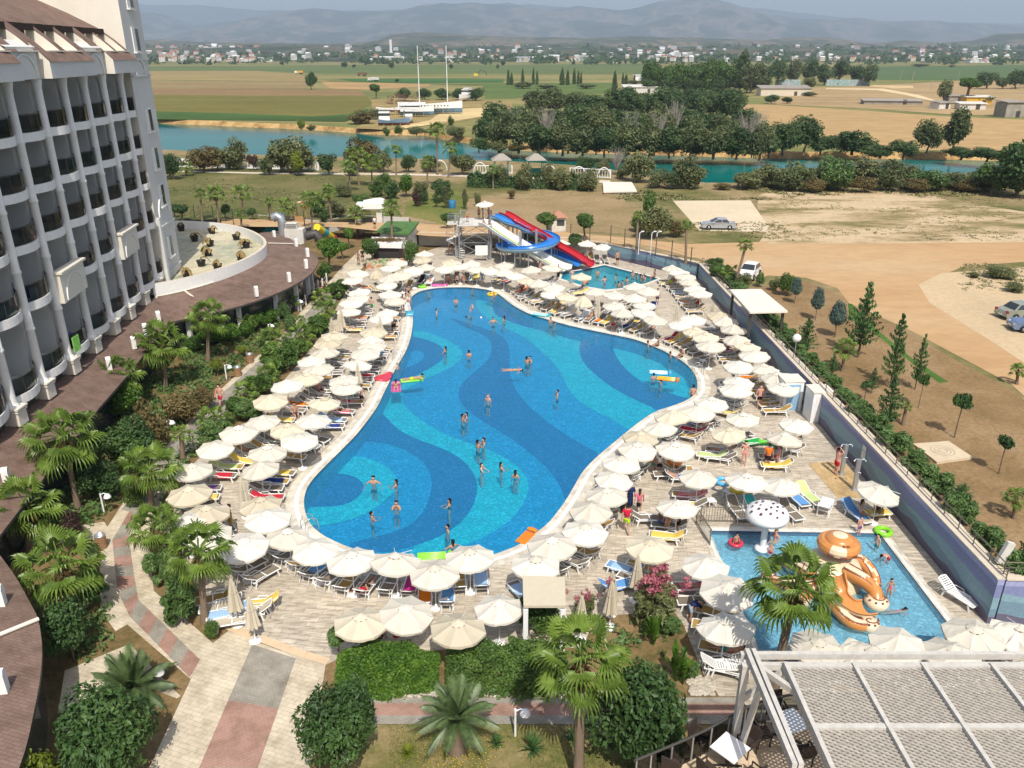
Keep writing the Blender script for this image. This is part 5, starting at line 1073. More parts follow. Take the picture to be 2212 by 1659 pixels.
rows([(1266,370,333,48,G_DARK),(1301,376,341,44,G_OLIVE),(1345,386,356,36),(1378,394,316,72,G_OLIVE),(1423,406,362,58,G_OLIVE),(1491,408,333,84,G_OLIVE),(1455,408,365,50),(1616,408,362,80,G_OLIVE),(1560,410,392,40,G_BROWN)],"silvery willow, %s from the left in the loose row on the near bank",kinds=("olive",),group="willows on the near bank",seed=9)
plant("bare",1331,378,316,44,"white leafless tree beside the promenade's last arch",ZO)
spec=[(1662+i*47+(i%3)*7,404+(i%2)*8,345-20*math.sin(i*.5)+(i%3)*6,84)for i in range(11)]
rows([(x,b,t,w_,(G_OLIVE,G_FARO,G_OLIVE,G_OLEA)[i%4])for i,(x,b,t,w_)in enumerate(spec)],"tall grey-green willow, %s from the left in the dense row at right",kinds=("olive",),group="dense willow row",seed=11)
rows([(1700+i*55,412+(i%2)*4,378,70,G_BROWN if i%2 else G_FARO)for i in range(9)],"low brownish shrub, %s from the left under the dense willow row","bush",kinds=("bush",),group="undergrowth of the willow row",seed=12)
plant("tree2",2195,425,296,135,"huge dark tree at the right edge beside the sand lot",ZO,cm=G_DARK);plant("tree0",2140,422,345,80,"dark tree left of the huge one by the sand lot",ZO,cm=G_MID)
FRB=[(1045,322,250,50),(1078,326,225,62),(1120,330,240,66),(1165,334,262,66),(1215,336,256,66),(1258,336,262,62),(1305,338,268,60),(1352,338,255,66),(1402,340,258,60),(1445,342,270,60),(1490,342,250,72),(1540,343,262,66),(1590,344,268,62),(1640,346,262,60)]
rows(FRB,"leafy tree, %s from the left in the wood's front rank on the far bank",ground=ZF,kinds=("tree","olive","olive"),group="wood across the river, front rank",seed=14)
rows([(1075+i*44,296+(i%3)*3,218+(i%4)*6,66)for i in range(13)],"dark tree, %s from the left in the wood's middle rank",ground=ZF,kinds=("tree","tree","olive"),group="wood across the river, middle rank",seed=15)
rows([(1160,244,190,60,G_FARO),(1200,242,184,62,G_FARO),(1245,246,186,60,G_FARO),(1290,255,200,60)]+[(1330+i*34,252+(i%2)*5,190+(i%3)*4,56)for i in range(8)]+[(1345,240,184,60),(1440,240,182,62),(1500,240,184,60),(1555,236,178,56),(1585,245,190,50)],"dense tree, %s from the left in the wood's back rank",ground=ZF,kinds=("tree",),group="wood across the river, back rank",seed=16)
for i,(x,b,t,w_)in enumerate([(1112,322,228,40),(1183,320,228,52),(1361,325,236,44),(1418,328,238,46),(1456,300,214,54),(1612,320,240,56),(1640,320,238,40)]):
 plant("bare",x,b,t,w_,"grey leafless tree, %s from the left standing in the wood across the river"%ORD[i],ZF,group="dead trees in the wood")
rows([(1690,336,243,70),(1735,334,247,66),(1772,334,282,60),(1840,334,277,80),(1950,344,298,56),(1900,342,312,70),(2056,336,228,56,G_FARO),(2000,334,256,56,G_FARO),(2075,345,318,70),(2130,350,318,70),(1660,342,290,50)],"dark tree, %s from the left along the far bank before the straw field",ground=ZF,kinds=("tree",),group="trees before the straw field",seed=18)
rows([(1405+i*24,196+(i%2)*4,124+(i%4)*4-(6 if 3<i<7 else 0),44)for i in range(9)]+[(1398,190,146,36)],"tall poplar-like tree, %s from the left in the grove behind the wood",ground=ZF,kinds=("tree",),group="tall grove behind the wood",cms=(G_MID,),seed=19)
rows([(1598,200,106,40),(1622,202,126,60,G_FARO),(1650,190,132,50),(1680,186,122,50),(1715,184,114,48,G_FARO),(1748,182,128,46),(1780,184,134,46),(1812,180,126,50),(1845,184,130,46),(1876,186,138,46),(1648,192,162,44,G_FARO),(1746,194,160,36,G_OLIVE)],"tall tree, %s from the left beside the graffiti wall",ground=ZF,kinds=("tree",),group="trees behind the graffiti wall",seed=20)
plant("pine",2087,226,165,66,"umbrella pine beside the sheds on the bare land",ZF);plant("tree1",2037,220,172,40,"pale green tree left of the umbrella pine",ZF,cm=G_OLIVE)
rows([(2130,192,146,56),(2192,192,150,54),(2165,192,160,40),(2118,226,202,60,G_FARO),(1666,224,204,36),(2212,190,156,40)],"distant tree, %s from the left round the sheds at right",ground=ZF,kinds=("tree",),group="trees round the sheds",seed=21)
rows([(1098,184,150,12),(1129,182,146,11),(1152,183,145,10),(1160,183,152,10),(1214,184,146,18),(1226,184,150,14),(1240,182,146,13),(1249,182,152,11),(1255,182,154,8),(1327,198,152,18),(1345,182,156,9),(1370,182,158,8),(1105,184,156,12),(1352,182,160,14)],"dark cypress, %s from the left along the field track",ground=ZF,kinds=("cypress",),group="cypresses along the field track",seed=22)
rows([(873,218,182,46),(918,216,184,42),(955,216,184,52),(990,216,184,44),(1028,218,182,52),(1000,214,186,40)],"dark rounded bush tree, %s from the left behind the boat yard",ground=ZF,kinds=("bush",),group="bushes behind the boat yard",cms=(G_DARK,),seed=23)
plant("tree1",673,194,155,30,"lone leaning tree in the fields",ZF,cm=G_DARK);plant("ball0",813,213,178,36,"lone round tree at the edge of the boat yard",ZF,cm=G_MID)
rows([(975,272,248,20),(836,294,272,20,G_MID),(862,294,270,26,G_MID),(900,292,272,44,G_OLIVE),(651,280,254,20,G_YEL),(672,282,268,26,G_OLIVE),(930,290,276,40,G_OLIVE),(985,296,268,50,G_OLIVE),(780,268,236,70,G_BROWN),(820,258,232,50,G_OLIVE)],"bank shrub, %s from the left round the boat yard","bush",ZF,("olive",),"shrubs round the boat yard",(G_MID,),24)
rows([(740+4,146,133,16),(610,142,130,12),(620,140,125,10),(846,148,134,14),(765,148,138,10),(974,150,137,12),(1075,150,138,8),(1086,142,130,14),(1412,140,128,14),(1475,140,132,10),(1985,145,137,44,G_FARO),(858,178,168,12),(2056,146,140,14),(1370,182,172,40,G_OLIVE),(1130,192,176,50,G_OLIVE),(1180,192,180,60,G_OLIVE),(1265,192,180,50,G_OLIVE),(1700,224,206,30),(1750,208,198,40,G_OLIVE)],"small far tree, %s from the left out on the plain",ground=ZF,kinds=("tree",),group="scattered trees on the plain",seed=25)
rows([(1035+i*42,329+i*.8,290+(i%3)*8,62,(G_FAR,G_OLIVE,G_BROWN,G_FARO)[i%4])for i in range(15)],"leafy thicket, %s from the left at the water under the wood","bush",ZF,("bush",),"thickets at the water under the wood",seed=33)
rows([(1100+i*52,300,262+(i%3)*8,66,(G_FARO,G_FAR)[i%2])for i in range(11)],"leafy thicket, %s from the left in the middle of the wood","bush",ZF,("bush",),"thickets in the wood",seed=34)
rows([(1405+i*26,200,160,46,G_FAR)for i in range(9)],"dark thicket, %s from the left under the tall grove","bush",ZF,("bush",),"thickets under the tall grove",seed=35)
m=MB();r_=random.Random(31)
def scrub(poly,n,z,s0,s1):
 xs=[p[0]for p in poly];ys_=[p[1]for p in poly]
 for _ in range(n):
  X,Y=r_.uniform(min(xs),max(xs)),r_.uniform(min(ys_),max(ys_));p=W(X,Y,z)
  nval=math.sin(p.x*.21+2*math.sin(p.y*.13))+math.sin(p.y*.33+p.x*.11)
  if nval<-.1:continue
  s=r_.uniform(s0,s1)
  for k in range(7):
   a=r_.uniform(0,6.28);d=Vector((math.cos(a),math.sin(a),r_.uniform(.3,.8)))*s*.6;t=Vector((-d.y,d.x,0))*.4
   o=p+Vector((r_.gauss(0,s*.6),r_.gauss(0,s*.6),0));m.add([o-t,o+t,o+d],[[0,1,2]])
scrub([(1660,415),(2212,520)],900,ZO,.15,.4);scrub([(1640,400),(2212,425)],500,ZO,.3,.8);scrub([(1450,480),(1700,515)],260,ZO,.2,.5);scrub([(365,385),(760,470)],1500,ZO,.15,.45);scrub([(1330,405),(1660,432)],500,ZO,.3,.8);scrub([(2080,570),(2212,650)],200,ZO,.2,.5)
o=m.build("scrub",leafmat("scrub_leaves",(.11,.12,.045,1),(.18,.17,.07,1),(.27,.23,.12,1),.2,.1));o["kind"]="stuff"
m=MB()
for _ in range(5200):
 X,Y=r_.uniform(840,1400),r_.uniform(1566,1680);p=W(X,Y,.006)
 if math.sin(p.x*1.3)+math.sin(p.y*1.7+p.x)<-.2:continue
 a=r_.uniform(0,6.28);d=Vector((math.cos(a)*.4,math.sin(a)*.4,1))*r_.uniform(.04,.11);t=Vector((-d.y,d.x,0)).normalized()*.018
 m.add([p-t,p+t,p+d],[[0,1,2]])
o=m.build("grass",leafmat("lawn_grass",(.07,.10,.02,1),(.13,.15,.035,1),(.22,.20,.07,1),.6,.1));o["kind"]="stuff"
m=MB()
for _ in range(260):
 X,Y=r_.gauss(990,45),r_.uniform(1575,1665);p=W(X,Y,.1);m.lathe([(0,-.015),(.022,0),(0,.015)],5,p)
BEDS=[[(240,880),(330,800),(420,712),(560,668),(640,650),(600,725),(480,825),(400,905),(330,990),(275,1055),(220,1135),(90,1135),(60,1000),(200,900)],[(100,1290),(212,1240),(250,1360),(200,1435),(150,1430)],[(332,1085),(362,1005),(425,935),(525,858),(645,738),(700,685),(695,720),(565,850),(472,940),(412,1000),(388,1080),(376,1130),(400,1210),(425,1280),(450,1365),(382,1285),(332,1190)],[(1270,1345),(1360,1325),(1470,1365),(1495,1430),(1440,1475),(1330,1420)],[(820,1500),(1330,1497),(1330,1506),(820,1509)]]
gm=MB()
for bi,bd in enumerate(BEDS):
 P_=[W(x,y)for x,y in bd];xs=[p.x for p in P_];ys_=[p.y for p in P_];ar=(max(xs)-min(xs))*(max(ys_)-min(ys_))
 for _ in range(int(ar*(9 if bi!=3 else 3.6))):
  p=Vector((r_.uniform(min(xs),max(xs)),r_.uniform(min(ys_),max(ys_)),.08));c=False;n=len(P_)
  for i in range(n):
   a,b=P_[i],P_[(i+1)%n]
   if(a.y>p.y)!=(b.y>p.y)and p.x<(b.x-a.x)*(p.y-a.y)/(b.y-a.y)+a.x:c=not c
  if not c or math.sin(p.x*.9+2*math.sin(p.y*.6))+r_.gauss(0,.5)<-.8:continue
  s_=r_.uniform(.18,.42);leaves(gm,[(p,(s_,s_,s_*.8))],11,s_*.42,r_,.3,.3,2.0)
go=gm.build("ground_cover",G_OLEA);go["kind"]="stuff"
o=m.build("flowers",mat("yellow_flowers",(.75,.55,.04,1),.6,.1));o["kind"]="stuff"
# parasols and loungers
def cloth(name,c,tr=.22):
 m,nt,bs=newmat(name);v=coords(nt);n=noise(nt,v,4,4);oi=nt.nodes.new("ShaderNodeObjectInfo")
 c2=mixc(nt,1,ramp(nt,n,[(.3,dark(c,.93)),(.7,c)]),ramp(nt,oi.outputs["Random"],[(0,(.86,.84,.80,1)),(1,(1.05,1.05,1.05,1))]),'MULTIPLY')
 nt.links.new(c2,bs.inputs["Base Color"]);bs.inputs["Roughness"].default_value=.85;bs.inputs["Specular IOR Level"].default_value=.1
 t=nt.nodes.new("ShaderNodeBsdfTranslucent");nt.links.new(c2,t.inputs[0]);mx=nt.nodes.new("ShaderNodeMixShader");mx.inputs[0].default_value=tr
 nt.links.new(bs.outputs[0],mx.inputs[1]);nt.links.new(t.outputs[0],mx.inputs[2]);nt.links.new(mx.outputs[0],nt.nodes["Material Output"].inputs[0]);return m
CANV=cloth("white_canvas",(.79,.755,.67,1));CANVC=cloth("cream_canvas",(.73,.665,.52,1));CANVO=cloth("canvas_folds",(.62,.56,.44,1),.1)
def canopy_mesh(nm,mats,r=1.16,h=.44,crush=0,seed=0):
 rnd=random.Random(seed);m=MB();nr=7;na=32;vs=[]
 for i in range(nr+1):
  f=i/nr
  for k in range(na):
   a=2*math.pi*k/na;ph=(k%4)/4
   edge=math.cos(math.pi/8)/math.cos((a%(math.pi/4))-math.pi/8)
   rr=r*f*edge;z=h*(1-f)**1.12+.05*f*(1-f)-.055*math.sin(math.pi*ph)*f
   if crush:z+=crush*f*math.sin(a*2+seed)-crush*.8*f*f*rnd.random();rr*=1-.25*crush*(1+math.sin(a*3+seed))
   vs.append((rr*math.cos(a),rr*math.sin(a),z))
 fs=[[i*na+k,i*na+(k+1)%na,(i+1)*na+(k+1)%na,(i+1)*na+k]for i in range(nr)for k in range(na)]
 m.add(vs,fs,0)
 for f_,s_ in zip(range(len(m.f)),m.f):pass
 rim=vs[-na:];low=[(x*1.0,y*1.0,z-.11-.02*math.sin(k*2.1+seed))for k,(x,y,z)in enumerate(rim)]
 m.add(rim+low,[[k,(k+1)%na,na+(k+1)%na,na+k]for k in range(na)],0)
 return m.mesh(nm,mats)
CAN_W=canopy_mesh("canopy",[CANV]);CAN_C=canopy_mesh("canopy",[CANVC]);CAN_X=canopy_mesh("canopy",[CANV],1.2,.46,.22,4)
CAN_W2=canopy_mesh("canopy",[CANV],1.16,.41,.045,2);CAN_W3=canopy_mesh("canopy",[CANV],1.12,.47,.03,5);CAN_C2=canopy_mesh("canopy",[CANVC],1.15,.42,.05,3)
def vent_mesh(mats):
 m=MB();m.lathe([(.33,0),(.2,.07),(.06,.13),(.035,.17),(0,.19)],8,sm=False)
 for k in range(8):
  a=2*math.pi*(k+.5)/8;m.box((.31*math.cos(a),.31*math.sin(a),-.012),(.02,.075,.022),a,1)
 return m.mesh("vent_flap",mats)
VENT_W,VENT_C=vent_mesh([CANV,DARKMETAL]),vent_mesh([CANVC,DARKMETAL])
m=MB();m.tube([(0,0,.05),(0,0,2.3)],.024,8)
POLE=m.mesh("pole",[PLASTIC]);m=MB()
for k in range(8):
 a=2*math.pi*k/8;m.bar((0,0,2.22),(1.1*math.cos(a),1.1*math.sin(a),1.84),.02);m.bar((0,0,1.75),(.6*math.cos(a),.6*math.sin(a),2.0),.015)
RIBS=m.mesh("ribs",[PLASTIC])
m=MB();m.lathe([(.27,0),(.28,.04),(.25,.075),(.06,.09),(.035,.22),(0,.22)],18);BASE=m.mesh("base",[PLASTIC])
def closed_mesh(seed):
 m=MB();na=32;prof=[(.02,2.42),(.05,2.36),(.10,2.1),(.16,1.6),(.22,1.1),(.27,.82),(.25,.78)];vs=[]
 for r,z in prof:
  for k in range(na):
   a=2*math.pi*k/na;g=1+(.30 if k%4==0 else-.22 if k%4==2 else .04)*min(1,r/.12);vs.append((r*g*math.cos(a),r*g*math.sin(a),z+(.06 if k%4==2 and z<1 else 0)))
 m.add(vs,[[i*na+k,(i+1)*na+k,(i+1)*na+(k+1)%na,i*na+(k+1)%na]for i in range(len(prof)-1)for k in range(na)]);m.add(vs[-na:],[list(range(na))])
 m.tube([(.17*math.cos(a),.17*math.sin(a),1.72)for a in[2*math.pi*k/14 for k in range(15)]],.015,4);return m.mesh("folded_canopy",[CANVO])
CLOSED=closed_mesh(1)
def half_mesh():
 m=MB();na=32;vs=[];prof=[(.03,2.4),(.25,2.28),(.55,1.98),(.78,1.62),(.76,1.5)]
 for r,z in prof:
  for k in range(na):
   a=2*math.pi*k/na;g=1+(.12 if k%4==0 else-.13 if k%4==2 else 0)*min(1,r*2);vs.append((r*g*math.cos(a),r*g*math.sin(a),z))
 m.add(vs,[[i*na+k,(i+1)*na+k,(i+1)*na+(k+1)%na,i*na+(k+1)%na]for i in range(len(prof)-1)for k in range(na)]);return m.mesh("half_open_canopy",[CANVC])
HALF=half_mesh()
PARA=[]
def parasol(p,kind,label,group,rnd=random.Random(2),tilt=0):
 nm={"x":"closed_parasol"}.get(kind,"parasol")
 t=thing(nm,label,"parasol",p,rnd.uniform(0,.785),group,rnd.uniform(.95,1.05))
 if kind=="x":link("folded_canopy",CLOSED,t)
 elif kind=="h":link("canopy",HALF,t)
 else:
  me,ve={"w":(rnd.choice((CAN_W,CAN_W2,CAN_W3)),VENT_W),"c":(rnd.choice((CAN_C,CAN_C2)),VENT_C),"k":(CAN_X,VENT_W)}[kind]
  rt=(rnd.gauss(0,.055)+tilt,rnd.gauss(0,.055),0)
  link("canopy",me,t,(0,0,1.86),rt);link("vent_flap",ve,t,(0,0,2.17),rt);link("ribs",RIBS,t)
 link("pole",POLE,t);link("base",BASE,t);return t
ROWS=[("outer row left of the pool","the bar end","w",[(1,1,880,680),(1,1,830,735),(1,1,890,830),(1,1,875,885),(1,1,825,930),(1,1,800,995),(1,1,735,1040,'x'),(1,1,712,1065,'x'),(1,1,652,1115,'x'),(1,1,680,1215,'c'),(1,1,620,1280,'c'),(1,1,595,1350),(1,1,475,1420),(1,1,535,1495),(1,1,440,1575,'c'),(1,1,265,1640),(1,2,120,110,'c'),(1,2,50,275),(0,2,2060,380),(0,2,1850,500),(0,2,1655,690),(0,2,1630,905,'c'),(0,2,1780,1065,'c'),(0,2,1620,1150),(0,2,1790,1245)]),("inner row on the pool's left","the bar end","w",[(1,1,1035,680,'h'),(1,1,1150,730),(1,1,1125,775),(1,1,1155,855),(1,1,1200,905),(1,1,1130,1010),(1,1,1080,1055),(1,1,1072,1095,'x'),(1,1,1015,1180,'c'),(1,1,985,1240),(1,1,1000,1300),(1,1,945,1365),(1,1,875,1445),(1,1,875,1490,'x'),(1,1,755,1580),(1,1,775,1650),(1,2,590,110,'c'),(1,2,490,270),(1,2,270,345,'c'),(1,2,370,445),(1,2,95,545),(1,2,30,680),(0,2,2085,845,'x'),(1,2,35,985,'c'),(1,2,95,1115),(0,2,2100,1355)]),("row along the pool's near end","the left","w",[(1,2,270,1245),(1,2,505,1375),(1,2,820,1470),(1,2,1205,1485),(1,2,1540,1580),(1,2,1845,1450),(2,2,205,1510),(2,2,345,1350)]),("row behind the clipped hedge","the left","w",[(1,3,900,335,'c'),(1,3,1295,265),(1,3,1745,395,'c'),(1,3,2100,210)]),("cluster beside the pool bar","the left","w",[(1,1,1160,630),(1,1,1220,590),(1,1,1255,690,'c'),(1,1,1360,655),(1,1,1440,565,'c'),(1,1,1455,505),(1,1,1465,615)]),("rows at the pool's far end","the left","w",[(1,1,1625,635),(1,1,1690,585,'c'),(1,1,1760,620),(1,1,1860,590),(1,1,1905,635),(1,1,2030,655),(1,1,2145,605),(1,1,2140,670),(2,1,35,695),(2,1,130,735,'c'),(2,1,165,650),(2,1,235,770),(2,1,345,625),(2,1,340,845),(2,1,365,795),(2,1,475,875,'c'),(2,1,600,700,'c')]),("block between the two pools","the left","w",[(2,1,620,925,'h'),(2,1,715,830),(2,1,745,930,'x'),(2,1,885,945),(2,1,890,860),(2,1,960,1015),(2,1,1060,785),(2,1,1060,895),(2,1,1140,1015),(2,1,1145,940),(2,1,1180,830),(2,1,1245,1070),(2,1,1430,985,'x'),(2,1,1460,1110),(2,1,1570,1070),(2,1,1590,1165,'c'),(2,1,1680,1215,'c'),(2,1,1720,1300)]),("row along the long painted wall","the slide pool","w",[(2,1,1385,630),(2,1,1450,665),(2,1,1500,705),(2,1,1535,745),(2,1,1580,800),(2,1,1630,850),(2,1,1735,975,'x'),(2,1,1800,1040,'c'),(2,1,1850,1080),(2,1,1920,1160),(2,1,1945,1240),(2,1,2040,1290,'c'),(2,1,2100,1380),(2,1,2180,1490),(3,1,85,1565),(3,1,130,1645)]),("row on the pool's right edge","the far end","w",[(2,1,1965,1475),(2,1,1965,1595),(2,2,1940,15),(2,2,1725,125),(2,2,1610,205),(2,2,1390,240,'c'),(2,2,1285,330),(2,2,1115,410,'c'),(2,2,1085,520),(2,2,945,630),(2,2,885,770),(2,2,820,910),(2,2,685,1045),(2,2,635,1220)]),("block beside the kids pool","the far end","w",[(2,2,2000,245),(3,2,255,300),(2,2,1880,370,'c'),(3,2,150,425),(2,2,1415,520),(2,2,1615,745),(2,2,2030,785),(3,2,125,815),(2,2,1435,1000),(2,2,1195,1360,'c'),(2,2,1680,1510),(2,2,1090,1530,'x'),(2,2,870,1645,'x')]),("group round the kids pool","the left","w",[(2,3,605,190,'x'),(2,3,865,90,'x'),(2,3,1865,85),(2,3,1850,385),(3,3,440,540),(3,3,905,610,'k'),(3,3,1135,510),(3,3,1605,600),(3,3,1790,450),(3,3,2190,420,'k'),(3,2,965,890)]),("trio at the back of the slide pool","the left","w",[(2,1,430,415),(2,1,650,425),(2,1,775,445)]),]
KN={"w":"white parasol","c":"cream parasol","x":"closed beige parasol","h":"half-open cream parasol","k":"crumpled white parasol"}
SHORT={0:"outer left row",1:"poolside left row",2:"near-end row",3:"hedge row",4:"bar cluster",5:"far-end rows",6:"block between pools",7:"painted-wall row",8:"poolside right row",9:"kids-pool side block",10:"kids-pool group",11:"back trio"}
for ri,(desc,frm,dk,lst)in enumerate(ROWS):
 for i,e in enumerate(lst):
  kind=e[4]if len(e)>4 else dk;X,Y=tl(*e[:4]);zc=2.25 if kind in "wckh" else 2.2
  p=W(X,Y,zc);p.z=0.0
  lab="%s, %s from %s in the %s"%(KN[kind],ORD[i],frm,desc)
  parasol(p,kind,lab,"parasols, "+desc,tilt=.12 if(ri,i)==(10,10)else 0)
  PARA.append((p,ri,"%s parasol of the %s"%(ORD[i],SHORT[ri]),kind))
for X,Y,lab in((537,1288,"closed beige parasol among the loungers at the deck corner, standing nearest the walkway"),(499,1255,"closed beige parasol among the loungers at the deck corner, nearer the fan palm")):
 p=W(X,Y,2.35);p.z=0;parasol(p,"x",lab,"closed parasols at the deck corner")
 # loungers
TAUPE=cloth("taupe_sling",(.23,.20,.165,1),.05);TANS=cloth("tan_sling",(.42,.27,.085,1),.05);BLUES=cloth("blue_sling",(.16,.30,.50,1),.05);SAND=cloth("sand_sling",(.55,.49,.38,1),.05)
def lounger_meshes():
 f=MB();W2=.31
 for s in(-1,1):
  f.tube([(-.55,s*W2,.33),(.2,s*W2,.36),(.75,s*W2,.35),(.98,s*W2,.33)],[.03,.034,.034,.03],6)
  f.tube([(-.55,s*W2,.34),(-.35,s*(W2+.05),.47),(.02,s*(W2+.06),.48),(.16,s*W2,.37)],.022,5)
 for x in(-.55,.2,.98):f.bar((x,-W2,.335),(x,W2,.335),.05)
 leg=MB();leg.bar((.0,0,.33),(.0,0,0),.05,.07)
 lm=leg.mesh("leg",[PLASTIC])
 legs4=[(-.5,-.31),(-.5,.31),(.85,-.31),(.85,.31)]
 fl=MB();fl.v=list(f.v);fl.f=list(f.f);fl.m=list(f.m);fl.sm=list(f.sm)
 for x,y in legs4:fl.bar((x,y,.33),(x+(.08 if x>0 else-.12),y,0),.05,.07)
 b=MB();L=.72;a=R(34);T=lambda x,y,z=0:(-.55+.28-x*math.cos(a),y,.36+x*math.sin(a)+z)
 for s in(-1,1):b.tube([T(0,s*.29),T(L*.5,s*.3),T(L,s*.26)],.026,6)
 b.tube([T(L,-.26),T(L+.05,0),T(L,.26)],.026,6);b.tube([T(.42,-.27),(-.78,-.27,.05),(-.78,.27,.05),T(.42,.27)],.016,5)
 s=MB();n=6
 for k in range(n):
  x0,x1=-.25+1.2*k/n,-.25+1.2*(k+1)/n
  for y0,y1,z0,z1 in((-.29,0,.355,.335),(0,.29,.335,.355)):s.add([(x0,y0,z0),(x1,y0,z0),(x1,y1,z1),(x0,y1,z1)],[[0,1,2,3]])
 for y0,y1,z0,z1 in((-.27,0,0,-.02),(0,.27,-.02,0)):s.add([T(L*.98,y0,z0),T(0,y0,z0),T(0,y1,z1),T(L*.98,y1,z1)],[[0,1,2,3]])
 return f.mesh("frame",[PLASTIC]),fl.mesh("frame",[PLASTIC]),lm,legs4,b.mesh("backrest",[PLASTIC]),s.mesh("sling",[TAUPE])
LFR,LFL,LLEG,LEG4,LBK,LSL=lounger_meshes()
m=MB()
for k in range(13):m.box((-.22+.098*k,0,.345),(.07,.56,.025))
for k in range(8):m.box((-.3-.082*k,0,.37+.055*k),(.06,.54,.025),0,0,R(34))
LSLAT=m.mesh("slats",[PLASTIC])
TOWEL_C={"yellow":(.72,.53,.12,1),"blue":(.12,.30,.60,1),"navy":(.03,.055,.22,1),"red":(.50,.03,.05,1),"orange":(.72,.20,.02,1),"white":(.74,.74,.72,1),"magenta":(.50,.04,.22,1),"turquoise":(.05,.42,.42,1),"green":(.03,.36,.08,1),"lime":(.50,.60,.25,1),"pink":(.62,.16,.22,1),"purple":(.25,.10,.35,1),"black":(.02,.02,.025,1),"pale blue":(.35,.52,.75,1),"striped":(.55,.30,.05,1)}
TM={}
for k,c in TOWEL_C.items():
 mt,nt,bs=newmat(k.replace(" ","_")+"_towel");v=coords(nt,(1,1,1));wv=N(nt,"ShaderNodeTexWave",Scale=3.0,Distortion=.4);nt.links.new(v,wv.inputs[0])
 nt.links.new(mixc(nt,.5,ramp(nt,wv.outputs[1],[(.35,dark(c,.75)),(.6,c)]),c),bs.inputs["Base Color"]);bs.inputs["Roughness"].default_value=.95;bs.inputs["Specular IOR Level"].default_value=.05;TM[k]=mt
def towel_mesh(seed,short=False):
 rnd=random.Random(seed);m=MB();a=R(34);vs=[];nx,ny=16,7;off=rnd.uniform(-.1,.15)
 for i in range(nx):
  t=-1.0+1.75*i/(nx-1)+off
  if short:t=-.2+.9*i/(nx-1)
  for j in range(ny):
   y=-.35+.7*j/(ny-1)+rnd.gauss(0,.012)
   if t<-.27:x,z=-.27+(t+.27)*math.cos(a),.385-(t+.27)*math.sin(a)
   else:x,z=t,.378
   if abs(y)>.3:z-=.06+rnd.random()*.05
   vs.append((x,y,z+rnd.uniform(0,.018)))
 m.add(vs,[[i*ny+j,(i+1)*ny+j,(i+1)*ny+j+1,i*ny+j+1]for i in range(nx-1)for j in range(ny-1)],0,True);return m.mesh("towel",[TM["yellow"]])
TOW=[towel_mesh(1),towel_mesh(2),towel_mesh(3,True)]
LOUNG=[]
def lounger(p,ang,label,sling=None,group="sun loungers",near=True,slat=False):
 t=thing("sun_lounger",label,"sun lounger",p,ang,group)
 if near:
  link("frame",LFR,t)
  for i,(x,y)in enumerate(LEG4):link("leg",LLEG,t,(x,y,0),(0,R(14)if x<0 else R(-14),0))
 else:link("frame",LFL,t)
 link("backrest",LBK,t)
 s=link("slats" if slat else "sling",LSLAT if slat else LSL,t)
 if sling and not slat:s.material_slots[0].link='OBJECT';s.material_slots[0].material=sling
 LOUNG.append(dict(p=Vector(p),a=ang,lab=label,towel=None,person=None));return t
poolv=[Vector((p[0],p[1],0))for p in pool]
def topool(p):
 b=min(poolv,key=lambda v:(v-p).length);d=b-p;return math.atan2(d.y,d.x)
def inside(p,poly):
 c=False;n=len(poly)
 for i in range(n):
  a,b=poly[i],poly[(i+1)%n]
  if(a[1]>p.y)!=(b[1]>p.y)and p.x<(b[0]-a[0])*(p.y-a[1])/(b[1]-a[1])+a[0]:c=not c
 return c
rl=random.Random(77);wang=math.atan2(-nW.y,-nW.x)
FIX={7:wang,9:None,10:None,11:R(-90),4:R(-100)}
SPOTS=[]
def clear(p,ang,dmin=.62):
 d=Vector((math.cos(ang),math.sin(ang),0))
 for q_,a_ in SPOTS:
  if(q_-p).length<dmin or((q_-p).length<1.3 and abs(math.sin(a_-ang))>.5):return False
 for o in(-.9,0,.95):
  e=p+d*o
  if inside(e,coping)or inside(e,kcop)or inside(e,scop)or not inside(e,deck):return False
 return True
MANUAL9={4:0,5:R(170),6:R(-80),7:R(-75),8:R(165),0:R(20),1:R(170),2:R(165),3:R(170),9:R(150),10:R(180)}
for(p,ri,short,kind)in PARA:
 if kind=="x" or ri==11 and False:continue
 ang=topool(p)
 if FIX.get(ri)is not None:ang=FIX[ri]
 if ri==9:ang=MANUAL9 .get(int([i for i,z in enumerate(PARA)if z[0]is p][0]-sum(len(r[3])for r in ROWS[:9])),R(160))
 if ri==3:ang=R(90)
 if ri==10:ang=R(10)if p.x>15 else R(160)
 if ri==0 and p.y<60:ang=topool(p)+R(6)
 side=Vector((-math.sin(ang),math.cos(ang),0));fw=Vector((math.cos(ang),math.sin(ang),0))
 placed=[]
 for sgn in(1,-1):
  for fo in(.3,.0,.6,-.4):
   c=p+side*sgn*.52+fw*fo
   if clear(c,ang):SPOTS.append((c,ang));placed.append((c,sgn));break
 placed.sort(key=lambda e:proj(e[0])[0]*1+0)
 for j,(c,sgn)in enumerate(placed):
  s_=rl.choice([TAUPE,TAUPE,TAUPE,TANS])if ri not in(7,3)else rl.choice([TANS,TANS,TAUPE])
  nm_={TAUPE:"taupe",TANS:"tan"}[s_];pos=("left","right")[j]if len(placed)==2 else "only"
  word="beneath the" if pos=="only" else pos+" under the"
  yv=proj(c)[1]
  lounger(c,ang+rl.gauss(0,.04),"%s sling lounger, %s %s"%(nm_,word,short),s_,"loungers of the "+SHORT[ri],yv>980)
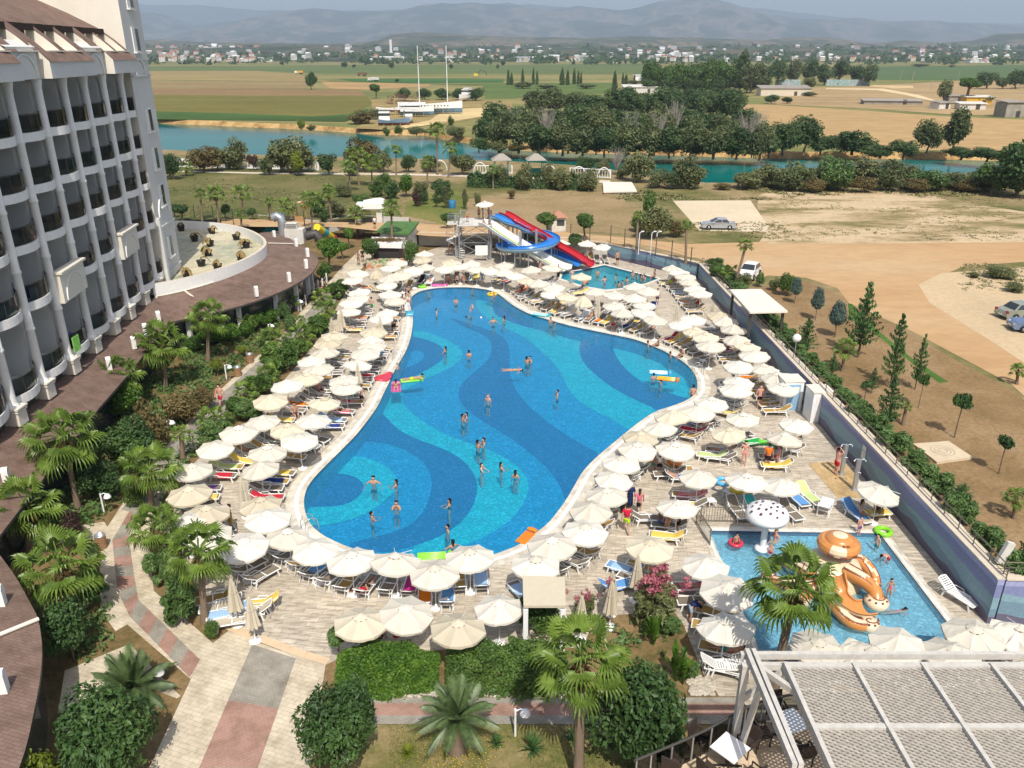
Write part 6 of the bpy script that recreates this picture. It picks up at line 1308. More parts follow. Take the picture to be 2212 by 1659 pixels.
for i,(x,y)in enumerate([(2,60),(130,880),(190,905),(240,935),(290,960),(480,1040),(540,1065),(600,1090),(690,1100),(760,1115),(920,1140),(990,1165),(1060,1180),(1150,1205),(1210,1220),(1310,1260),(1380,1275),(1470,1310)]):
 if i==0:continue
 X,Y=tl(2,1,x,y);p=W(X,Y,.2);p.z=0;ang=topool(p)
 if clear(p,ang,.5):SPOTS.append((p,ang));lounger(p,ang,"white lounger with taupe sling, %s from the left in the pool's far-edge front line"%ORD[i-1],TAUPE,"loungers in the far-edge front line",False)
for i,(X,Y,a,sl)in enumerate([(480,1310,195,SAND),(497,1325,195,SAND),(512,1340,195,SAND),(545,1322,190,SAND),(560,1305,190,SAND),(470,1292,200,TANS)]):
 p=W(X,Y,.3);p.z=0
 lounger(p,R(a),"%s sling lounger at the deck corner, %s in the stack by the fan palm"%("sandy" if sl is SAND else "tan",ORD[i]),sl,"loungers at the deck corner")
for X,Y,a,lab in((1782,1098,60,"white slatted plastic lounger standing alone in sun by the kids pool"),(2066,1288,-62,"white slatted lounger beside the painted wall at the kids pool"),(1560,1442,0,"white slatted lounger half under the pergola beam"),(1690,862+90,5,"lounger with slats against the white cabins")):
 p=W(X,Y,.2);p.z=0;lounger(p,R(a),lab,None,"slatted loungers",True,True)
for X,Y,a,sl,lab in((1332,1265,20,BLUES,"lounger with blue sling behind the closed parasol by the pink myrtle"),(1352,1230,150,BLUES,"lounger with pale blue towel cloth near the cream parasol"),(1540,985,165,SAND,"big white lounger with yellow sling in the sun near the children"),(1448,1025,180,TAUPE,"white lounger with a sunbather left of the tall parasol"),(1720,1075,-75,TAUPE,"white lounger with blue towel right of the mushroom"),(1748,1072,-72,TAUPE,"white lounger with olive towel right of the mushroom"),(1850,1110,-70,SAND,"white lounger with yellow towel under the parasol by the showers"),(1395,1120,0,TAUPE,"white lounger with its back raised beside the group of women")):
 p=W(X,Y,.3);p.z=0;lounger(p,R(a),lab,sl,"single loungers",True)
 # towels and cushions lying on the loungers
TOWELS=[(1,1,940,770,"orange"),(1,1,770,1285,"red"),(1,1,1135,1250,"striped"),(1,1,1080,1370,"blue"),(1,1,935,1570,"red"),(1,1,850,1190,"yellow"),(1,1,860,1085,"orange"),(1,2,590,380,"navy"),(1,2,600,350,"pale blue"),(1,2,330,155,"orange"),(1,2,320,690,"yellow"),(1,2,100,940,"red"),(1,2,500,1570,"blue"),(1,2,240,260,"yellow"),(1,2,700,210,"pink"),(0,2,2170,840,"navy"),(0,2,1880,770,"red"),(0,2,1840,850,"purple"),(0,2,1840,920,"yellow"),(0,2,1950,620,"yellow"),(0,2,1890,690,"lime"),(1,3,1270,60,"magenta"),(1,3,1780,160,"blue"),(1,3,1920,90,"pale blue"),(1,3,2055,60,"pale blue"),(1,3,2170,60,"orange"),(1,3,1570,160,"orange"),(1,3,1450,610,"yellow"),(1,3,1985,570,"yellow"),(0,3,1990,270,"pale blue"),(0,3,2170,130,"yellow"),(2,1,530,930,"yellow"),(2,1,660,875,"yellow"),(2,1,770,1140,"yellow"),(2,1,570,1000,"orange"),(2,1,745,1115,"orange"),(2,1,505,1030,"white"),(2,1,640,1050,"white"),(2,1,1010,1125,"navy"),(2,1,1340,1260,"red"),(2,1,1120,1105,"yellow"),(2,1,1250,805,"yellow"),(2,1,1600,930,"orange"),(2,1,1690,1110,"navy"),(2,1,1300,965,"navy"),(2,1,1030,850,"red"),(2,1,1260,990,"white"),(2,1,100,850,"orange"),(2,1,420,1010,"yellow"),(2,1,80,770,"red"),(2,1,1420,1290,"yellow"),(2,1,1340,1140,"white"),(2,2,1660,555,"lime"),(2,2,1750,930,"pink"),(2,2,2055,930,"turquoise"),(2,2,930,1590,"pale blue"),(2,2,1690,960,"yellow"),(2,2,1340,1300,"yellow"),(2,2,1320,640,"striped"),(2,2,1800,230,"yellow"),(2,2,1620,350,"navy"),(2,2,1500,310,"red"),(2,2,2100,590,"red"),(2,2,2130,640,"yellow"),(2,2,2160,500,"green"),(3,2,290,980,"blue"),(3,2,400,980,"lime"),(3,2,750,1030,"blue"),(3,2,810,1150,"yellow"),(3,2,400,465,"yellow"),(2,3,900,150,"blue"),(2,3,1480,60,"pink"),(1,1,1400,760,"black"),(1,1,1500,760,"white"),(1,1,1560,760,"yellow"),(1,1,1860,750,"yellow"),(1,1,1990,750,"yellow"),(1,1,2080,760,"red"),(1,1,1640,680,"pale blue"),(2,1,1480,870,"pale blue"),(2,1,1850,1130,"navy"),(2,1,1960,1350,"magenta"),(2,1,1760,1520,"yellow"),(2,1,1800,1560,"turquoise"),(3,1,60,1560,"orange")]
rt=random.Random(4)
for c_,r_0,x,y,colr in TOWELS:
 X,Y=tl(c_,r_0,x,y);p=W(X,Y,.4)
 cand=[l for l in LOUNG if l["towel"]is None]
 l=min(cand,key=lambda l:(l["p"]-Vector((p.x,p.y,0))).length)
 if(l["p"]-Vector((p.x,p.y,0))).length>2.6:continue
 l["towel"]=colr;me=TOW[rt.randrange(3)]
 ll=l["lab"].replace("taupe sling lounger, ","").replace("tan sling lounger, ","").replace("white lounger with taupe sling, ","")
 o=link("towel",me,None,l["p"]+Vector((0,0,0.0)),(0,0,l["a"]));tag(o,("%s towel on lounger %s"%(colr,ll))if ll!=l["lab"]else "%s towel on the %s"%(colr," ".join(ll.split(",")[0].split()[:12])),"towel","towels on loungers")
 o.material_slots[0].link='OBJECT';o.material_slots[0].material=TM[colr]
 # small plastic side tables, chairs and bins
m=MB();m.box((0,0,.40),(.46,.46,.035));TTOP=m.mesh("table_top",[PLASTIC]);m=MB()
m.bar((0,0,.38),(0,0,0),.045);TLEG=m.mesh("leg",[PLASTIC])
for i,(x,y,lab)in enumerate([tl(2,1,1115,1235)+("at the pool's far edge between front loungers",),tl(2,1,1650,1475)+("by the ladder on the pool's right",),tl(2,2,1720,1030)+("under the parasols left of the mushroom",),tl(2,2,1865,950)+("with food on it beside the turquoise towel",),tl(1,1,950,1440+200)+("at the pool's left edge near the boy",),tl(3,2,110,680)+("beside the people in orange and pink",),tl(1,1,1285,845)+("near the sitting woman at the pool's left corner",),tl(1,3,1630,250)+("with a hat on it in the near-end row",),tl(2,1,930,1200)+("among the far-edge loungers behind the man in red",)]):
 p=W(x,y,.2);p.z=0;t=thing("side_table","small white plastic table "+lab,"table",p,rt.random(),"small white tables");link("table_top",TTOP,t)
 for sx in(-.19,.19):
  for sy in(-.19,.19):link("leg",TLEG,t,(sx,sy,0))
WOODS=mat("bin_wood",(.33,.19,.10,1),.6,.25,8)
for x,y,lab in((221,1183,"wooden slat bin at the fork of the pink path"),(515,812,"wooden slat bin beside the garden lamp by the path"),(541,783,"wooden slat bin on the path's far side near the low palms")):
 p=W(x,y,0);t=thing("litter_bin","round "+lab,"bin",p,0,"wooden litter bins");m=MB();n=20
 for k in range(n):a=2*math.pi*k/n;m.box((.25*math.cos(a),.25*math.sin(a),.38),(.03,.068,.68),a)
 m.build("slats",WOODS,t);m=MB();m.lathe([(.23,.02),(.23,.7),(.27,.72),(.27,.78),(.22,.78),(.21,.45),(0,.42)],20);m.build("steel_liner",STEEL,t)
 # pool ladders
for X,Y,az,lab in((852,782,-35,"curved steel ladder rails at the pool's left edge"),(1514,812,190,"curved steel ladder rails at the pool's right edge"),(678,1142,60,"steel ladder rail at the pool's near left corner behind the parasols")):
 p=W(X,Y,0);b=min(poolv,key=lambda v:(v-p).length);d=Vector((0,0,0));ca=sum(poolv,Vector())/len(poolv)-b;ca.z=0
 i=min(range(len(poolv)),key=lambda k:(poolv[k]-b).length);tv=(poolv[(i+1)%len(poolv)]-poolv[i-1]).normalized();inn=Vector((-tv.y,tv.x,0))
 if inn.dot(ca)<0:inn=-inn
 t=thing("pool_ladder",lab,"ladder",b,0,"pool ladders")
 for s in(-.28,.28):
  m=MB();m.tube([tv*s-inn*.62+Vector((0,0,.02)),tv*s-inn*.60+Vector((0,0,.55)),tv*s-inn*.45+Vector((0,0,.82)),tv*s-inn*.2+Vector((0,0,.88)),tv*s+inn*.08+Vector((0,0,.7)),tv*s+inn*.15+Vector((0,0,.2)),tv*s+inn*.15+Vector((0,0,-.9))],.022,8);m.build("rail",STEEL,t)
 m=MB()
 for z in(-.15,-.45,-.75):m.box(inn*.15+Vector((0,0,z)),(.5,.1,.03),math.atan2(tv.y,tv.x))
 m.build("steps",STEEL,t)
 # things afloat
def mattress(p,rz,label,cm,cm2,L=1.85,wd=.75,z=None,n=6):
 t=thing("air_mattress",label,"air mattress",p,rz,"inflatables");m=MB()
 for k in range(n):
  y=-wd/2+wd*(k+.5)/n;r=wd/n*.52;m.tube([(-L/2+.1,y,.06),(-L/2+.16,y,.06),(L/2-.4,y,.06),(L/2-.35,y,.06)],[r*.7,r,r,r*.7],8,m=k%2)
 m.build("ribs",[cm,cm2],t);m=MB();m.tube([(L/2-.16,-wd/2+.05,.09),(L/2-.16,0,.12),(L/2-.16,wd/2-.05,.09)],[.11,.14,.11],8);m.build("pillow",cm,t)
 return t
def vinyl(n,c):return mat(n,c,.25,.08,4,.5)
V_PINK,V_BLUE,V_OR,V_LIME,V_WHITE,V_RED,V_YEL,V_AQUA=[vinyl(a+"_vinyl",c)for a,c in(("pink",(.62,.10,.36,1)),("blue",(.10,.42,.72,1)),("orange",(.75,.22,.02,1)),("lime",(.22,.62,.03,1)),("white",(.75,.75,.75,1)),("red",(.55,.04,.08,1)),("yellow",(.72,.50,.02,1)),("aqua",(.03,.45,.50,1)))]
ZW0=-.03
mattress(W(*tl(2,1,1345,1622),ZW0),R(-16),"orange air mattress floating beside two bathers at the pool's right",V_OR,V_YEL)
mattress(W(*tl(2,1,1280,1568),ZW0),R(-8),"pale blue air mattress with pink dots floating at the pool's right",V_BLUE,V_WHITE)
mattress(W(*tl(1,1,1345,1630),ZW0),R(14),"lime green air mattress under the man in green shorts",V_LIME,V_LIME,1.9,.7)
mattress(W(*tl(1,2,1210,35),ZW0),R(98),"pink air mattress carrying a woman near the pool's left edge",V_PINK,V_PINK,1.9,.75)
mattress(W(*tl(1,1,1585,808),.06),R(6),"long pink air mattress lying at the pool's far edge",V_PINK,V_PINK,1.9,.7)
mattress(W(*tl(1,1,1325,1052),.06),R(-80),"pale blue air mattress on the coping at the pool's left corner",V_BLUE,V_AQUA,1.7,.8)
mattress(W(*tl(2,1,250,1065),.05),R(-24),"turquoise see-through air mattress at the pool's far edge",V_AQUA,V_WHITE,1.9,.8)
mattress(W(*tl(1,2,1540,1492),ZW0),R(5),"lime air mattress half hidden by parasols at the pool's near end",V_LIME,V_LIME,1.9,.6)
mattress(W(*tl(2,2,125,1325),ZW0),R(60),"orange air mattress half hidden behind a parasol at the pool's near right",V_OR,V_OR,1.6,.6)
mattress(W(*tl(3,2,40,520),.75),R(-10),"bright green air mattress lying on loungers near the white cabins",mat("green_vinyl",(.02,.38,.07,1),.3,.1),V_LIME,1.9,.7)
m=MB();pr=[(-.5,-.75),(.45,-.8),(.55,-.2),(.35,.75),(.05,.95),(-.2,.2),(-.55,-.1)];m.prism(pr,0,.1);m.tube([(x,y,.06)for x,y in pr+pr[:1]],.08,8)
o=m.build("air_mattress",V_RED);o.location=W(*tl(1,1,1110,1600),.05);o.rotation_euler=(0,0,-.2);tag(o,"red wing-shaped air mattress on the coping at the pool's left edge","air mattress","inflatables")
def ring(p,r,label,cm,cat="swim ring"):
 m=MB();n=22;pts=[(r*math.cos(2*math.pi*k/n),r*math.sin(2*math.pi*k/n),.09)for k in range(n+1)];m.tube(pts,r*.34,10,cap=False);o=m.build("swim_ring",cm);o.location=p;return tag(o,label,cat,"swim rings")
ring(W(*tl(3,2,995,1285),.05),.36,"bright green swim ring on the kids pool edge",V_LIME)
ring(W(*tl(2,2,1405,680),.45),.36,"orange swim ring leaning under a parasol near the boy and woman",V_OR)
ring(W(*tl(2,2,1945,925),.4),.33,"amber swim ring on a lounger beside the turquoise towel",V_YEL)
ring(W(*tl(2,2,1825,855),.6),.36,"pale blue swim ring hanging on a lounger left of the mushroom",V_BLUE)
ring(W(*tl(3,2,1,1),ZW0)if False else W(1589,1176,ZW0),.3,"red and orange swim ring round a child in the kids pool",V_RED)
ring(W(*tl(1,1,1435,822),.05),.34,"lime swim ring at the pool's far edge by the loungers",V_LIME)
ring(W(*tl(1,1,2040,890),ZW0),.42,"yellow inflatable boat ring holding two children at the pool's far end",V_YEL)
m=MB();m.lathe([(0,-.11),(.07,-.085),(.11,0),(.07,.085),(0,.11)],12);o=m.build("ball",V_WHITE);o.location=W(*tl(1,1,1945,1085),0);tag(o,"small white ball floating in the pool","ball")
m=MB();m.lathe([(0,-.12),(.08,-.09),(.12,0),(.08,.09),(0,.12)],12);o=m.build("ball",mat("brown_ball",(.30,.10,.05,1),.6));o.location=W(*tl(1,3,832,125),.12);tag(o,"brown ball on the tiles between white loungers","ball")
# people
def person(ps,p,rz,label,skin="tan",wear=(("shorts","black"),),hair="black",long=None,h=1.75,group=None,z=None):
 P=POSE[ps];f=ps.endswith("f")or ps in("hip","float");long=f if long is None else long;s=h/1.75
 p=Vector(p)
 if z is not None:p.z=z
 t=thing("person",label,"person",p,R(rz),group,s)
 def ch(nm,me,m_):
  o=link(nm,me,t);o.material_slots[0].link='OBJECT';o.material_slots[0].material=m_
 ch("body",P["body"],SKIN[skin])
 for nm,c in wear:ch(nm,P[nm],CLO[c])
 if hair:ch("hair",P["long_hair" if long else "short_hair"],HAIRM[hair])
 link("eyes",P["eyes"],t);return t
SH=lambda c:(("shorts",c),);BK=lambda c:(("bikini_top",c),("briefs",c));SW=lambda c:(("swimsuit",c),);SS=lambda a,b:(("shirt",a),("shorts",b))
GP="bathers in the main pool"
for c_,r_0,x,y,ps,rz,skin,wear,hair,h,dz,lab in[(1,1,1490,858,"stand",-90,"tan",SH("black"),"black",1.5,-1.25,"bather with only head and shoulders above water at the pool's far left corner"),(1,1,1870,835,"stand",-60,"tan",SH("black"),"black",1.5,-1.25,"bather by the pool's far edge with just the head out"),(1,1,2027,897,"stand",-100,"tan",SH("blue"),"black",1.2,-.85,"child at the left in the yellow inflatable boat"),(1,1,2055,903,"stand",-60,"tan",SH("red"),"black",1.2,-.85,"child at the right in the yellow inflatable boat"),(1,1,1728,950,"front",-90,"tan",SH("navy"),"black",1.6,-1.05,"bather wading alone in the pool's far part"),(1,1,1562,1048,"stand",0,"pale",SH("black"),"black",1.7,-1.05,"bather standing alone left of the couple carrying a child"),(1,1,1850,1058,"bend",-120,"tan",SH("black"),"black",1.75,-1.0,"man bending over the water with a child on his back"),(1,1,1868,1035,"sit",-120,"pale",SH("black"),"blond",1.1,.25,"child riding on the bending man's back"),(1,1,2050,1122,"out",-80,"tan",SH("black"),"black",1.7,-1.0,"man throwing his arms out near the turquoise curve"),(1,1,2143,1112,"standf",150,"tan",BK("black"),"black",1.65,-1.0,"long-haired woman beside the man with his arms out"),(1,1,1637,1378,"outf",160,"tan",SW("black"),"black",1.65,-1.0,"woman wading on the left dark swirl"),(1,1,1840,1412,"stand",90,"tan",SH("blue"),"black",1.7,-1.0,"man in blue shorts wading with his back turned"),(1,1,1225,1525,"stand",-30,"pale",SH("black"),"brown",1.2,-.85,"child in the water next to the left ladder"),(1,2,2005,138,"stand",-120,"pink",SH("black"),"blond",1.7,-1.0,"bather with red shoulders and a white cap mid-pool"),(1,2,1785,312,"front",20,"tan",SH("black"),"black",1.75,-.95,"man embracing a woman in mid-pool"),(1,2,1818,296,"frontf",200,"tan",BK("red"),"black",1.65,-.9,"woman with a hair bun embraced by the man"),(1,2,1917,540,"front",40,"tan",SH("black"),"black",1.75,-1.0,"man holding a woman's hands below mid-pool"),(1,2,1966,520,"frontf",215,"tan",BK("navy"),"black",1.65,-.95,"woman facing the man who holds her hands"),(1,2,1950,740,"frontf",-20,"pale",BK("black"),"brown",1.6,-.95,"woman stretching one arm to the right, left of the trio"),(1,2,2118,735,"frontf",10,"tan",SW("black"),"black",1.65,-.95,"woman in black bending forward, middle of the trio"),(2,2,30,805,"standf",70,"tan",SW("navy"),"black",1.65,-.9,"woman in a dark swimsuit seen from behind, right of the trio"),(1,2,1015,852,"out",-90,"tan",SH("black"),"black",1.8,-.95,"man facing the camera with both arms spread on the water"),(1,2,1212,885,"frontf",170,"tan",BK("navy"),"black",1.65,-1.0,"woman whose long hair swings behind her"),(1,2,1214,1070,"face",-90,"tan",SH("blue"),"black",1.75,-.95,"man holding both hands to his face"),(1,2,1002,1165,"front",20,"tan",SH("navy"),"black",1.65,-.95,"boy pointing one arm to the right"),(1,2,1672,1052,"frontf",175,"tan",SW("black"),"black",1.65,-.85,"woman with a ponytail talking with raised hands"),(1,2,1655,1265,"stand",200,"tan",SH("black"),"black",1.7,-1.15,"bather near the pool's near end looking left"),(1,2,1700,1412,"outf",120,"tan",SW("black"),"black",1.65,-1.05,"dark-haired woman swimming away beside the near parasols"),(2,1,335,1122,"stand",-60,"tan",SH("black"),"black",1.7,-1.1,"bather near the turquoise mattress at the far edge, upper one"),(2,1,370,1142,"stand",-20,"tan",SH("black"),"black",1.6,-1.2,"bather near the turquoise mattress at the far edge, lower one"),(2,1,128,1468,"front",60,"tan",SH("black"),"black",1.75,-.95,"man hugging another bather right of mid-pool"),(2,1,155,1462,"frontf",240,"tan",BK("black"),"black",1.65,-.95,"woman hugged by the man right of mid-pool"),(2,1,1222,1612,"stand",100,"tan",SH("black"),"black",1.6,-1.05,"boy between the pale blue and orange mattresses"),(2,1,1282,1652,"stand",200,"tan",SH("black"),"black",1.7,-1.25,"bather beside the orange mattress with only the head visible"),(2,1,1175,1328,"stand",0,"tan",SH("black"),"black",1.7,-1.1,"bather holding the feet of a man seated on the pool edge"),(2,1,1368,1422,"stand",10,"tan",SH("black"),"black",1.6,-1.05,"bather by the person sitting with the yellow float"),(2,2,392,98,"out",180,"tan",SH("black"),"black",1.65,-1.05,"bather alone in the pool's right half, arm stretched left"),(2,2,1562,95,"stand",90,"tan",SH("black"),"black",1.7,-.7,"person climbing out at the pool's right edge by the parasols")]:
 person(ps,W(*tl(c_,r_0,x,y)),rz,lab,skin,wear,hair,h=h,z=(-(h-.44)if-1.12<dz<-.8 and ps!='bend' else dz-.2 if dz<-.6 else dz),group=GP)
person("prone",W(*tl(1,1,1365,1622),.02),14,"man in bright green shorts lying on the lime mattress","tan",SH("lime"),z=.03,group=GP)
person("pronef",W(*tl(1,2,1210,32),.05),98,"woman in a black bikini lying face down on the pink mattress","tan",BK("black"),z=.02,group=GP)
person("float",W(*tl(2,1,10,1537),0),178,"woman in a black bikini floating on her back in mid-pool","tan",BK("black"),z=-.07,group=GP)
for i,(x,y,ps,rz,skin,lab)in enumerate([(740,708,"stand",-90,"tan","nearest the slide's splash"),(800,768,"out",120,"pink","splashing with both arms, back turned"),(895,752,"stand",160,"tan","with only the head out in the middle"),(1043,722,"stand",-90,"tan","alone toward the painted wall"),(992,775,"stand",60,"tan","standing tall near the parasols"),(1085,742,"stand",0,"tan","leftmost of the four at the right edge"),(1113,748,"frontf",20,"tan","with long hair among the four at the right edge"),(1135,748,"stand",180,"pale","third of the four at the right edge"),(1152,760,"stand",150,"tan","lowest of the four at the right edge"),(920,815,"stand",40,"tan","half hidden behind the parasol, left one"),(950,805,"stand",200,"tan","half hidden behind the parasol, right one")]):
 person(ps,W(*tl(2,1,x,y)),rz,"bather in the slide pool "+lab,skin,SH(("black","red","navy")[i%3]),h=1.65,z=-1.12,group="bathers in the slide pool")
GK="children in the kids pool"
for x,y,ps,rz,skin,wear,hair,h,dz,lab in[(425,385,"stand",-80,"tan",SH("red"),"black",1.0,-.35,"small child sitting in the red and orange ring"),(735,345,"sitf",-150,"pink",BK("yellow"),"blond",1.65,-.25,"woman in a pale bikini sitting in the kids pool"),(700,455,"stand",-120,"pink",SH("red"),"blond",.9,-.35,"small blond child beside the mushroom's foot"),(1402,300,"stand",-70,"pink",SH("purple"),"brown",1.15,-.1,"boy in patterned trunks standing on the kids pool rim"),(1547,398,"stand",-160,"pale",SH("teal"),"black",1.2,-.5,"boy wading by the kids pool's right rim"),(1640,495,"bend",200,"pink",SH("red"),"black",1.25,-.55,"boy leaning into the water under the wall"),(1645,785,"standf",-100,"tan",SW("pink"),"black",1.2,-.32,"girl in a pink swimsuit standing beyond the octopus arm"),(1700,905,"pronef",0,"tan",SW("pink"),"black",1.2,-.2,"girl in a pink top swimming beside the octopus arm")]:
 p=W(*q3(x,y));person(ps,p,rz,lab,skin,wear,hair,h=h,z=dz,group=GK)
for c_,r_0,x,y,ps,rz,skin,wear,hair,h,lab in[(1,1,1648,798,"hip",-80,"tan",BK("rose"),"brown",1.65,"woman in a pale bikini standing at the pool's far edge"),(1,1,1678,796,"stand",-70,"tan",SH("red"),"black",1.1,"small child next to the woman in the pale bikini"),(1,1,1740,806,"stand",-90,"tan",SH("black"),"black",1.2,"boy in black shorts at the pool's far edge"),(1,1,1796,802,"standf",-90,"tan",SW("pink"),"black",1.2,"little girl in pink at the pool's far edge"),(1,1,1955,815,"stand",-95,"tan",SS("striped","denim"),"black",1.75,"man in a striped shirt at the pool's far edge"),(1,1,1790,715,"standf",90,"brown",SS("black","black"),"black",1.65,"person dressed in black behind the far-edge loungers"),(1,1,1005,1036,"stand",80,"pale",SH("green"),"black",1.5,"boy in green shorts seen from behind between the left rows"),(1,1,1270,1040,"stand",95,"brown",SH("purple"),"black",1.8,"dark-tanned man in purple shorts on the pool's left coping"),(1,1,1195,1225,"bend",100,"brown",SH("black"),"grey",1.75,"man in black shorts bending over a lounger"),(1,1,572,930,"walkf",60,"tan",SS("red","white"),"black",1.6,"woman in a red top walking on the stone path"),(1,1,888,635,"hip",-100,"brown",BK("brown"),"brown",1.7,"woman in a bikini standing by the bar tree"),(1,1,925,610,"stand",-80,"tan",SS("black","black"),"black",1.75,"person in black standing behind the bar tree"),(1,1,1028,320,"stand",-60,"tan",SS("white","black"),"black",1.7,"person in a white shirt by the entrance gate"),(1,1,1700,505,"walk",100,"brown",SH("black"),"black",1.75,"man in black shorts at the foot of the spiral stair"),(1,1,1668,545,"standf",10,"tan",BK("black"),"black",1.6,"woman beside the spiral stair's lowest steps"),(1,2,918,184,"walk",-80,"tan",SH("black"),"black",1.5,"boy in black shorts walking on the pool's left edge"),(0,2,1915,205,"walk",-110,"pink",SH("red"),"black",1.8,"bare-chested man in red shorts walking down the path"),(0,2,2008,1275,"stand",-160,"tan",(("swimsuit","yellow"),("skirt","yellow")),"brown",1.65,"woman in a yellow dress at the left deck corner"),(0,2,1935,1255,"standf",20,"brown",SW("brown"),"brown",1.6,"woman with brown hair facing the woman in yellow"),(2,1,870,1215,"stand",-80,"tan",SH("red"),"grey",1.75,"man in red shorts standing on the pool's far coping"),(2,1,908,635,"stand",-70,"tan",SH("black"),"black",1.8,"man in black shorts alone by the painted wall"),(2,1,682,575,"standf",-60,"pale",SW("rose"),"black",1.65,"woman in pale pink under the back parasols"),(2,1,240,715,"standf",30,"pink",BK("red"),"brown",1.6,"woman in red bikini behind the far parasols"),(2,1,400,745,"standf",-100,"tan",(("robe","black"),),"black",1.6,"woman in a black robe by the white slide's end"),(2,1,518,795,"hip",-80,"pale",BK("white"),"black",1.65,"woman in a white bikini at the slide pool edge"),(2,1,1362,830,"stand",-100,"tan",SS("white","lime"),"black",1.7,"person in a white top and lime shorts by the wall parasols"),(2,1,1395,815,"standf",-120,"tan",BK("black"),"black",1.6,"woman next to the person in lime shorts"),(2,1,1253,975,"stand",-90,"tan",SH("navy"),"black",1.7,"man standing between the parasols of the two pools"),(2,1,1600,1022,"stand",-90,"tan",SH("red"),"black",1.8,"man in long red shorts by the wall row"),(2,2,1220,762,"stand",-70,"tan",SH("teal"),"black",1.35,"boy in teal shorts beside the woman in a white shirt"),(2,2,1268,792,"standf",80,"tan",SS("white","black"),"black",1.65,"woman in a white shirt and black shorts seen from behind"),(2,2,1015,1078,"standf",90,"tan",(("robe","navy"),),None,1.65,"woman in a dark navy robe and headscarf"),(2,2,958,1125,"walkf",90,"tan",(("robe","black"),),"black",1.55,"woman in a black robe half hidden by a parasol"),(2,2,1092,1130,"walkf",80,"tan",(("shirt","pink"),("skirt","black")),"brown",1.6,"girl in a pink top and black skirt walking away"),(2,2,985,1290,"walk",85,"tan",SS("red","lime"),"black",1.78,"man in a red shirt and lime shorts walking away"),(2,2,1335,1292,"standf",85,"tan",BK("rose"),"brown",1.5,"girl in a bikini beside the bending man"),(2,2,1430,1300,"bend",170,"tan",SH("black"),"black",1.75,"man in black shorts bending under the parasol"),(2,2,2000,700,"hip",-100,"pink",BK("pink"),"black",1.65,"woman in a pink bikini with a hand on her hip"),(2,2,2200,735,"stand",70,"tan",SS("orange","black"),"black",1.75,"man in an orange shirt and black shorts"),(3,2,75,725,"standf",180,"tan",SS("rose","rose"),"black",1.6,"person in a pale pink outfit facing the man in orange"),(2,2,2130,205,"stand",-90,"pink",SH("black"),None,1.75,"bald stout man in black shorts beside the wall row"),(3,2,580,785,"head",20,"pink",SH("red"),"black",1.8,"man in red shorts rinsing his hair under the shower"),(2,3,1530,405,"bend",10,"tan",SS("navy","denim"),"black",1.65,"woman in a navy top and denim shorts leaning over a lounger")]:
 p=W(*tl(c_,r_0,x,y));z0=0
 if(x,y)==(1028,320):p=W(*tl(c_,r_0,x,y),ZO);z0=ZO
 person(ps,p,rz,lab,skin,wear,hair,h=h,z=z0,group="people on the deck")
for c_,r_0,x,y,z,ps,rz,skin,wear,lab in[(2,1,1262,1330,.03,"sit",180,"tan",SH("brown"),"man sitting on the pool's far rim with legs in water"),(2,1,1465,1425,.03,"sit",200,"tan",SH("black"),"person with a yellow float sitting on the pool's right rim"),(1,1,1300,945,.03,"sitf",0,"tan",SW("white"),"woman sitting on the pool's left coping corner"),(1,1,1320,880,.3,"sitf",-70,"tan",SW("black"),"woman in black sitting at the pool's far left corner"),(2,1,1230,735,.1,"sitf",200,"tan",BK("black"),"woman sitting on the slide pool's right rim"),(2,1,650,795,.1,"sit",120,"tan",SH("black"),"man sitting on the slide pool's near rim"),(2,1,625,815,.1,"sit",100,"tan",SH("navy"),"boy sitting on the slide pool's near rim"),(1,2,548,60,.35,"sit",-40,"pink",SH("black"),"stout pale man sitting between two parasols of the left rows"),(1,2,338,262,.35,"sit",-60,"tan",SH("navy"),"bearded man sitting under the left rows"),(3,2,800,1125,.36,"sitf",-20,"tan",SW("rose"),"woman in pink sitting on the lounger by the showers"),(3,2,950,1090,.36,"sitf",-120,"brown",SW("brown"),"woman in brown sitting beside the yellow towel heap"),(2,1,400,1005,.36,"sitf",-120,"tan",BK("black"),"woman in a bikini sitting on a front lounger by the pool"),(2,1,85,860,.36,"sitf",-100,"tan",SS("red","red"),"person in red sitting in the far-edge front line"),(2,1,180,855,.36,"sit",-110,"brown",SH("black"),"dark person sitting in the far-edge front line"),(1,3,1060,545,.36,"sit",80,"pink",SH("black"),"person with a pale hat sitting behind the clipped hedge, left one"),(1,3,1215,530,.36,"sit",95,"pink",SH("red"),"person with dark hair sitting behind the clipped hedge, right one"),(2,2,1275,1190,.36,"sit",-20,"brown",SH("blue"),"person in blue sitting beside the girl in a bikini"),(2,1,1860,1365,.36,"sit",-160,"brown",SH("purple"),"person sitting in shade of the painted-wall row")]:
 p=W(*tl(c_,r_0,x,y),z);person(ps,p,rz,lab,skin,wear,("black","brown")[x%2],h=1.7,z=p.z,group="people sitting by the pools")
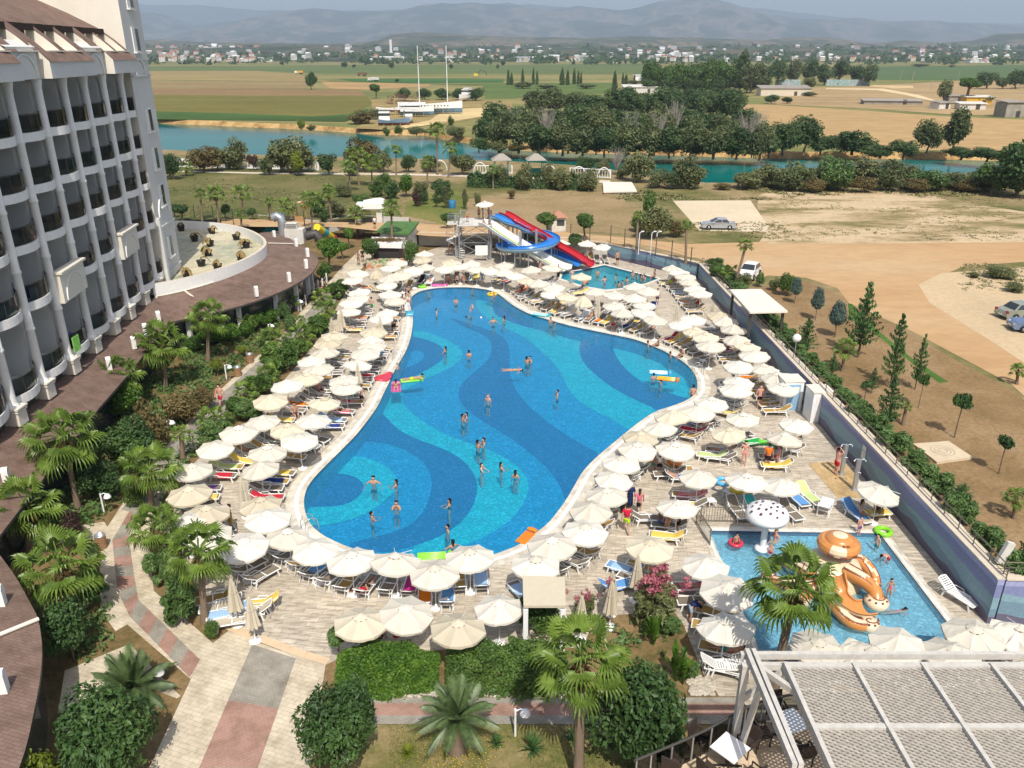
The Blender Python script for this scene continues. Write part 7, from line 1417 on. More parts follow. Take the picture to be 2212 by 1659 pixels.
for i,(c_,r_0,x,y,ps,skin,wear)in enumerate([(1,1,1475,770,"lief","pink",BK("red")),(1,1,850,1170,"lief","tan",BK("black")),(1,1,830,1255,"lie","tan",SH("black")),(1,1,1215,1060,"lie","pink",SH("navy")),(1,1,920,1625,"lief","tan",BK("blue")),(1,2,700,220,"lie","brown",SH("black")),(1,2,780,130,"lie","pink",SH("red")),(1,2,60,380,"lie","tan",SH("navy")),(0,2,2080,520,"lie","tan",SH("black")),(2,1,690,1060,"lief","tan",BK("black")),(2,1,1025,850,"lie","pink",SH("red")),(2,1,30,785,"lie","brown",SH("red")),(2,1,60,770,"lief","tan",BK("black")),(2,2,1420,815,"lie","tan",SH("blue")),(2,2,1480,870,"lief","pink",BK("pink")),(2,2,1750,500,"lie","tan",SH("denim")),(2,3,1770,600,"lie","tan",SH("teal")),(2,2,1480,320,"lie","pink",SH("brown")),(1,3,960,20,"lie","tan",SS("red","black")),(2,1,1170,1205,"lie","tan",SH("brown")),(2,1,2090,780,"lie","tan",SH("black")),(1,1,2160,770,"lie","brown",SH("black")),(2,3,1490,35,"lief","tan",SW("pink"))]):
 p=W(*tl(c_,r_0,x,y),.5);p.z=0;cand=[l for l in LOUNG if not l["person"]];l=min(cand,key=lambda l:(l["p"]-p).length);l["person"]=1
 ll=l["lab"].replace("taupe sling lounger, ","").replace("tan sling lounger, ","").replace("white lounger with taupe sling, ","").replace("white lounger with ","")
 c=wear[0][1];lab="sunbather in %s lying %s"%(c,ll if ll.split()[0]in("left","right","beneath")else "on the lounger, "+ll)
 pp=l["p"]+Vector((math.cos(l["a"]),math.sin(l["a"]),0))*-.2
 person(ps,pp,math.degrees(l["a"])," ".join(lab.split()[:16]),skin,wear,("black","brown","blond")[i%3],h=1.65,z=.29,group="sunbathers on loungers")
 # slides, huts, vehicles, boats, pergola, town
def at(o):return Matrix.Translation(-Vector(o))
RED,BLUE,GREENP,YELP=[mat(n,c,.3,.08,1.5,.5)for n,c in(("red_fibreglass",(.42,.02,.03,1)),("blue_fibreglass",(.03,.20,.58,1)),("green_stripe",(.03,.25,.10,1)),("yellow_stripe",(.70,.55,.03,1)))]
WFIB=mat("white_fibreglass",(.78,.79,.80,1),.3,.06,1,.5);PBLUE=mat("pale_blue_fibreglass",(.25,.42,.58,1),.35,.06,1,.5)
def flume(mb,pts,r=.5,m=0,mo=None,flat=0,rim=True):
 pts=smooth(pts,2,False);secs=[]
 for i,p in enumerate(pts):
  t=pts[min(i+1,len(pts)-1)]-pts[max(i-1,0)];s_=Vector((t.y,-t.x,0)).normalized();row=[]
  for k in range(11):
   a=math.pi*k/10;ww=math.cos(a)*r;zz=-math.sin(a)*r*.75
   if flat:ww=-flat+2*flat*(1-k/10);zz=.38 if k in(0,10)else 0
   row.append((p+s_*ww+Vector((0,0,zz+(0 if flat else r*.75))),p+s_*ww*1.06+Vector((0,0,(zz-.06 if not(flat and k in(0,10))else zz)+(0 if flat else r*.75)))))
  secs.append(row)
 for a,b in zip(secs,secs[1:]):
  for k in range(10):
   mi=m
   if flat and k in(4,5):mi=(2,3)[k-4]
   mb.add([a[k][0],a[k+1][0],b[k+1][0],b[k][0]],[[0,1,2,3]],mi,True);mb.add([a[k][1],b[k][1],b[k+1][1],a[k+1][1]],[[0,1,2,3]],m if mo is None else mo,True)
 for k in(0,10):
  mb.tube([s_[k][0]for s_ in secs],.045,6,m)
tower_o=Vector((-4.5,98,0));PZ=4.2
t=thing("slide_tower","steel slide tower with platform and braced legs","tower",tower_o);o=tower_o
m=MB();m.box((0,0,PZ),(4.2,4.6,.12));m.box((3.2,1.6,PZ),(3.6,2.4,.12));m.box((-2.6,-.6,PZ),(1.6,1.6,.1));m.build("platform",WALLW,t)
lg=[(-1.9,-2.1),(1.9,-2.1),(-1.9,2.1),(1.9,2.1),(4.6,2.4),(4.6,.5)]
for x,y in lg:m=MB();m.tube([(x,y,0),(x,y,PZ+(1.1 if x<2 else 0))],.09,8);m.build("leg",STEEL,t)
m=MB()
for(a,b)in((0,1),(2,3),(0,2),(1,3),(3,4),(4,5)):
 A,B=lg[a],lg[b]
 for z0,z1 in((.2,2.1),(2.1,4.1)):m.bar((A[0],A[1],z0),(B[0],B[1],z1),.05);m.bar((A[0],A[1],z1),(B[0],B[1],z0),.05);m.bar((A[0],A[1],z1),(B[0],B[1],z1),.05)
m.build("brace",STEEL,t);m=MB()
for pl in([(-3.3,-1.3),(-1.9,-1.3),(-1.9,-2.2)],[(-3.3,.2),(-1.9,.2),(-2.0,2.2),(5,2.8)],[(-1.9,-2.2),(-.2,-2.2)]):
 for a,b in zip(pl,pl[1:]):
  d=(Vector(b)-Vector(a));n=max(1,int(d.length/.16))
  for k in range(n+1):q_=Vector(a)+d*k/n;m.bar((q_.x,q_.y,PZ),(q_.x,q_.y,PZ+1),.02)
  m.bar((a[0],a[1],PZ+1),(b[0],b[1],PZ+1),.04)
m.build("railing",STEEL,t)
p=W(985,556,0);t=thing("spiral_stair","white spiral staircase up to the slide platform","staircase",p);m=MB();m.tube([(0,0,0),(0,0,5.2)],.1,8);m.build("pole",STEEL,t);m=MB();r2=MB()
for k in range(20):
 a=k*.42-1;z=.2*(k+1);u=Vector((math.cos(a),math.sin(a),0));v=Vector((math.cos(a+.44),math.sin(a+.44),0));m.add([u*.1+Vector((0,0,z)),u*1.15+Vector((0,0,z)),v*1.15+Vector((0,0,z)),v*.1+Vector((0,0,z)),u*.1+Vector((0,0,z-.05)),u*1.15+Vector((0,0,z-.05)),v*1.15+Vector((0,0,z-.05)),v*.1+Vector((0,0,z-.05))],[[0,1,2,3],[7,6,5,4],[0,4,5,1],[1,5,6,2]]);r2 .tube([u*1.13+Vector((0,0,z)),u*1.13+Vector((0,0,z+.95))],.018,4)
r2 .tube([(1.13*math.cos(k*.42-1),1.13*math.sin(k*.42-1),.2*(k+1)+.95)for k in range(20)],.025,5);m.build("steps",WHITE,t);r2 .build("railing",STEEL,t)
def slide(name,pts,label,mats,**kw):
 o=Vector(pts[0]);o.z=0;m=MB();flume(m,[Vector(p)for p in pts],**kw);m.xf(at(o));t=thing(name,label,"water slide",o);m.build("flume",mats,t);m=MB()
 n=len(pts)
 for i in range(1,n-1):
  P_=Vector(pts[i])-o
  if P_.z>1.1:m=MB();m.tube([(P_.x,P_.y,0),(P_.x,P_.y,P_.z-.05)],.07,7);m.build("support",STEEL,t)
 return t
slide("water_slide",[(-3.6,96.4,4.3),(-2.8,96,4.25),(-1.2,94.9,3.3),(1.5,93,2.1),(3.6,91.5,1.1),(5.2,90.2,.55),(6.3,89.3,.45)],"wide white slide with green and yellow stripe",[WFIB,WFIB,GREENP,YELP],flat=1.0)
cx_,cy_,lr=1.9,93.9,3.15
loop=[(cx_+lr*math.cos(a),cy_+lr*math.sin(a),z)for a,z in[(R(90-30*k),3.0-.14*k)for k in range(12)]]
slide("water_slide",[(-2.4,98.6,4.45),(-1.6,98.2,4.4),(-.6,97.6,3.9),(.6,97.2,3.7)]+loop+[(2.2,96.6,1.35),(4.4,94.6,1.0),(6.4,92.2,.7),(7.6,90.6,.55)],"blue slide that loops once before reaching the pool",[BLUE,PBLUE],mo=1,r=.74)
slide("water_slide",[(-1.2,100.1,4.6),(-.4,99.4,4.5),(1.4,97.8,3.6),(3.4,96,2.9),(5.4,94.2,1.9),(7.6,92.2,1.1),(8.6,91.2,.6),(9.1,90.6,.5)],"straight red slide behind the blue loop",[RED],r=.68)
m=MB()
for x,y in((1.0,93.2),(2.9,94.4)):m.tube([(x,y,0),(x,y,4.0)],.16,10)
for x,y in((1.0,93.2),(2.9,94.4)):m.bar((x,y,3.8),(x-1.4,y+1.6,3.3),.06);m.bar((x,y,2.6),(x+1.5,y-1,2.1),.06)
tag(m.build("slide_post",STEEL),"pair of thick grey posts carrying the blue loop","post")
p=WY(*tl(1,1,1975,80),99);p.z=PZ+.06;parasol(p,"w","white parasol standing on the slide tower's platform","parasols on the tower")
for x,y,Y,ps,rz,w_,lab in[(1828,250,97.5,"stand",-80,"red","boy in red standing on the slide tower's landing"),(1960,200,99.4,"standf",20,"white","woman in white under the tower's parasol"),(1925,205,99.6,"stand",-40,"black","dark-clad person beside the tower's railing"),(2010,165,99.8,"stand",-30,"red","child at the head of the blue slide")]:
 P_=WY(*tl(1,1,x,y),Y);person(ps,P_,rz,lab,"tan",SH(w_)if ps=="stand" else SW(w_),"black",h=1.5,z=PZ+.06,group="people on the slide tower")
for x,lab in((-3.4,"left"),(-2.75,"right")):person("sit",(x,96.1,4.35),-35,"child about to go down the white slide, %s of the pair"%lab,"tan",SH("navy"),h=1.35,group="people on the slide tower")
p=W(*tl(1,1,1950,600));t=thing("notice_board","white notice board among the loungers below the slide tower","sign",p);m=MB();m.box((0,0,1.35),(1.5,.06,1.2));m.build("panel",WHITE,t);m=MB();m.bar((-.6,0,0),(-.6,0,.8),.06);m.bar((.6,0,0),(.6,0,.8),.06);m.build("posts",STEEL,t)
# bar, green-roofed kiosk, gate, playground, guard hut
def hut(name,quad,zt,label,cat,rm,wm,z0=0,inset=.5,th=.22,openf=False):
 Q=[W(*p,zt)for p in quad];c=sum(Q,Vector())/4;c.z=z0;t=thing(name,label,cat,c);m=MB();m.prism([(p.x-c.x,p.y-c.y)for p in Q],zt-z0-th,zt-z0);m.build("roof",rm,t)
 I=[(p-c)*(1-inset/(p-c).length)for p in Q];w_=MB()
 if openf:
  for p in I:w_=MB();w_.box((p.x,p.y,(zt-z0)/2-.1),(.2,.2,zt-z0-.25));w_.build("post",wm,t)
 else:w_.prism([(p.x,p.y)for p in I],0,zt-z0-th-.01);w_.build("wall",wm,t)
 return t,c
GROOF=patchy("green_felt_roof",[(.3,(.07,.15,.05,1)),(.7,(.12,.22,.075,1))],1.2,5)
hut("kiosk",[q5(1560,295),q5(1700,168),q5(2115,175),q5(1985,335)],3.1,"kiosk with a green felt roof behind the pool bar","kiosk",GROOF,WALLW,0,.7)
bt,bc=hut("pool_bar",[q5(1470,470),q5(1500,372),q5(1935,385),q5(1885,480)],2.7,"small pool bar with a thatch heap on its white-edged roof","bar",WHITE,mat("bar_dark",(.04,.035,.035,1),.6),0,.7,.4)
m=MB();r_=random.Random(2)
for _ in range(500):
 a=Vector((r_.gauss(0,1.1),r_.gauss(0,.45),2.72+r_.random()*.25));b=a+Vector((r_.gauss(0,.35),r_.gauss(0,.2),r_.gauss(0,.05)));m.tube([a,b],.02,3)
m.build("thatch",P_DEAD,bt);m=MB();m.box((0,-2.4,.55),(4.4,.6,1.1));m.build("counter",patchy("bar_front",[(.4,(.5,.2,.12,1)),(.5,(.6,.55,.4,1)),(.6,(.15,.25,.12,1))],1.5,2),bt)
def text(s,size,mt,M,parent,name="lettering"):
 cu=bpy.data.curves.new("lettering",'FONT');cu.body=s;cu.size=size;cu.extrude=.01;cu.align_x='CENTER';cu.align_y='CENTER';o=bpy.data.objects.new("tmp",cu);col.objects.link(o);bpy.context.view_layer.update()
 me=bpy.data.meshes.new_from_object(o.evaluated_get(bpy.context.evaluated_depsgraph_get()));bpy.data.objects.remove(o);me.transform(M);me.materials.clear();me.materials.append(mt);return link(name,me,parent)
a,b=W(*q5(1470,480),2.55)-bc,W(*q5(1888,490),2.55)-bc;dv=b-a;rz=math.atan2(dv.y,dv.x);mid=(a+b)/2;mid.z=2.5
m=MB();m.box(mid+Vector((0,-.06,0)),(dv.length,.08,.5),rz);sg=m.build("sign_board",mat("sign_cream",(.62,.52,.42,1),.6),bt)
for s_,dx,c in(("N",.12,"black_plastic"),("\u2022",.2,"red_cloth"),("BAR",.33,"black_plastic")):text(s_,.42,bpy.data.materials[c],Matrix.Translation(mid+dv*(dx-.0)+Vector((0,-.12,0)))@Matrix.Rotation(rz,4,'Z')@Matrix.Rotation(R(90),4,'X'),sg)
p=W(*tl(1,1,1280,560));m=MB();m.lathe([(.45,0),(.5,.4),(.35,.9),(.2,1.25),(0,1.3)],12);o=m.build("covered_heap",CLO["pink"]);o.location=p;tag(o,"heap under a hot pink cover beside the pool bar","cover")
g0=W(*tl(1,1,900,370));t=thing("entrance_gate","white portal with a curved crest over a black gate","gate",g0);Y0=g0 .y;S=lambda x,y:WY(*tl(1,1,x,y),Y0)-g0
m=MB();a,b=S(868,120),S(1110,120);m.box(((a.x+b.x)/2,.4,a.z),(b.x-a.x,1.6,.75));m.build("lintel",WHITE,t);m=MB();pr=[(S(x,y).x,S(x,y).z)for x,y in((925,98),(925,75),(970,68),(1020,58),(1070,55),(1106,66),(1106,98))];m.prism(pr,-.2,.2);m.xf(Matrix.Translation((0,.4,0))@Matrix.Rotation(R(90),4,'X'));m.build("crest",WHITE,t)
for x in(890,1075):a=S(x,360);m=MB();m.box((a.x,.4,S(x,140).z/2),(.8,.8,S(x,140).z));m.build("pillar",WALLW,t)
m=MB();a,b=S(915,360).x,S(1000,360).x;n=9
for k in range(n+1):m.bar((a+(b-a)*k/n,.4,0),(a+(b-a)*k/n,.4,3.2),.05)
for z in(.1,1.2,3.2):m.bar((a,.4,z),(b,.4,z),.06)
m.build("bars",BLACK,t)
pg=W(*q5(600,320));t=thing("playground_tower","wooden playground tower with a striped arched roof","playground",pg);Y0=pg.y+.5;TEALP=mat("teal_panel",(.25,.5,.5,1),.5);WOODP=mat("play_wood",(.40,.24,.11,1),.7,.2,4);S=lambda x,y:WY(*q5(x,y),Y0)-pg
a,b=S(545,100),S(660,100);hw=(b.x-a.x)/2;m=MB()
for sx in(-1,1):
 for sy in(-1,1):m.bar((sx*hw,sy*hw,0),(sx*hw,sy*hw,3.4),.12)
m.box((0,0,1.5),(2*hw,2*hw,.1));m.box((0,-hw,2),(2*hw,.06,.8));m.bar((-4.2,.5,0),(-4.2,.5,2.2),.12);m.bar((-4.2,.5,2.2),(-hw,.5,2.2),.12);m.bar((-2.6,.5,0),(-2.6,.5,2.2),.12);m.build("frame",WOODP,t)
m=MB()
for k in range(10):
 a0,a1=math.pi*k/10,math.pi*(k+1)/10;m.add([(hw*1.1*math.cos(a0),-hw,3.4+.9*math.sin(a0)),(hw*1.1*math.cos(a1),-hw,3.4+.9*math.sin(a1)),(hw*1.1*math.cos(a1),hw,3.4+.9*math.sin(a1)),(hw*1.1*math.cos(a0),hw,3.4+.9*math.sin(a0))],[[0,1,2,3]],k%3)
m.build("roof",[RED,YELP,WFIB],t);m=MB();m.box((-3.4,.5,2.5),(2.2,1,.1));m.build("side_roof",[TEALP],t)
tb0,tb1=W(*q5(790,250),2.6),W(*q5(1000,390),.3);t=thing("tube_slide","yellow and turquoise tube slide with a red end","slide",Vector((tb0 .x,tb0 .y,0)));o=t.location.copy();TURQ=mat("turquoise_plastic",(.02,.38,.48,1),.35,.06)
for k,mm in enumerate((YELP,TURQ,YELP,RED)):
 m=MB();a=tb0 .lerp(tb1,(0,.3,.55,.88)[k]);b=tb0 .lerp(tb1,(.3,.55,.88,1.02)[k]);m.tube([a,b],[.5,.5]if k<3 else[.5,.56],14,cap=k in(0,3));m.xf(at(o));m.build("segment",mm,t)
m=MB();q_=W(*q5(840,400))-o;m.bar((q_.x,q_.y,0),(q_.x,q_.y+.3,1.4),.1);m.build("support",STEEL,t)
p=W(*q5(195,335));m=MB();m.tube([(-1,0,.25),(0,.2,.6),(1,.3,.75)],[.35,.45,.3],10);o=m.build("play_shell",TURQ);o.location=p;tag(o,"turquoise slide shell beside the grey duct","slide")
p=W(*q5(520,430),2.6);t=thing("ventilation_unit","grey elbow duct with a white louvred box on the restaurant roof","vent unit",p);m=MB();m.tube([(-1.5,.2,-.2),(-1.5,.2,2.2),(-1.6,.2,2.7),(-2.0,.2,2.95),(-2.5,.2,2.7)],.5,12);m.build("duct",STEEL,t);m=MB();m.box((0,0,.7),(2.2,1.4,1.7));m.box((-.3,0,1.9),(1.3,1,.6));m.build("box",WALLW,t);m=MB()
for k in range(3):m.box((-.3,-.52,1.72+.18*k),(1.2,.06,.05))
m.tube([(1.3,0,.6),(2.4,0,.9),(2.8,0,.2)],.55,10);m.build("louvre",DARKMETAL,t)
p=W(*tl(2,1,395,330),ZO);t=thing("guard_hut","little white guard hut with a red pyramid roof","hut",p,.1,None,.76);m=MB();m.box((0,0,1.2),(2.4,2.4,2.4));m.build("wall",WALLW,t);m=MB();m.add([(-1.6,-1.6,2.4),(1.6,-1.6,2.4),(1.6,1.6,2.4),(-1.6,1.6,2.4),(0,0,3.5)],[[0,1,4],[1,2,4],[2,3,4],[3,0,4],[3,2,1,0]]);m.build("roof",mat("terracotta",(.38,.19,.125,1),.8,.15,6),t);m=MB();m.box((.3,-1.21,1.5),(1.3,.05,1.0));m.build("window",PANE,t)
# kids pool pieces
p=W(*q3(630,458),-.35);Y0=p.y;rim=WY(*q3(690,150),Y0);cr=172*.27081/F*(rim.y*cp-(rim.z-H)*sp);t=thing("mushroom_fountain","white mushroom fountain with dark dots standing in the kids pool","fountain",p);hc_=rim.z-p.z
m=MB();m.tube([(0,0,0),(0,0,hc_)],.16,14);m.lathe([(.4,0),(.38,.1),(.2,.14)],16,(0,0,.3));m.build("stem",PBLUE if False else WFIB,t);m=MB();m.lathe([(.15,-.25),(cr*.6,-.3),(cr*.92,-.22),(cr,0),(cr*.9,.28),(cr*.6,.5),(cr*.25,.6),(0,.62)],28,(0,0,hc_));cap_=m.build("cap",WFIB,t);m=MB();r_=random.Random(6)
for k in range(26):
 a=k*2.4;f=.18+.7*((k+.5)/26)**.7;z=(.63-.05*f if f<.25 else .615-(f-.25)*.29 if f<.6 else .515-(f-.6)*.73)+.02;sl_=.07 if f<.25 else .33 if f<.6 else .82;n_=Vector((math.cos(a)*sl_,math.sin(a)*sl_,1)).normalized();c=Vector((cr*f*math.cos(a),cr*f*math.sin(a),hc_+z+.02));u=n_.orthogonal().normalized();v=n_.cross(u);rr=r_.uniform(.05,.085)
 m.add([c+n_*.02+(u*math.cos(b)+v*math.sin(b))*rr for b in[6.28*j/10 for j in range(10)]],[list(range(10))])
m.build("dots",mat("plum_dots",(.12,.05,.06,1),.5),t)
OR_,CR_,BRN=mat("orange_gelcoat",(.56,.24,.07,1),.3,.14,1.2,.5),mat("cream_gelcoat",(.72,.60,.42,1),.35,.08,1.2,.5),mat("brown_suckers",(.22,.07,.045,1),.5)
hub=W(*q3(1190,760),-.35);t=thing("octopus_slide","orange and cream octopus play slide in the kids pool","play slide",hub);S=lambda x,y,z:W(*q3(x,y),z)-hub
m=MB();m.lathe([(1.5,0),(1.45,.8),(1.2,1.25),(.9,1.4),(0,1.42)],20,S(1170,690,-.35));m.build("body",CR_,t)
hd_=WY(*q3(1245,385),hub.y+.9)-hub;hr=192*.27081/F*33.5;m=MB();na=40
for k in range(na):
 a0,a1=6.2832*k/na,6.2832*(k+1)/na
 for j in range(10):
  b0,b1=6.2832*j/10,6.2832*(j+1)/10;f=lambda a,b:hd_+Vector((math.cos(a)*(hr*.72+hr*.28*math.cos(b)),math.sin(a)*(hr*.72+hr*.28*math.cos(b)),.3*math.sin(b)))
  m.add([f(a0,b0),f(a1,b0),f(a1,b1),f(a0,b1)],[[0,1,2,3]],1 if(k//5)%4==1 else 0,True)
head_=m.build("brim",[OR_,CR_],t);m=MB();m.lathe([(hr*.66,.1),(hr*.68,.25),(hr*.6,.42),(hr*.36,.52),(0,.55)],28,hd_);m.lathe([(hr*.34,.53),(hr*.2,.57),(0,.58)],20,hd_,1);m.build("head",[OR_,CR_],t)
m=MB();e_=hd_+Vector((.05,-hr*.66,.28))
for s_ in(-.1,.1):m.lathe([(0,-.09),(.08,-.05),(.09,0),(.08,.05),(0,.09)],10,e_+Vector((s_,0,0)))
for k in range(30):
 a=-2.4+1.7*k/29
 if k%10<5:m.lathe([(.05,0),(.05,.03)],8,hd_+Vector((math.cos(a)*hr*.99,math.sin(a)*hr*.99,-.14)))
m.build("eyes",BRN,t);m=MB();q_=S(1200,600,0);m.box((q_.x,q_.y,hd_.z/2+.5),(.28,.28,hd_.z-.8));m.build("post",WFIB,t)
def arm(pts,r0,r1,curl=True):
 P_=smooth([S(*p)for p in pts],2,False);n=len(P_);m=MB();m.tube(P_,[(r0+(r1-r0)*i/(n-1))*.78 for i in range(n)],12,0);s_=MB();ce=[sum((Vector(m.v[i])for i in f),Vector())/len(f)for f in m.f];m.m=[1 if len(f)==4 and min((c-p).length for p in P_)>0 and(c-min(P_,key=lambda p:(c-p).length)).z>.8*(r0+r1)*.39 else 0 for f,c in zip(m.f,ce)]
 for i in range(1,n-1):
  tt=(P_[i+1]-P_[i-1]).normalized();sd=Vector((tt.y,-tt.x,0)).normalized();r=.78*(r0+(r1-r0)*i/(n-1))
  for sg in(-1,1):
   for h in(0,.5):c=P_[i].lerp(P_[i+1],h)+sd*sg*r*.62+Vector((0,0,r*.78));s_.lathe([(.055,0),(.05,.03),(.025,.02),(.02,0)],7,c)
 if curl:
  e=P_[-1];m.lathe([(0,-.35),(r1*1.25,-.2),(r1*1.4,.1),(r1*1.0,.26),(0,.3)],14,e,1)
  for k in range(9):s_.lathe([(.06,0),(.05,.04),(0,.04)],7,e+Vector((math.cos(k*.7)*r1*1.05,math.sin(k*.7)*r1*1.05,.24)))
  s_.tube([e+Vector((math.cos(k*.6)*.035*k,math.sin(k*.6)*.028*k,.3))for k in range(12)],.03,5)
 o=m.build("arm",[OR_,CR_],t);s_.build("suckers",BRN,o)
arm([(1300,600,.9),(1380,640,.9),(1470,690,.75),(1540,760,.4),(1545,850,.05)],.5,.4);arm([(1290,520,.8),(1400,500,.6),(1480,570,.35),(1530,650,.1),(1545,720,-.1)],.45,.3,False)
arm([(1180,800,.5),(1230,900,.3),(1320,1000,.15),(1420,1040,.05),(1490,1030,.0)],.42,.33);arm([(1020,640,.7),(900,560,.5),(800,520,.3),(740,540,0)],.42,.25,False);arm([(1040,730,.5),(900,720,.3),(760,690,.1),(680,660,-.05)],.45,.28)
m=MB();flume(m,[S(1190,640,1.1),S(1205,720,.95),S(1240,820,.6),(S(1310,900,.25)),S(1400,945,.05),S(1480,935,-.02)],r=.5,m=0,mo=1);m.build("flume",[OR_,CR_],t);m=MB()
for k in range(6):c=S(960+25*k,850-32*k,0);m.box((c.x,c.y,.15+.2*k),(1.1,.45,.2),.9,k%2)
m.build("steps",[OR_,CR_],t)
def picket(name,pts,z,hgt,label,mt,every=.14,sz=.022):
 P_=[W(*p,z)for p in pts];o=P_[0];m=MB();t=thing(name,label,"fence",o)
 for a,b in zip(P_,P_[1:]):
  d=b-a;n=max(1,int(d.length/every));L=lambda f,h:a-o+d*f+Vector((0,0,h))
  for k in range(n+1):m.bar(L(k/n,.05),L(k/n,hgt),sz)
  for h in(.12,hgt):m.bar(L(0,h),L(1,h),sz*1.8)
 m.build("bars",mt,t);m=MB()
 for p in P_:m.bar(p-o,p-o+Vector((0,0,hgt+.05)),sz*2.2)
 m.build("posts",mt,t)
picket("pool_fence",[q3(215,395),q3(105,215)],0,.95,"bronze rail fence on the kids pool's left side",RAILM);picket("pool_fence",[q3(140,205),q3(640,222),q3(790,230)],0,.95,"bronze rail fence behind the mushroom",RAILM)
# cabins, showers, lamps
for i,(x,y,lab)in enumerate(((195,230,"white changing cabin, left one with its door facing the camera"),(440,330,"white changing cabin, right one with a small window"))):
 p=W(*tl(3,2,x,y));t=thing("changing_cabin",lab,"cabin",p,.05,"white cabins");m=MB();m.box((0,.6,1.1),(1.35,1.35,2.2));m.build("wall",WFIB,t);m=MB();m.box((0,.6,2.24),(1.45,1.45,.08));m.build("roof",CREAM,t);m=MB();m.box((0,-.09,1.05),(.9,.03,1.95));m.build("door",PBLUE if i==0 else WHITE,t);m=MB();m.box((.15,-.115,1.65),(.4,.02,.4));m.build("window",BACKW,t)
m=MB();P_=[W(*tl(3,2,*p))for p in((345,690),(400,680),(640,665),(700,720),(860,940),(860,985),(600,985))];m.sheet([(p.x,p.y)for p in P_],.012);struct("shower_floor",m,tiles("tan_stone_tiles",(.56,.40,.20,1),(.48,.34,.17,1),(.35,.25,.14,1),.3,.3,R(40),.5,0))
for x,y,lab in((632,780,"steel shower column beside the bathing man"),(742,915,"steel shower column standing free near the parasol")):
 p=W(*tl(3,2,x,y));t=thing("shower_column",lab,"shower",p,0,"showers");m=MB();m.box((0,0,1.0),(.2,.2,2.0));m.box((0,0,.03),(.36,.36,.06));m.build("column",STEEL,t);m=MB()
 for s_ in(-1,1):m.tube([(0,0,1.95),(s_*.22,-.05,2.05),(s_*.32,-.08,1.98)],.025,6);m.lathe([(.02,.03),(.06,0),(.06,-.02)],8,(s_*.32,-.08,1.95))
 m.tube([(.0,-.12,1.2),(.15,-.15,1.2)],.02,5);m.build("shower_heads",STEEL,t)
m=MB();m.lathe([(0,-.34),(.24,-.24),(.34,0),(.24,.24),(0,.34)],16,(0,0,1.3));p=W(*tl(3,1,230,1400),ZO+.2);t=thing("globe_lamp","white globe lamp on the wall's planted edge","lamp",p);m.build("globe",WFIB,t);m=MB();m.tube([(0,0,0),(0,0,1.0)],.04,6);m.build("pole",STEEL,t)
for x,y,lab in((905,1120,"white hooded path lamp at the fork of the pink path"),):
 pass
def lamp(X,Y,top,label):
 p=W(X,Y);h=max(.7,WY(X,top,p.y).z);t=thing("path_lamp",label,"lamp",p,0,"white path lamps");m=MB();m.tube([(0,0,0),(0,0,h)],.045,8);m.tube([(0,0,h-.1),(.2,0,h+.02),(.34,0,h-.05)],.03,6);m.build("post",WFIB,t);m=MB();m.lathe([(.05,.12),(.12,.08),(.2,-.06),(.2,-.1)],14,(.36,0,h-.14));m.build("lamp_shade",WFIB,t)
for a in((226,1111,1066,"white hooded path lamp beside the pink path's fork"),(490,822,788,"white hooded path lamp next to the yellow clipped ball"),(581,716,702,"white hooded path lamp by the stone path below the restaurant"),(645,672,648,"white hooded path lamp beside the rope posts"),(1113,1590,1532,"white path lamp beside the brick path before the hedge"),(363,928,915,"small white lamp hidden in the shrubs near parasols"),(330,1480,1445,"white lamp with curved ribs behind the stemless date palm"),(730,1660,1625,"white lamp partly hidden by the largest shrub")):lamp(*a)
t0=W(*q5(586,1330));t=thing("rope_fence","white posts with rope along the stone path by the restaurant","fence",t0);P_=[W(*q5(*p))-t0 for p in((586,1330),(650,1260),(697,1165),(760,1110),(812,1060),(868,1040),(920,970))];m2=MB()
for p in P_:m=MB();m.box(p+Vector((0,0,.55)),(.12,.12,1.1));m.build("post",WFIB,t)
for a,b in zip(P_,P_[1:]):
 for h in(.5,.9):m2 .tube([a+Vector((0,0,h)),(a+b)/2+Vector((0,0,h-.12)),b+Vector((0,0,h))],.018,5)
m2 .build("rope",STONE,t)
m=MB();r_=random.Random(8)
for _ in range(160):X,Y=r_.uniform(640,760),0;f=r_.random();p=W(*q5(650+230*f,1230-190*f))+Vector((r_.gauss(.3,.3),r_.gauss(0,.3),.2));leaves(m,[(p,(.25,.25,.25))],5,.14,r_)
o=m.build("undergrowth",G_PURP);o["kind"]="stuff"
# shade roof, slab, canopy, floodlight
hut("shade_roof",[(1576,625),(1644,624),(1702,672),(1620,674)],ZO+2.3,"flat beige shade roof on posts behind the painted wall","shelter",CREAM,DARKMETAL,ZO,.6,.15,True)
hut("beige_canopy",[(1131,1308),(1129,1243),(1220,1246),(1222,1308)],2.6,"square beige fabric canopy behind the round shrub","canopy",CANVC,PLASTIC,0,.3,.12,True)
P_=[W(*tl(3,2,*p),ZO)for p in((1250,535),(1555,512),(1765,652),(1455,695))];c=sum(P_,Vector())/4;t=thing("concrete_slab","pale concrete slab lying on the bare garden","slab",c);m=MB();m.prism([(p.x-c.x,p.y-c.y)for p in P_],0,.16);m.build("slab",mat("pale_concrete",(.56,.46,.32,1),.8,.1,2),t);m=MB()
for k in range(3):m.tube([((.25+.2*k)*math.cos(a),(.25+.2*k)*math.sin(a),.165)for a in[6.28*j/24 for j in range(25)]],.014,4)
m.build("iron_rings",PALEBARK,t)
p=W(*tl(3,2,1995,1580),ZO+.6);t=thing("floodlight","grey floodlight on the near wall corner","lamp",p);m=MB();m.box((.1,0,.75),(.35,.2,1.1),0,0,R(16));m.build("housing",WALLW,t);m=MB();m.tube([(0,0,-.6),(0,0,.4)],.04,6);m.build("pole",STEEL,t)
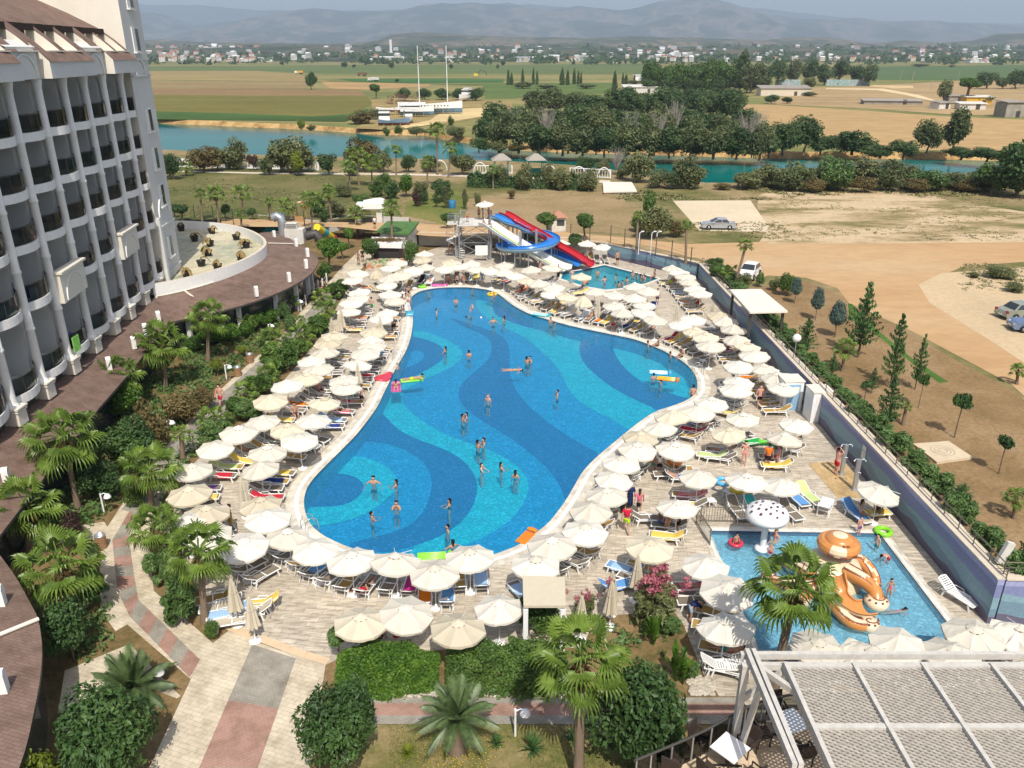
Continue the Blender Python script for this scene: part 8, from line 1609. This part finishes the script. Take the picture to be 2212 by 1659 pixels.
t=thing("wall_notice","pair of small white notices fixed on the painted wall","sign",wall_near.lerp(wall_far,.235)-nW*.03,math.atan2(dw.y,dw.x));m=MB();m.box((0,.01,1.7),(.45,.02,.3));m.box((0,.01,1.25),(.5,.02,.5));m.build("panel",WHITE,t);m=MB();m.lathe([(.13,0),(.13,.01)],12);m.xf(Matrix.Translation((0,.03,1.25))@Matrix.Rotation(R(-90),4,'X'));m.build("pictogram",BACKW,t)
# pergola and terrace
def q6(x,y):return 1428.5+.35414*x,1359.4+.35414*y
ZT,ZPG=3.6,6.75
TW_=mat("weathered_white_timber",(.52,.50,.46,1),.85,.16,5,.1,bmp=.01);LATM=mat("grey_lattice_timber",(.40,.37,.325,1),.9,.25,6,.1)
pg=thing("pergola","weathered white timber pergola with lattice roof in the near right corner","pergola",W(*q6(500,200),ZPG)-Vector((0,0,ZPG)));po=pg.location.copy()
V=lambda x,y,z=ZPG:W(*q6(x,y),z)-po
def beam(a,b,w_=.16,h=.2,name="beam"):m=MB();m.bar(a,b,w_,h);m.build(name,TW_,pg)
XR=V(2700,180).x;a=V(500,175);yb0,yb1=V(500,175).y,V(500,228).y
beam((a.x-.1,yb0,ZPG+.1),(XR,yb0,ZPG+.1),.14);beam((a.x+.3,yb1,ZPG+.02),(XR,yb1,ZPG+.02),.14)
for x in(515,555):A=V(x,170);B=V(x+290,880);beam((A.x,A.y,ZPG+.22),(B.x,B.y,ZPG+.22),.13,.24)
X0=V(750,240).x;xs=[V(750,240).x,V(1165,245).x,V(1590,242).x,V(2010,248).x];st=(xs[3]-xs[0])/3;xs=[X0+st*k for k in range(8)];yt=V(750,240).y;ym=V(945,612).y;ye=ym-(yt-ym)
for k,x in enumerate(xs):beam((x,yt,ZPG+.1),(x,ye,ZPG+.1),.12,.26 if k else .34)
for y in(yt,ym,ye):beam((X0,y-.02,ZPG+.07),(XR,y-.02,ZPG+.07),.16,.2)
for i in range(len(xs)-1):
 for y0,y1 in((ym,yt),(ye,ym)):
  m=MB();x0,x1=xs[i]+.06,xs[i+1]-.06;Y0_,Y1_=y0+.08,y1-.08
  for sl,z in((1,ZPG+.06),(-1,ZPG+.095)):
   c=-6.0
   while c<10:
    pts=[]
    for x in(x0,x1):
     y=sl*.62*(x-x0)+Y0_+c
     if Y0_<=y<=Y1_:pts.append((x,y))
    for y in(Y0_,Y1_):
     x=x0+(y-Y0_-c)/(sl*.62)
     if x0<x<x1:pts.append((x,y))
    if len(pts)>=2:m.bar((pts[0][0],pts[0][1],z),(pts[1][0],pts[1][1],z),.056 if sl<0 else .048,.03)
    c+=.136
  m.build("lattice",LATM,pg)
pt,pb=V(500,230),V(430,640,ZT)
beam((pt.x+.05,pt.y,ZT),(pt.x+.05,pt.y,ZPG+.1),.2,.2,"post");beam((pt.x+.12,pt.y-.3,ZT),(pt.x+.3,pt.y-.75,ZPG),.14,.14,"post")
beam((pt.x+.05,pt.y,ZT+1.9),(pt.x+1.1,yt-.1,ZPG-.05),.14,.16,"brace");beam((V(600,225).x,V(600,225).y,ZPG-.05),(X0,yt-.9,ZPG+.0),.14,.18,"brace")
for k in(1,3,5):beam((xs[k],ye+.2,ZT),(xs[k],ye+.2,ZPG),.2,.2,"post");beam((xs[k+1],yt-.05,0),(xs[k+1],yt-.05,ZPG),.2,.2,"post")
edge=smooth([Vector((*W(*q6(x,y),ZT+1.0).xy,ZT))for x,y in[(-160,800),(0,735),(180,660),(330,585),(470,500),(600,440),(760,400),(1000,390),(2700,395)]],2,False)
tr_=thing("terrace","raised terrace under the pergola with a curved glass railing","terrace",edge[0]-Vector((0,0,ZT)));to=tr_.location.copy();ep=[p-to for p in edge]
m=MB();m.prism([(p.x,p.y)for p in ep]+[(ep[-1].x,-14),(ep[0].x-.1,-14)],ZT-.3,ZT);m.build("floor",tiles("terrace_tiles",(.60,.47,.33,1),(.54,.42,.29,1),(.4,.32,.22,1),.4,.4,R(20)),tr_)
m=MB();m.skirt([(p.x,p.y)for p in ep],0,ZT-.3,closed=False);m.build("wall",WALLW,tr_)
m=MB();m.skirt([(p.x,p.y)for p in ep],ZT+.08,ZT+.95,closed=False);m.build("glass_railing",glassmat("smoked_glass",(.30,.31,.29,1)),tr_);m=MB();m.tube([p+Vector((0,0,1.0))for p in ep],.04,8);m.build("handrail",DARKMETAL,tr_)
for k in range(1,len(ep),3):m=MB();m.tube([ep[k],ep[k]+Vector((0,0,1.0))],.03,6);m.build("railing_post",STEEL,tr_)
WICK=mat("brown_wicker",(.05,.035,.028,1),.7,.3,40,bmp=.01)
m=MB();m.box((0,0,.74),(.85,.85,.035));TT2=m.mesh("table_top",[PLASTIC]);m=MB();m.tube([(0,0,.02),(0,0,.73)],.05,8);m.bar((-.3,-.3,.02),(.3,.3,.02),.05);m.bar((-.3,.3,.02),(.3,-.3,.02),.05);TP2=m.mesh("pedestal",[BLACK])
m=MB();m.box((0,0,.43),(.48,.48,.06));CS=m.mesh("seat",[WICK]);m=MB()
for k in range(9):a0=-1.0+2.0*k/8;m.box((-.24+.0*k,-.24+.06*k,.68),(.035,.065,.5),0,0,R(-8))
CB=m.mesh("backrest",[WICK]);m=MB()
for s_ in(-1,1):m.bar((-.24,s_*.25,.64),(.2,s_*.25,.62),.05,.03);m.bar((.2,s_*.25,.43),(.2,s_*.25,.63),.03)
CA=m.mesh("armrest",[WICK]);m=MB();m.bar((0,0,0),(0,0,.42),.035);CG=m.mesh("leg",[BLACK])
def tset(X,Y,rz,chairs,lab):
 p=W(*q6(X,Y),ZT+.74);p.z=ZT;t=thing("cafe_table",lab,"table",p,rz,"terrace tables");link("table_top",TT2,t);link("pedestal",TP2,t)
 for a,d,cl in chairs:
  c=p+Vector((math.cos(R(a)),math.sin(R(a)),0))*d;ch=thing("wicker_chair",cl,"chair",c,R(a+180),"terrace chairs");link("seat",CS,ch);link("backrest",CB,ch);link("armrest",CA,ch)
  for sx in(-.2,.2):
   for sy in(-.2,.2):link("leg",CG,ch,(sx,sy,0))
tset(420,722,R(42),((35,.85,"dark wicker chair behind the sunlit white table, next to the post"),(215,.9,"dark wicker chair in front of the sunlit white table"),(305,.85,"dark wicker chair right of the sunlit white table"),(140,1.0,"dark wicker chair left of the sunlit white table, by the railing")),"white square table in full sun on the terrace")
tset(790,560,R(20),((100,.85,"dark wicker chair behind the lattice-shaded table"),(280,.9,"dark wicker chair before the lattice-shaded table"),(190,.9,"dark wicker chair left of the lattice-shaded table")),"white table dappled by the lattice's shadow")
p=W(*q6(70,820),ZT+.5);p.z=ZT;ch=thing("wicker_chair","dark round-backed wicker chair in the terrace's near corner","chair",p,R(60),"terrace chairs");link("seat",CS,ch);link("backrest",CB,ch);link("armrest",CA,ch)
for sx in(-.2,.2):
 for sy in(-.2,.2):link("leg",CG,ch,(sx,sy,0))
m=MB();r_=random.Random(5)
def stone(p,s):m.lathe([(0,-.4*s),(.7*s,-.2*s),(s,.1*s),(.6*s,.5*s),(0,.62*s)],6,p)
for _ in range(300):x_=r_.uniform(190,335);stone(W(*q6(x_-40*r_.random(),r_.uniform(270+.3*(x_-190),400))),r_.uniform(.05,.13))
for _ in range(420):stone(W(r_.uniform(820,1330),r_.uniform(1492,1505)),r_.uniform(.05,.1))
o=m.build("pebbles",mat("white_pebbles",(.50,.45,.37,1),.7,.3,3));o["kind"]="stuff"
# vehicles
TYRE,GLS,CHR,LRED=mat("tyre_rubber",(.02,.02,.02,1),.8),mat("car_glass",(.03,.035,.04,1),.06,.1,1,.8),mat("bright_alloy",(.55,.56,.58,1),.25,.1,metal=.8),mat("tail_lamp_red",(.35,.02,.02,1),.2)
def car(p,rz,label,paint,L=4.5,hatch=False,s=1):
 t=thing("parked_car",label,"car",p,rz,"parked cars",s);Wd=1.72;k=L/4.5
 low=[(-2.2,.35),(-2.24,.6),(-2.15,.86),(-1.45,.93),(1.0,.95),(1.9,.84),(2.2,.66),(2.24,.4),(2.1,.26),(-2.05,.26)];top=[(-1.95 if hatch else-1.55,.9),(-1.5 if hatch else-.95,1.42),(.15,1.45),(1.1,.92)]
 m=MB()
 def loft(pr,w0,w1,mi,flip=1):
  zs=[z for _,z in pr];z0,z1=min(zs),max(zs);A=[];B=[]
  for x,z in pr:f=(z-z0)/(z1-z0);hw_=(w0+(w1-w0)*f)/2;tp=1-.09*max(0,abs(x)-1.4)**1.2;A.append((x*k,-hw_*tp,z));B.append((x*k,hw_*tp,z))
  n=len(pr);m.add(A+B,[[i,(i+1)%n,n+(i+1)%n,n+i]for i in range(n)],mi);m.add(A,[list(range(n))],mi);m.add(B,[list(range(n))[::-1]],mi)
 loft(low,Wd,Wd-.1,0);loft(top,Wd-.14,Wd-.5,0);b=m.build("body",paint,t);bv=b.modifiers.new("b",'BEVEL');bv.width=.05;bv.segments=2
 m=MB();f=lambda x,z,s_,o=.012:(x*k,s_*((Wd-.14+(-.36)*(z-.9)/.55)/2+o),z)
 for s_ in(-1,1):
  r0,r1=(-1.72,-1.4)if hatch else(-1.3,-.88);m.quad(*[f(x,z,s_)for x,z in((r0,.97),(-.3,.97),(-.3,1.37),(r1,1.37))][::s_]);m.quad(*[f(x,z,s_)for x,z in((-.24,.97),(.9,.97),(.2,1.37),(-.24,1.37))][::s_])
 for(xa,za),(xb,zb)in((top[3],top[2]),(top[0],top[1])):
  P_=[Vector((xa+(xb-xa)*u,0,za+(zb-za)*u))for u in(.12,.9)];sg=.02 if xa>0 else-.02
  m.quad(*[((q_.x+sg)*k,y*((Wd-.14-.36*(q_.z-.9)/.55)/2-.06),q_.z+.02)for q_,y in((P_[0],-1),(P_[0],1),(P_[1],1),(P_[1],-1))])
 m.build("windows",GLS,t)
 for x in(-1.32,1.38):
  for s_ in(-1,1):
   m=MB();m.lathe([(.2,-.09),(.3,-.1),(.32,-.06),(.32,.06),(.3,.1),(.2,.09)],18,m=0);M_=Matrix.Translation((x*k,s_*.8,.32))@Matrix.Rotation(R(90),4,'X');m.xf(M_);wh=m.build("wheel",TYRE,t)
   m=MB();m.lathe([(0,-.1),(.2,-.085),(.2,.085),(0,.1)],14);m.xf(M_);m.build("rim",CHR,wh)
 for s_ in(-1,1):
  m=MB();m.box((2.12*k,s_*.58,.68),(.22,.36,.15),s_*-.3);m.build("headlight",CHR,t);m=MB();m.box((-2.13*k,s_*.64,.78),(.16,.3,.2),s_*.2);m.build("tail_light",LRED,t);m=MB();m.box((.8*k,s_*.92,1.0),(.14,.2,.12));m.build("mirror",paint,t)
 for x in(2.24,-2.25):m=MB();m.box((x*k,0,.46),(.02,.5,.12));m.build("number_plate",WHITE,t)
SILV,OLV,BLUEP,WHP=[mat(n,c,.25,.04,1,.6,mt)for n,c,mt in(("silver_paint",(.45,.46,.48,1),.4),("olive_silver_paint",(.34,.36,.29,1),.3),("slate_blue_paint",(.16,.22,.36,1),.3),("white_car_paint",(.74,.74,.73,1),0))]
car(W(*tl(2,1,1780,318),ZO),R(178),"silver saloon car parked alone on the gravel lot",SILV,4.6)
car(W(*tl(2,1,2045,735),ZO),R(-120),"white hatchback parked behind the painted wall",WHP,4.0,True)
car(W(*tl(3,1,2190,1085),ZO),R(8),"olive silver saloon at the right edge of the track",OLV,4.4);car(W(*tl(3,1,2320,1200),ZO),R(170),"slate blue car cut off by the photo's right edge",BLUEP,4.4)
# boats and far vehicles
HULLB,RUST,TEAL=mat("blue_hull",(.13,.22,.32,1),.5,.15,.4),mat("rust_brown",(.17,.085,.06,1),.9,.3,1),mat("teal_paint",(.03,.25,.20,1),.5)
def hull(L,B,D,mats,t,sheer=.5,o=(0,0,0),z0=.6):
 m=MB();n=12;rows=[]
 for i in range(n+1):
  f=i/n;x=(f-.5)*L;wd=B/2*(1-max(0,(f-.45)/.55)**2.2)*(.82+.18*min(1,f*4));zt=z0+D+sheer*(2*f-.9)**2;rows.append([(x+(.12*L*(1 if f>.8 else 0)*(f-.8)*5),s_*wd*w_,z)for s_,w_,z in((-1,1,zt),(-1,.93,z0+D*.55),(-1,.55,z0+D*.15),(0,0,z0),(1,.55,z0+D*.15),(1,.93,z0+D*.55),(1,1,zt))])
 for a,b in zip(rows,rows[1:]):
  for k in range(6):m.add([a[k],b[k],b[k+1],a[k+1]],[[0,1,2,3]],0 if k in(0,5)else 1,True)
  m.add([Vector(a[0])-Vector((0,0,.25)),Vector(a[6])-Vector((0,0,.25)),Vector(b[6])-Vector((0,0,.25)),Vector(b[0])-Vector((0,0,.25))],[[0,1,2,3]],2)
 m.add(rows[0],[list(range(7))],0);m.build("hull",mats,t)
 m=MB()
 for x in(-L*.3,0,L*.28):
  for s_ in(-1,1):m.bar((x,s_*B*.5,0),(x,s_*B*.3,z0+D*.4),.15)
 m.build("props",mat("prop_timber",(.3,.24,.17,1),.9),t)
DECKW=mat("boat_deck",(.42,.32,.2,1),.7)
def sx(x,y,z=ZF):return W(*tl(1,0,x,y),z)
p=sx(1500,1000);mpp=1/F*(p.y*cp+21.6*sp);LP=700*.25*mpp;t=thing("sailing_yacht","large two-masted wooden yacht with grey-blue bottom in the boat yard","boat",p+Vector((-1.5,6,0)),R(8));hull(.72*LP,5.4,3.0,[WFIB,HULLB,DECKW],t,1.0)
for x in(-.02,.33):m=MB();m.tube([(x*LP-2,0,3),(x*LP-2,0,23.5)],[.2,.12],8);[m.bar((x*LP-2,-1.1,z),(x*LP-2,1.1,z),.1)for z in(13,18.5)];m.build("mast",WFIB,t);m=MB();m.tube([(x*LP-2,0,5.2),(x*LP-2+(-9 if x<.1 else 7),0,5.6)],.14,7);m.build("boom",DECKW,t)
m=MB();m.box((-4,0,3.9),(7,2.8,.8));m.box((5,0,3.7),(2.4,2.2,.6));m.build("cabin",WFIB,t);m=MB();m.tube([(.34*LP,0,4.2),(.5*LP,0,5.8)],.14,7);m.build("bowsprit",DECKW,t);m=MB();[m.box((-8+1.2*k,-2.72,3.2),(.5,.06,.4))for k in range(14)];m.build("portholes",PANE,t)
p=sx(1380,1010);t=thing("motor_yacht","white motor yacht standing in front of the two-masted yacht","boat",p,R(4));hull(.36*LP,4.6,2.4,[WFIB,HULLB,DECKW],t,.8);m=MB();m.box((-2,0,3.5),(7,2.8,1.1));m.box((-3,0,4.5),(3.6,2.2,.9));m.build("cabin",WFIB,t);m=MB();m.box((-2,0,3.65),(7.05,2.84,.5));m.build("windows",PANE,t)
p=sx(1180,1085);t=thing("fishing_boat","blue and rust workboat with a white wheelhouse at the water's edge","boat",p,R(6));hull(.3*LP,4,1.6,[HULLB,RUST,DECKW],t,.5,z0=.1);m=MB();m.box((-2.4,0,2.9),(3.4,2.6,2.6));m.build("wheelhouse",WFIB,t);m=MB();m.box((-2.4,0,3.4),(3.45,2.64,.8));m.build("windows",PANE,t);m=MB();m.tube([(1,0,2),(1,0,9)],.09,6);m.bar((1,0,4),(6,0,7),.09);m.build("mast",DECKW,t)
p=sx(1320,1060);t=thing("cabin_boat","small white cabin boat right of the blue workboat","boat",p,R(-75));hull(8,3,1.3,[WFIB,WFIB,DECKW],t,.4);m=MB();m.box((-1,0,2.9),(3.6,2.4,1.8));m.build("cabin",WFIB,t);m=MB();m.box((-1,0,3.2),(3.64,2.44,.7));m.build("windows",PANE,t)
p=sx(1150,995);t=thing("upturned_launch","white launch with a red bottom behind the blue workboat","boat",p,R(2));hull(9,2.6,1.2,[WFIB,RUST,DECKW],t,.5,z0=1.2)
p=sx(1815,875);t=thing("cabin_boat","white cabin boat standing alone before the dark bushes","boat",p,R(-110));hull(13,4.4,2.2,[WFIB,WFIB,DECKW],t,.6);m=MB();m.box((-1.5,0,4.1),(6,3.2,2.2));m.box((-2,0,5.7),(4,2.8,.3));m.build("cabin",WFIB,t);m=MB();m.box((-1.5,0,4.5),(6.05,3.25,.8));m.build("windows",PANE,t)
m=MB();r_=random.Random(11)
for _ in range(70):a=Vector((r_.uniform(-7,7),r_.uniform(-3,3),r_.uniform(0,4)));m.bar(a,a+Vector((r_.gauss(0,3),r_.gauss(0,1),r_.gauss(0,1))),.16)
o=m.build("scrap_heap",RUST);o.location=sx(1260,900);tag(o,"heap of rusty frames behind the yachts","scrap")
def truck(x,y,mt,lab,name="dump_truck"):
 p=sx(x,y);t=thing(name,lab,"truck",p,0,"far vehicles");m=MB();m.box((1,0,2.3),(6.4,2.5,1.9));m.build("body",mt,t);m=MB();m.box((-3.4,0,1.9),(2.2,2.5,2.4));m.build("cab",WFIB if name=="dump_truck" else mt,t);m=MB();[m.lathe([(.55,-.2),(.55,.2)],12,(0,0,0))for _ in(0,)];m.v=[];m.f=[];m.m=[];m.sm=[]
 for x_ in(-3.4,1,2.6):
  for s_ in(-1.1,1.1):m.tube([(x_,s_-.2,.6),(x_,s_+.2,.6)],.6,12)
 m.build("wheels",TYRE,t)
truck(375,640,mat("truck_orange",(.6,.33,.04,1),.6),"orange dump truck far out on the fields");truck(920,658,RUST,"rusty red trailer far out on the fields","farm_trailer");truck(1018,705,WALLW,"small grey tractor far out on the fields","tractor")
p=sx(1900,665);t=thing("excavator","yellow excavator far out on the plain","excavator",p);m=MB();m.box((0,0,2),(3.5,2.5,2));m.build("body",YELP,t);m=MB();m.tube([(1,0,2.5),(5,0,6),(9,0,4.4),(10,0,1.5)],.35,6);m.build("arm",DARKMETAL,t)
# promenade
picket("promenade_fence",[tl(1,0,-40,1455),tl(1,0,540,1470)],ZO,1.5,"white fence on the river promenade, left stretch",WFIB,.55,.14);picket("promenade_fence",[tl(0,0,1540,1440),tl(0,0,2212,1455)],ZO,1.5,"white fence on the river promenade, stretch nearest the hotel",WFIB,.55,.14);picket("promenade_fence",[tl(1,0,1870,1500),tl(2,0,0,1500)],ZO,1.5,"white fence beside the green gazebo",WFIB,.5,.08);picket("promenade_fence",[tl(2,0,500,1520),tl(2,0,850,1540)],ZO,1.5,"white fence under the last arches",WFIB,.5,.08)
m=MB();m.sheet([(p.x,p.y)for p in[W(*tl(0,0,*a),ZO)for a in((1520,1475),(2212,1490))]+[W(*tl(1,0,*a),ZO)for a in((1300,1500),(2212,1520))]+[W(*tl(2,0,*a),ZO)for a in((850,1560),(850,1585))]+[W(*tl(1,0,*a),ZO)for a in((2212,1540),(1300,1515))]+[W(*tl(0,0,*a),ZO)for a in((2212,1502),(1520,1485))]],ZO+.03);struct("promenade",m,STONE)
for i,(x,y)in enumerate(((1590,1400),(1910,1440))):pass
ARCH=[(1,0,1530,1650,1470),(1,0,1880,1990,1490),(2,0,270,380,1520),(2,0,510,640,1530),(2,0,735,850,1540)]
for i,(c_,r_0,xa,xb,y)in enumerate(ARCH):
 a,b=W(*tl(c_,r_0,xa,y),ZO),W(*tl(c_,r_0,xb,y),ZO);m=MB();d=b-a;m.tube([a*0+d*(.5-.5*math.cos(math.pi*k/12))+Vector((0,0,1.9*math.sin(math.pi*k/12)))for k in range(13)],.09,6);o=m.build("promenade_arch",WFIB);o.location=a;tag(o,"white arch over the promenade, %s from the left"%ORD[i],"arch","promenade arches")
for c_,r_0,x,y,lab in((1,0,2120,1500,"green gazebo with a hipped roof, left one on the promenade"),(2,0,205,1500,"green gazebo with a hipped roof, right one on the promenade")):
 p=W(*tl(c_,r_0,x,y),ZO);t=thing("gazebo",lab,"gazebo",p,.1,"promenade gazebos",(.68,.68,.8));m=MB();[m.box((sx_*1.9,sy*1.9,1.7),(.18,.18,3.4))for sx_ in(-1,1)for sy in(-1,1)];m.box((0,1.9,.6),(3.8,.1,1));m.box((-1.9,0,.6),(.1,3.8,1));m.build("posts",TEAL,t);m=MB();m.add([(-2.8,-2.8,3.3),(2.8,-2.8,3.3),(2.8,2.8,3.3),(-2.8,2.8,3.3),(-.6,0,4.7),(.6,0,4.7)],[[0,1,5,4],[1,2,5],[2,3,4,5],[3,0,4],[3,2,1,0]]);m.build("roof",PALEBARK,t)
hut("concrete_deck",[tl(2,0,790,1655),tl(2,0,785,1572),tl(2,0,1035,1572),tl(2,0,1080,1650)],ZO+.5,"low pale concrete deck at the end of the promenade","platform",CREAM,STONE,ZO,.3,.2)
for x,lab in((1205,"white roadside lamp post left of its pair"),(1250,"white roadside lamp post right of its pair"),(1100,"white roadside lamp post beside the slim palm")):
 p=W(*tl(2,1,x-8,540),ZO);t=thing("lamp_post",lab,"lamp post",p,0,"roadside lamp posts");m=MB();m.tube([(0,0,0),(0,0,2.5),(.25,0,2.7)],.05,6);m.build("pole",WFIB,t);m=MB();m.box((.35,0,2.7),(.3,.15,.1));m.build("lamp_head",WFIB,t)
p=W(*tl(1,1,1695,140),ZO);m=MB();m.lathe([(.5,0),(.6,1.1),(.45,1.2),(0,1.2)],10);o=m.build("rubbish_bin",mat("bin_blue",(.03,.16,.32,1),.5));o.location=p;tag(o,"blue bin beside the dark conifer on the park lawn","bin")
# sheds on the bare land
def shed(c_,r_0,x,y,w_,d,h,rz,lab,wm,rm,slope=.5):
 p=W(*tl(c_,r_0,x,y),ZF);t=thing("shed",lab,"shed",p,R(rz),"sheds on the bare land");m=MB();m.box((0,0,h/2),(w_,d,h));m.build("wall",wm,t);m=MB();e=.5;m.add([(-w_/2-e,-d/2-e,h),(w_/2+e,-d/2-e,h),(w_/2+e,d/2+e,h+slope),(-w_/2-e,d/2+e,h+slope),(-w_/2-e,-d/2-e,h+.2),(w_/2+e,-d/2-e,h+.2),(w_/2+e,d/2+e,h+slope+.2),(-w_/2-e,d/2+e,h+slope+.2)],[[3,2,1,0],[4,5,6,7],[0,1,5,4],[1,2,6,5],[2,3,7,6],[3,0,4,7]]);m.build("roof",rm,t);m=MB();m.box((w_*.2,-d/2-.03,1.1),(1.6,.06,2.1));m.build("door",DARKMETAL,t)
GRAYR=mat("asbestos_sheet",(.30,.27,.23,1),.9,.25,.6);YR=mat("yellow_tarp",(.6,.36,.05,1),.8)
shed(3,0,130,825,26,9,3.6,-2,"long low farm shed beside the green weeds",STONE,GRAYR,1.2);shed(3,0,1060,900,24,8,1.5,-12,"long collapsed shed with a broken roof in the middle of the bare land",GRAYR,PALEBARK,.5);shed(3,0,1480,940,6,5,2.4,20,"small white shack beside the collapsed shed",WALLW,GRAYR);shed(3,0,1790,905,11,5,3.2,0,"shack with a yellow side below the umbrella pine",YR,WALLW);shed(3,0,1740,945,10,5,2.2,-4,"low white shack in front of the yellow-sided shack",WALLW,WALLW);shed(3,0,2070,1010,7,6,5,8,"tall grey lean-to at the right end of the bare land",GRAYR,GRAYR);shed(3,0,1600,880,7,5,2.6,0,"grey shack under the umbrella pine",GRAYR,GRAYR);shed(2,0,1100,700,9,5,4,0,"little white farmhouse before the tall grove",WFIB,WALLW);shed(2,0,1110,800,20,9,3,0,"pale-roofed barn half hidden by the wood",WALLW,WALLW,1)
GRAF=patchy("painted_graffiti",[(.35,(.08,.16,.18,1)),(.47,(.5,.52,.52,1)),(.55,(.15,.32,.33,1)),(.7,(.55,.55,.55,1))],.5,3)
for x0,x1,lab in((60,295,"graffiti-covered wall, left stretch under the tall trees"),(500,880,"graffiti-covered wall, right stretch under the tall trees")):
 a,b=W(*tl(3,0,x0,742),ZF),W(*tl(3,0,x1,744),ZF);m=MB();m.box(((b.x-a.x)/2,0,2),(b.x-a.x,.4,4));o=m.build("graffiti_wall",GRAF);o.location=a;tag(o,lab,"wall","graffiti walls")
for i,(x,yt_,yb)in enumerate(((1135,605,700),(1235,618,740),(1640,615,690),(725,640,700),(1405,690,770))):
 p=W(*tl(3,0,x,yb),ZF);h=WY(*tl(3,0,x,yt_),p.y).z-ZF;t=thing("power_pole","wooden power pole, %s as listed from the pale track rightward"%ORD[i]if False else["leaning wooden power pole left of its partner by the pale track","leaning wooden power pole at the pale track's bend","far wooden power pole right of the umbrella pine","dark power pole before the graffiti wall","short wooden pole above the collapsed shed"][i],"power pole",p,0,"power poles");m=MB();m.tube([(0,0,0),(.06*h,0,h)],[.2,.14],6);m.build("pole",PALEBARK,t);m=MB();m.bar((.06*h-1,0,h*.95),(.06*h+1,0,h*.95),.16);m.build("crossarm",PALEBARK,t)
 # the distant town
TWALL=[mat("town_"+n,c,.8,.05)for n,c in(("white",(.72,.70,.68,1)),("cream",(.62,.56,.46,1)),("grey",(.5,.5,.5,1)),("pink",(.60,.46,.40,1)))];TROOF=[mat("town_roof_"+n,c,.9,.1)for n,c in(("red",(.34,.13,.09,1)),("white",(.66,.66,.66,1)),("grey",(.36,.36,.37,1)))]
HM={}
for a in range(4):
 for b in range(3):
  m=MB();m.box((0,0,.5),(1,1,1));m.add([(-.53,-.53,1.0),(.53,-.53,1.0),(.53,.53,1.0),(-.53,.53,1.0),(-.53,0,1.28),(.53,0,1.28)],[[0,1,5,4],[2,3,4,5],[1,2,5],[3,0,4]],1)
  for k in range(3):
   for z in(.25,.55,.8):m.box((-.3+.3*k,-.502,z),(.13,.01,.13),0,2)
  HM[a,b]=m.mesh("town_house",[TWALL[a],TROOF[b],PANE])
r_=random.Random(21);BIG=[(395,131,60,7),(470,132,40,6),(520,131,50,6),(700,128,34,9),(738,128,36,8),(800,130,40,7),(828,121,50,16),(840,130,70,7),(900,131,30,7),(930,131,45,9),(980,132,50,8),(1040,131,50,8),(1075,130,40,8),(1130,132,45,8),(1165,132,45,8),(1195,131,35,10),(1235,131,44,8),(1264,131,46,9),(1325,134,24,8),(1880,132,40,7),(2005,134,30,9),(2110,134,60,7),(400,120,24,10),(1400,124,22,12),(575,132,46,7)]
for i,(x,y,wpx_,h)in enumerate(sorted(BIG)):
 p=W(x,y+1.5,ZF);o=link("warehouse",HM[(0,0,1,2)[i%4],(1,1,0,2)[i%4]],None,p,(0,0,r_.gauss(0,.15)));o.scale=(wpx_*.6*p.y/F/.95,25,h*p.y/1500/1.2);tag(o,"large low building, %s from the left along the town's front"%(ORD[i]if i<30 else "last"),"warehouse","large buildings of the distant town")
n=0
while n<285:
 x=r_.choice([r_.uniform(300,560),r_.uniform(340,1500),r_.uniform(1300,2212)]);f=r_.random();y=132-27*f**1.4
 Yd=1500+(132-y)*62;up=max(0,(124-y))*.9 if y<124 else 0
 p=WY(x,y,Yd);p.z=max(ZF,p.z-1);s_=r_.uniform(4.5,10)*Yd/2000;o=link("town_house",HM[r_.choice([0,0,0,1,2,3]),r_.choice([0,0,1,2]if x<560 else[0,1,1,2])],None,p,(0,0,r_.uniform(-.6,.6)));o.scale=(s_*1.2,s_,s_*r_.uniform(.6,1.2));n+=1
 tag(o,"tiny pale house in the distant town below the hills","house","houses of the distant town")
m=MB();HP=lambda x,y,Yd:WY(x,y,Yd)
for _ in range(2600):
 x=r_.uniform(280,2230);f=r_.random();y=134-30*f;Yd=1480+(134-y)*64;p=HP(x,y,Yd)
 if math.sin(x*.05)+math.sin(x*.013+y*.4)+r_.gauss(0,.6)<-.2:continue
 s_=r_.uniform(5,11)*Yd/2200;leaves(m,[(p+Vector((0,0,s_*.2)),(s_*1.5,s_,s_*.8))],9,s_*.9,r_,.3)
o=m.build("woods",G_FAR);o["kind"]="stuff"
m=MB();m.box((0,0,10),(6,6,20));o=m.build("minaret_tower",WFIB);o.location=WY(845,112,2300);o.location.z-=2;o.scale=(1,1,1.6);tag(o,"thin white tower rising over the red-roofed block in the town","tower")
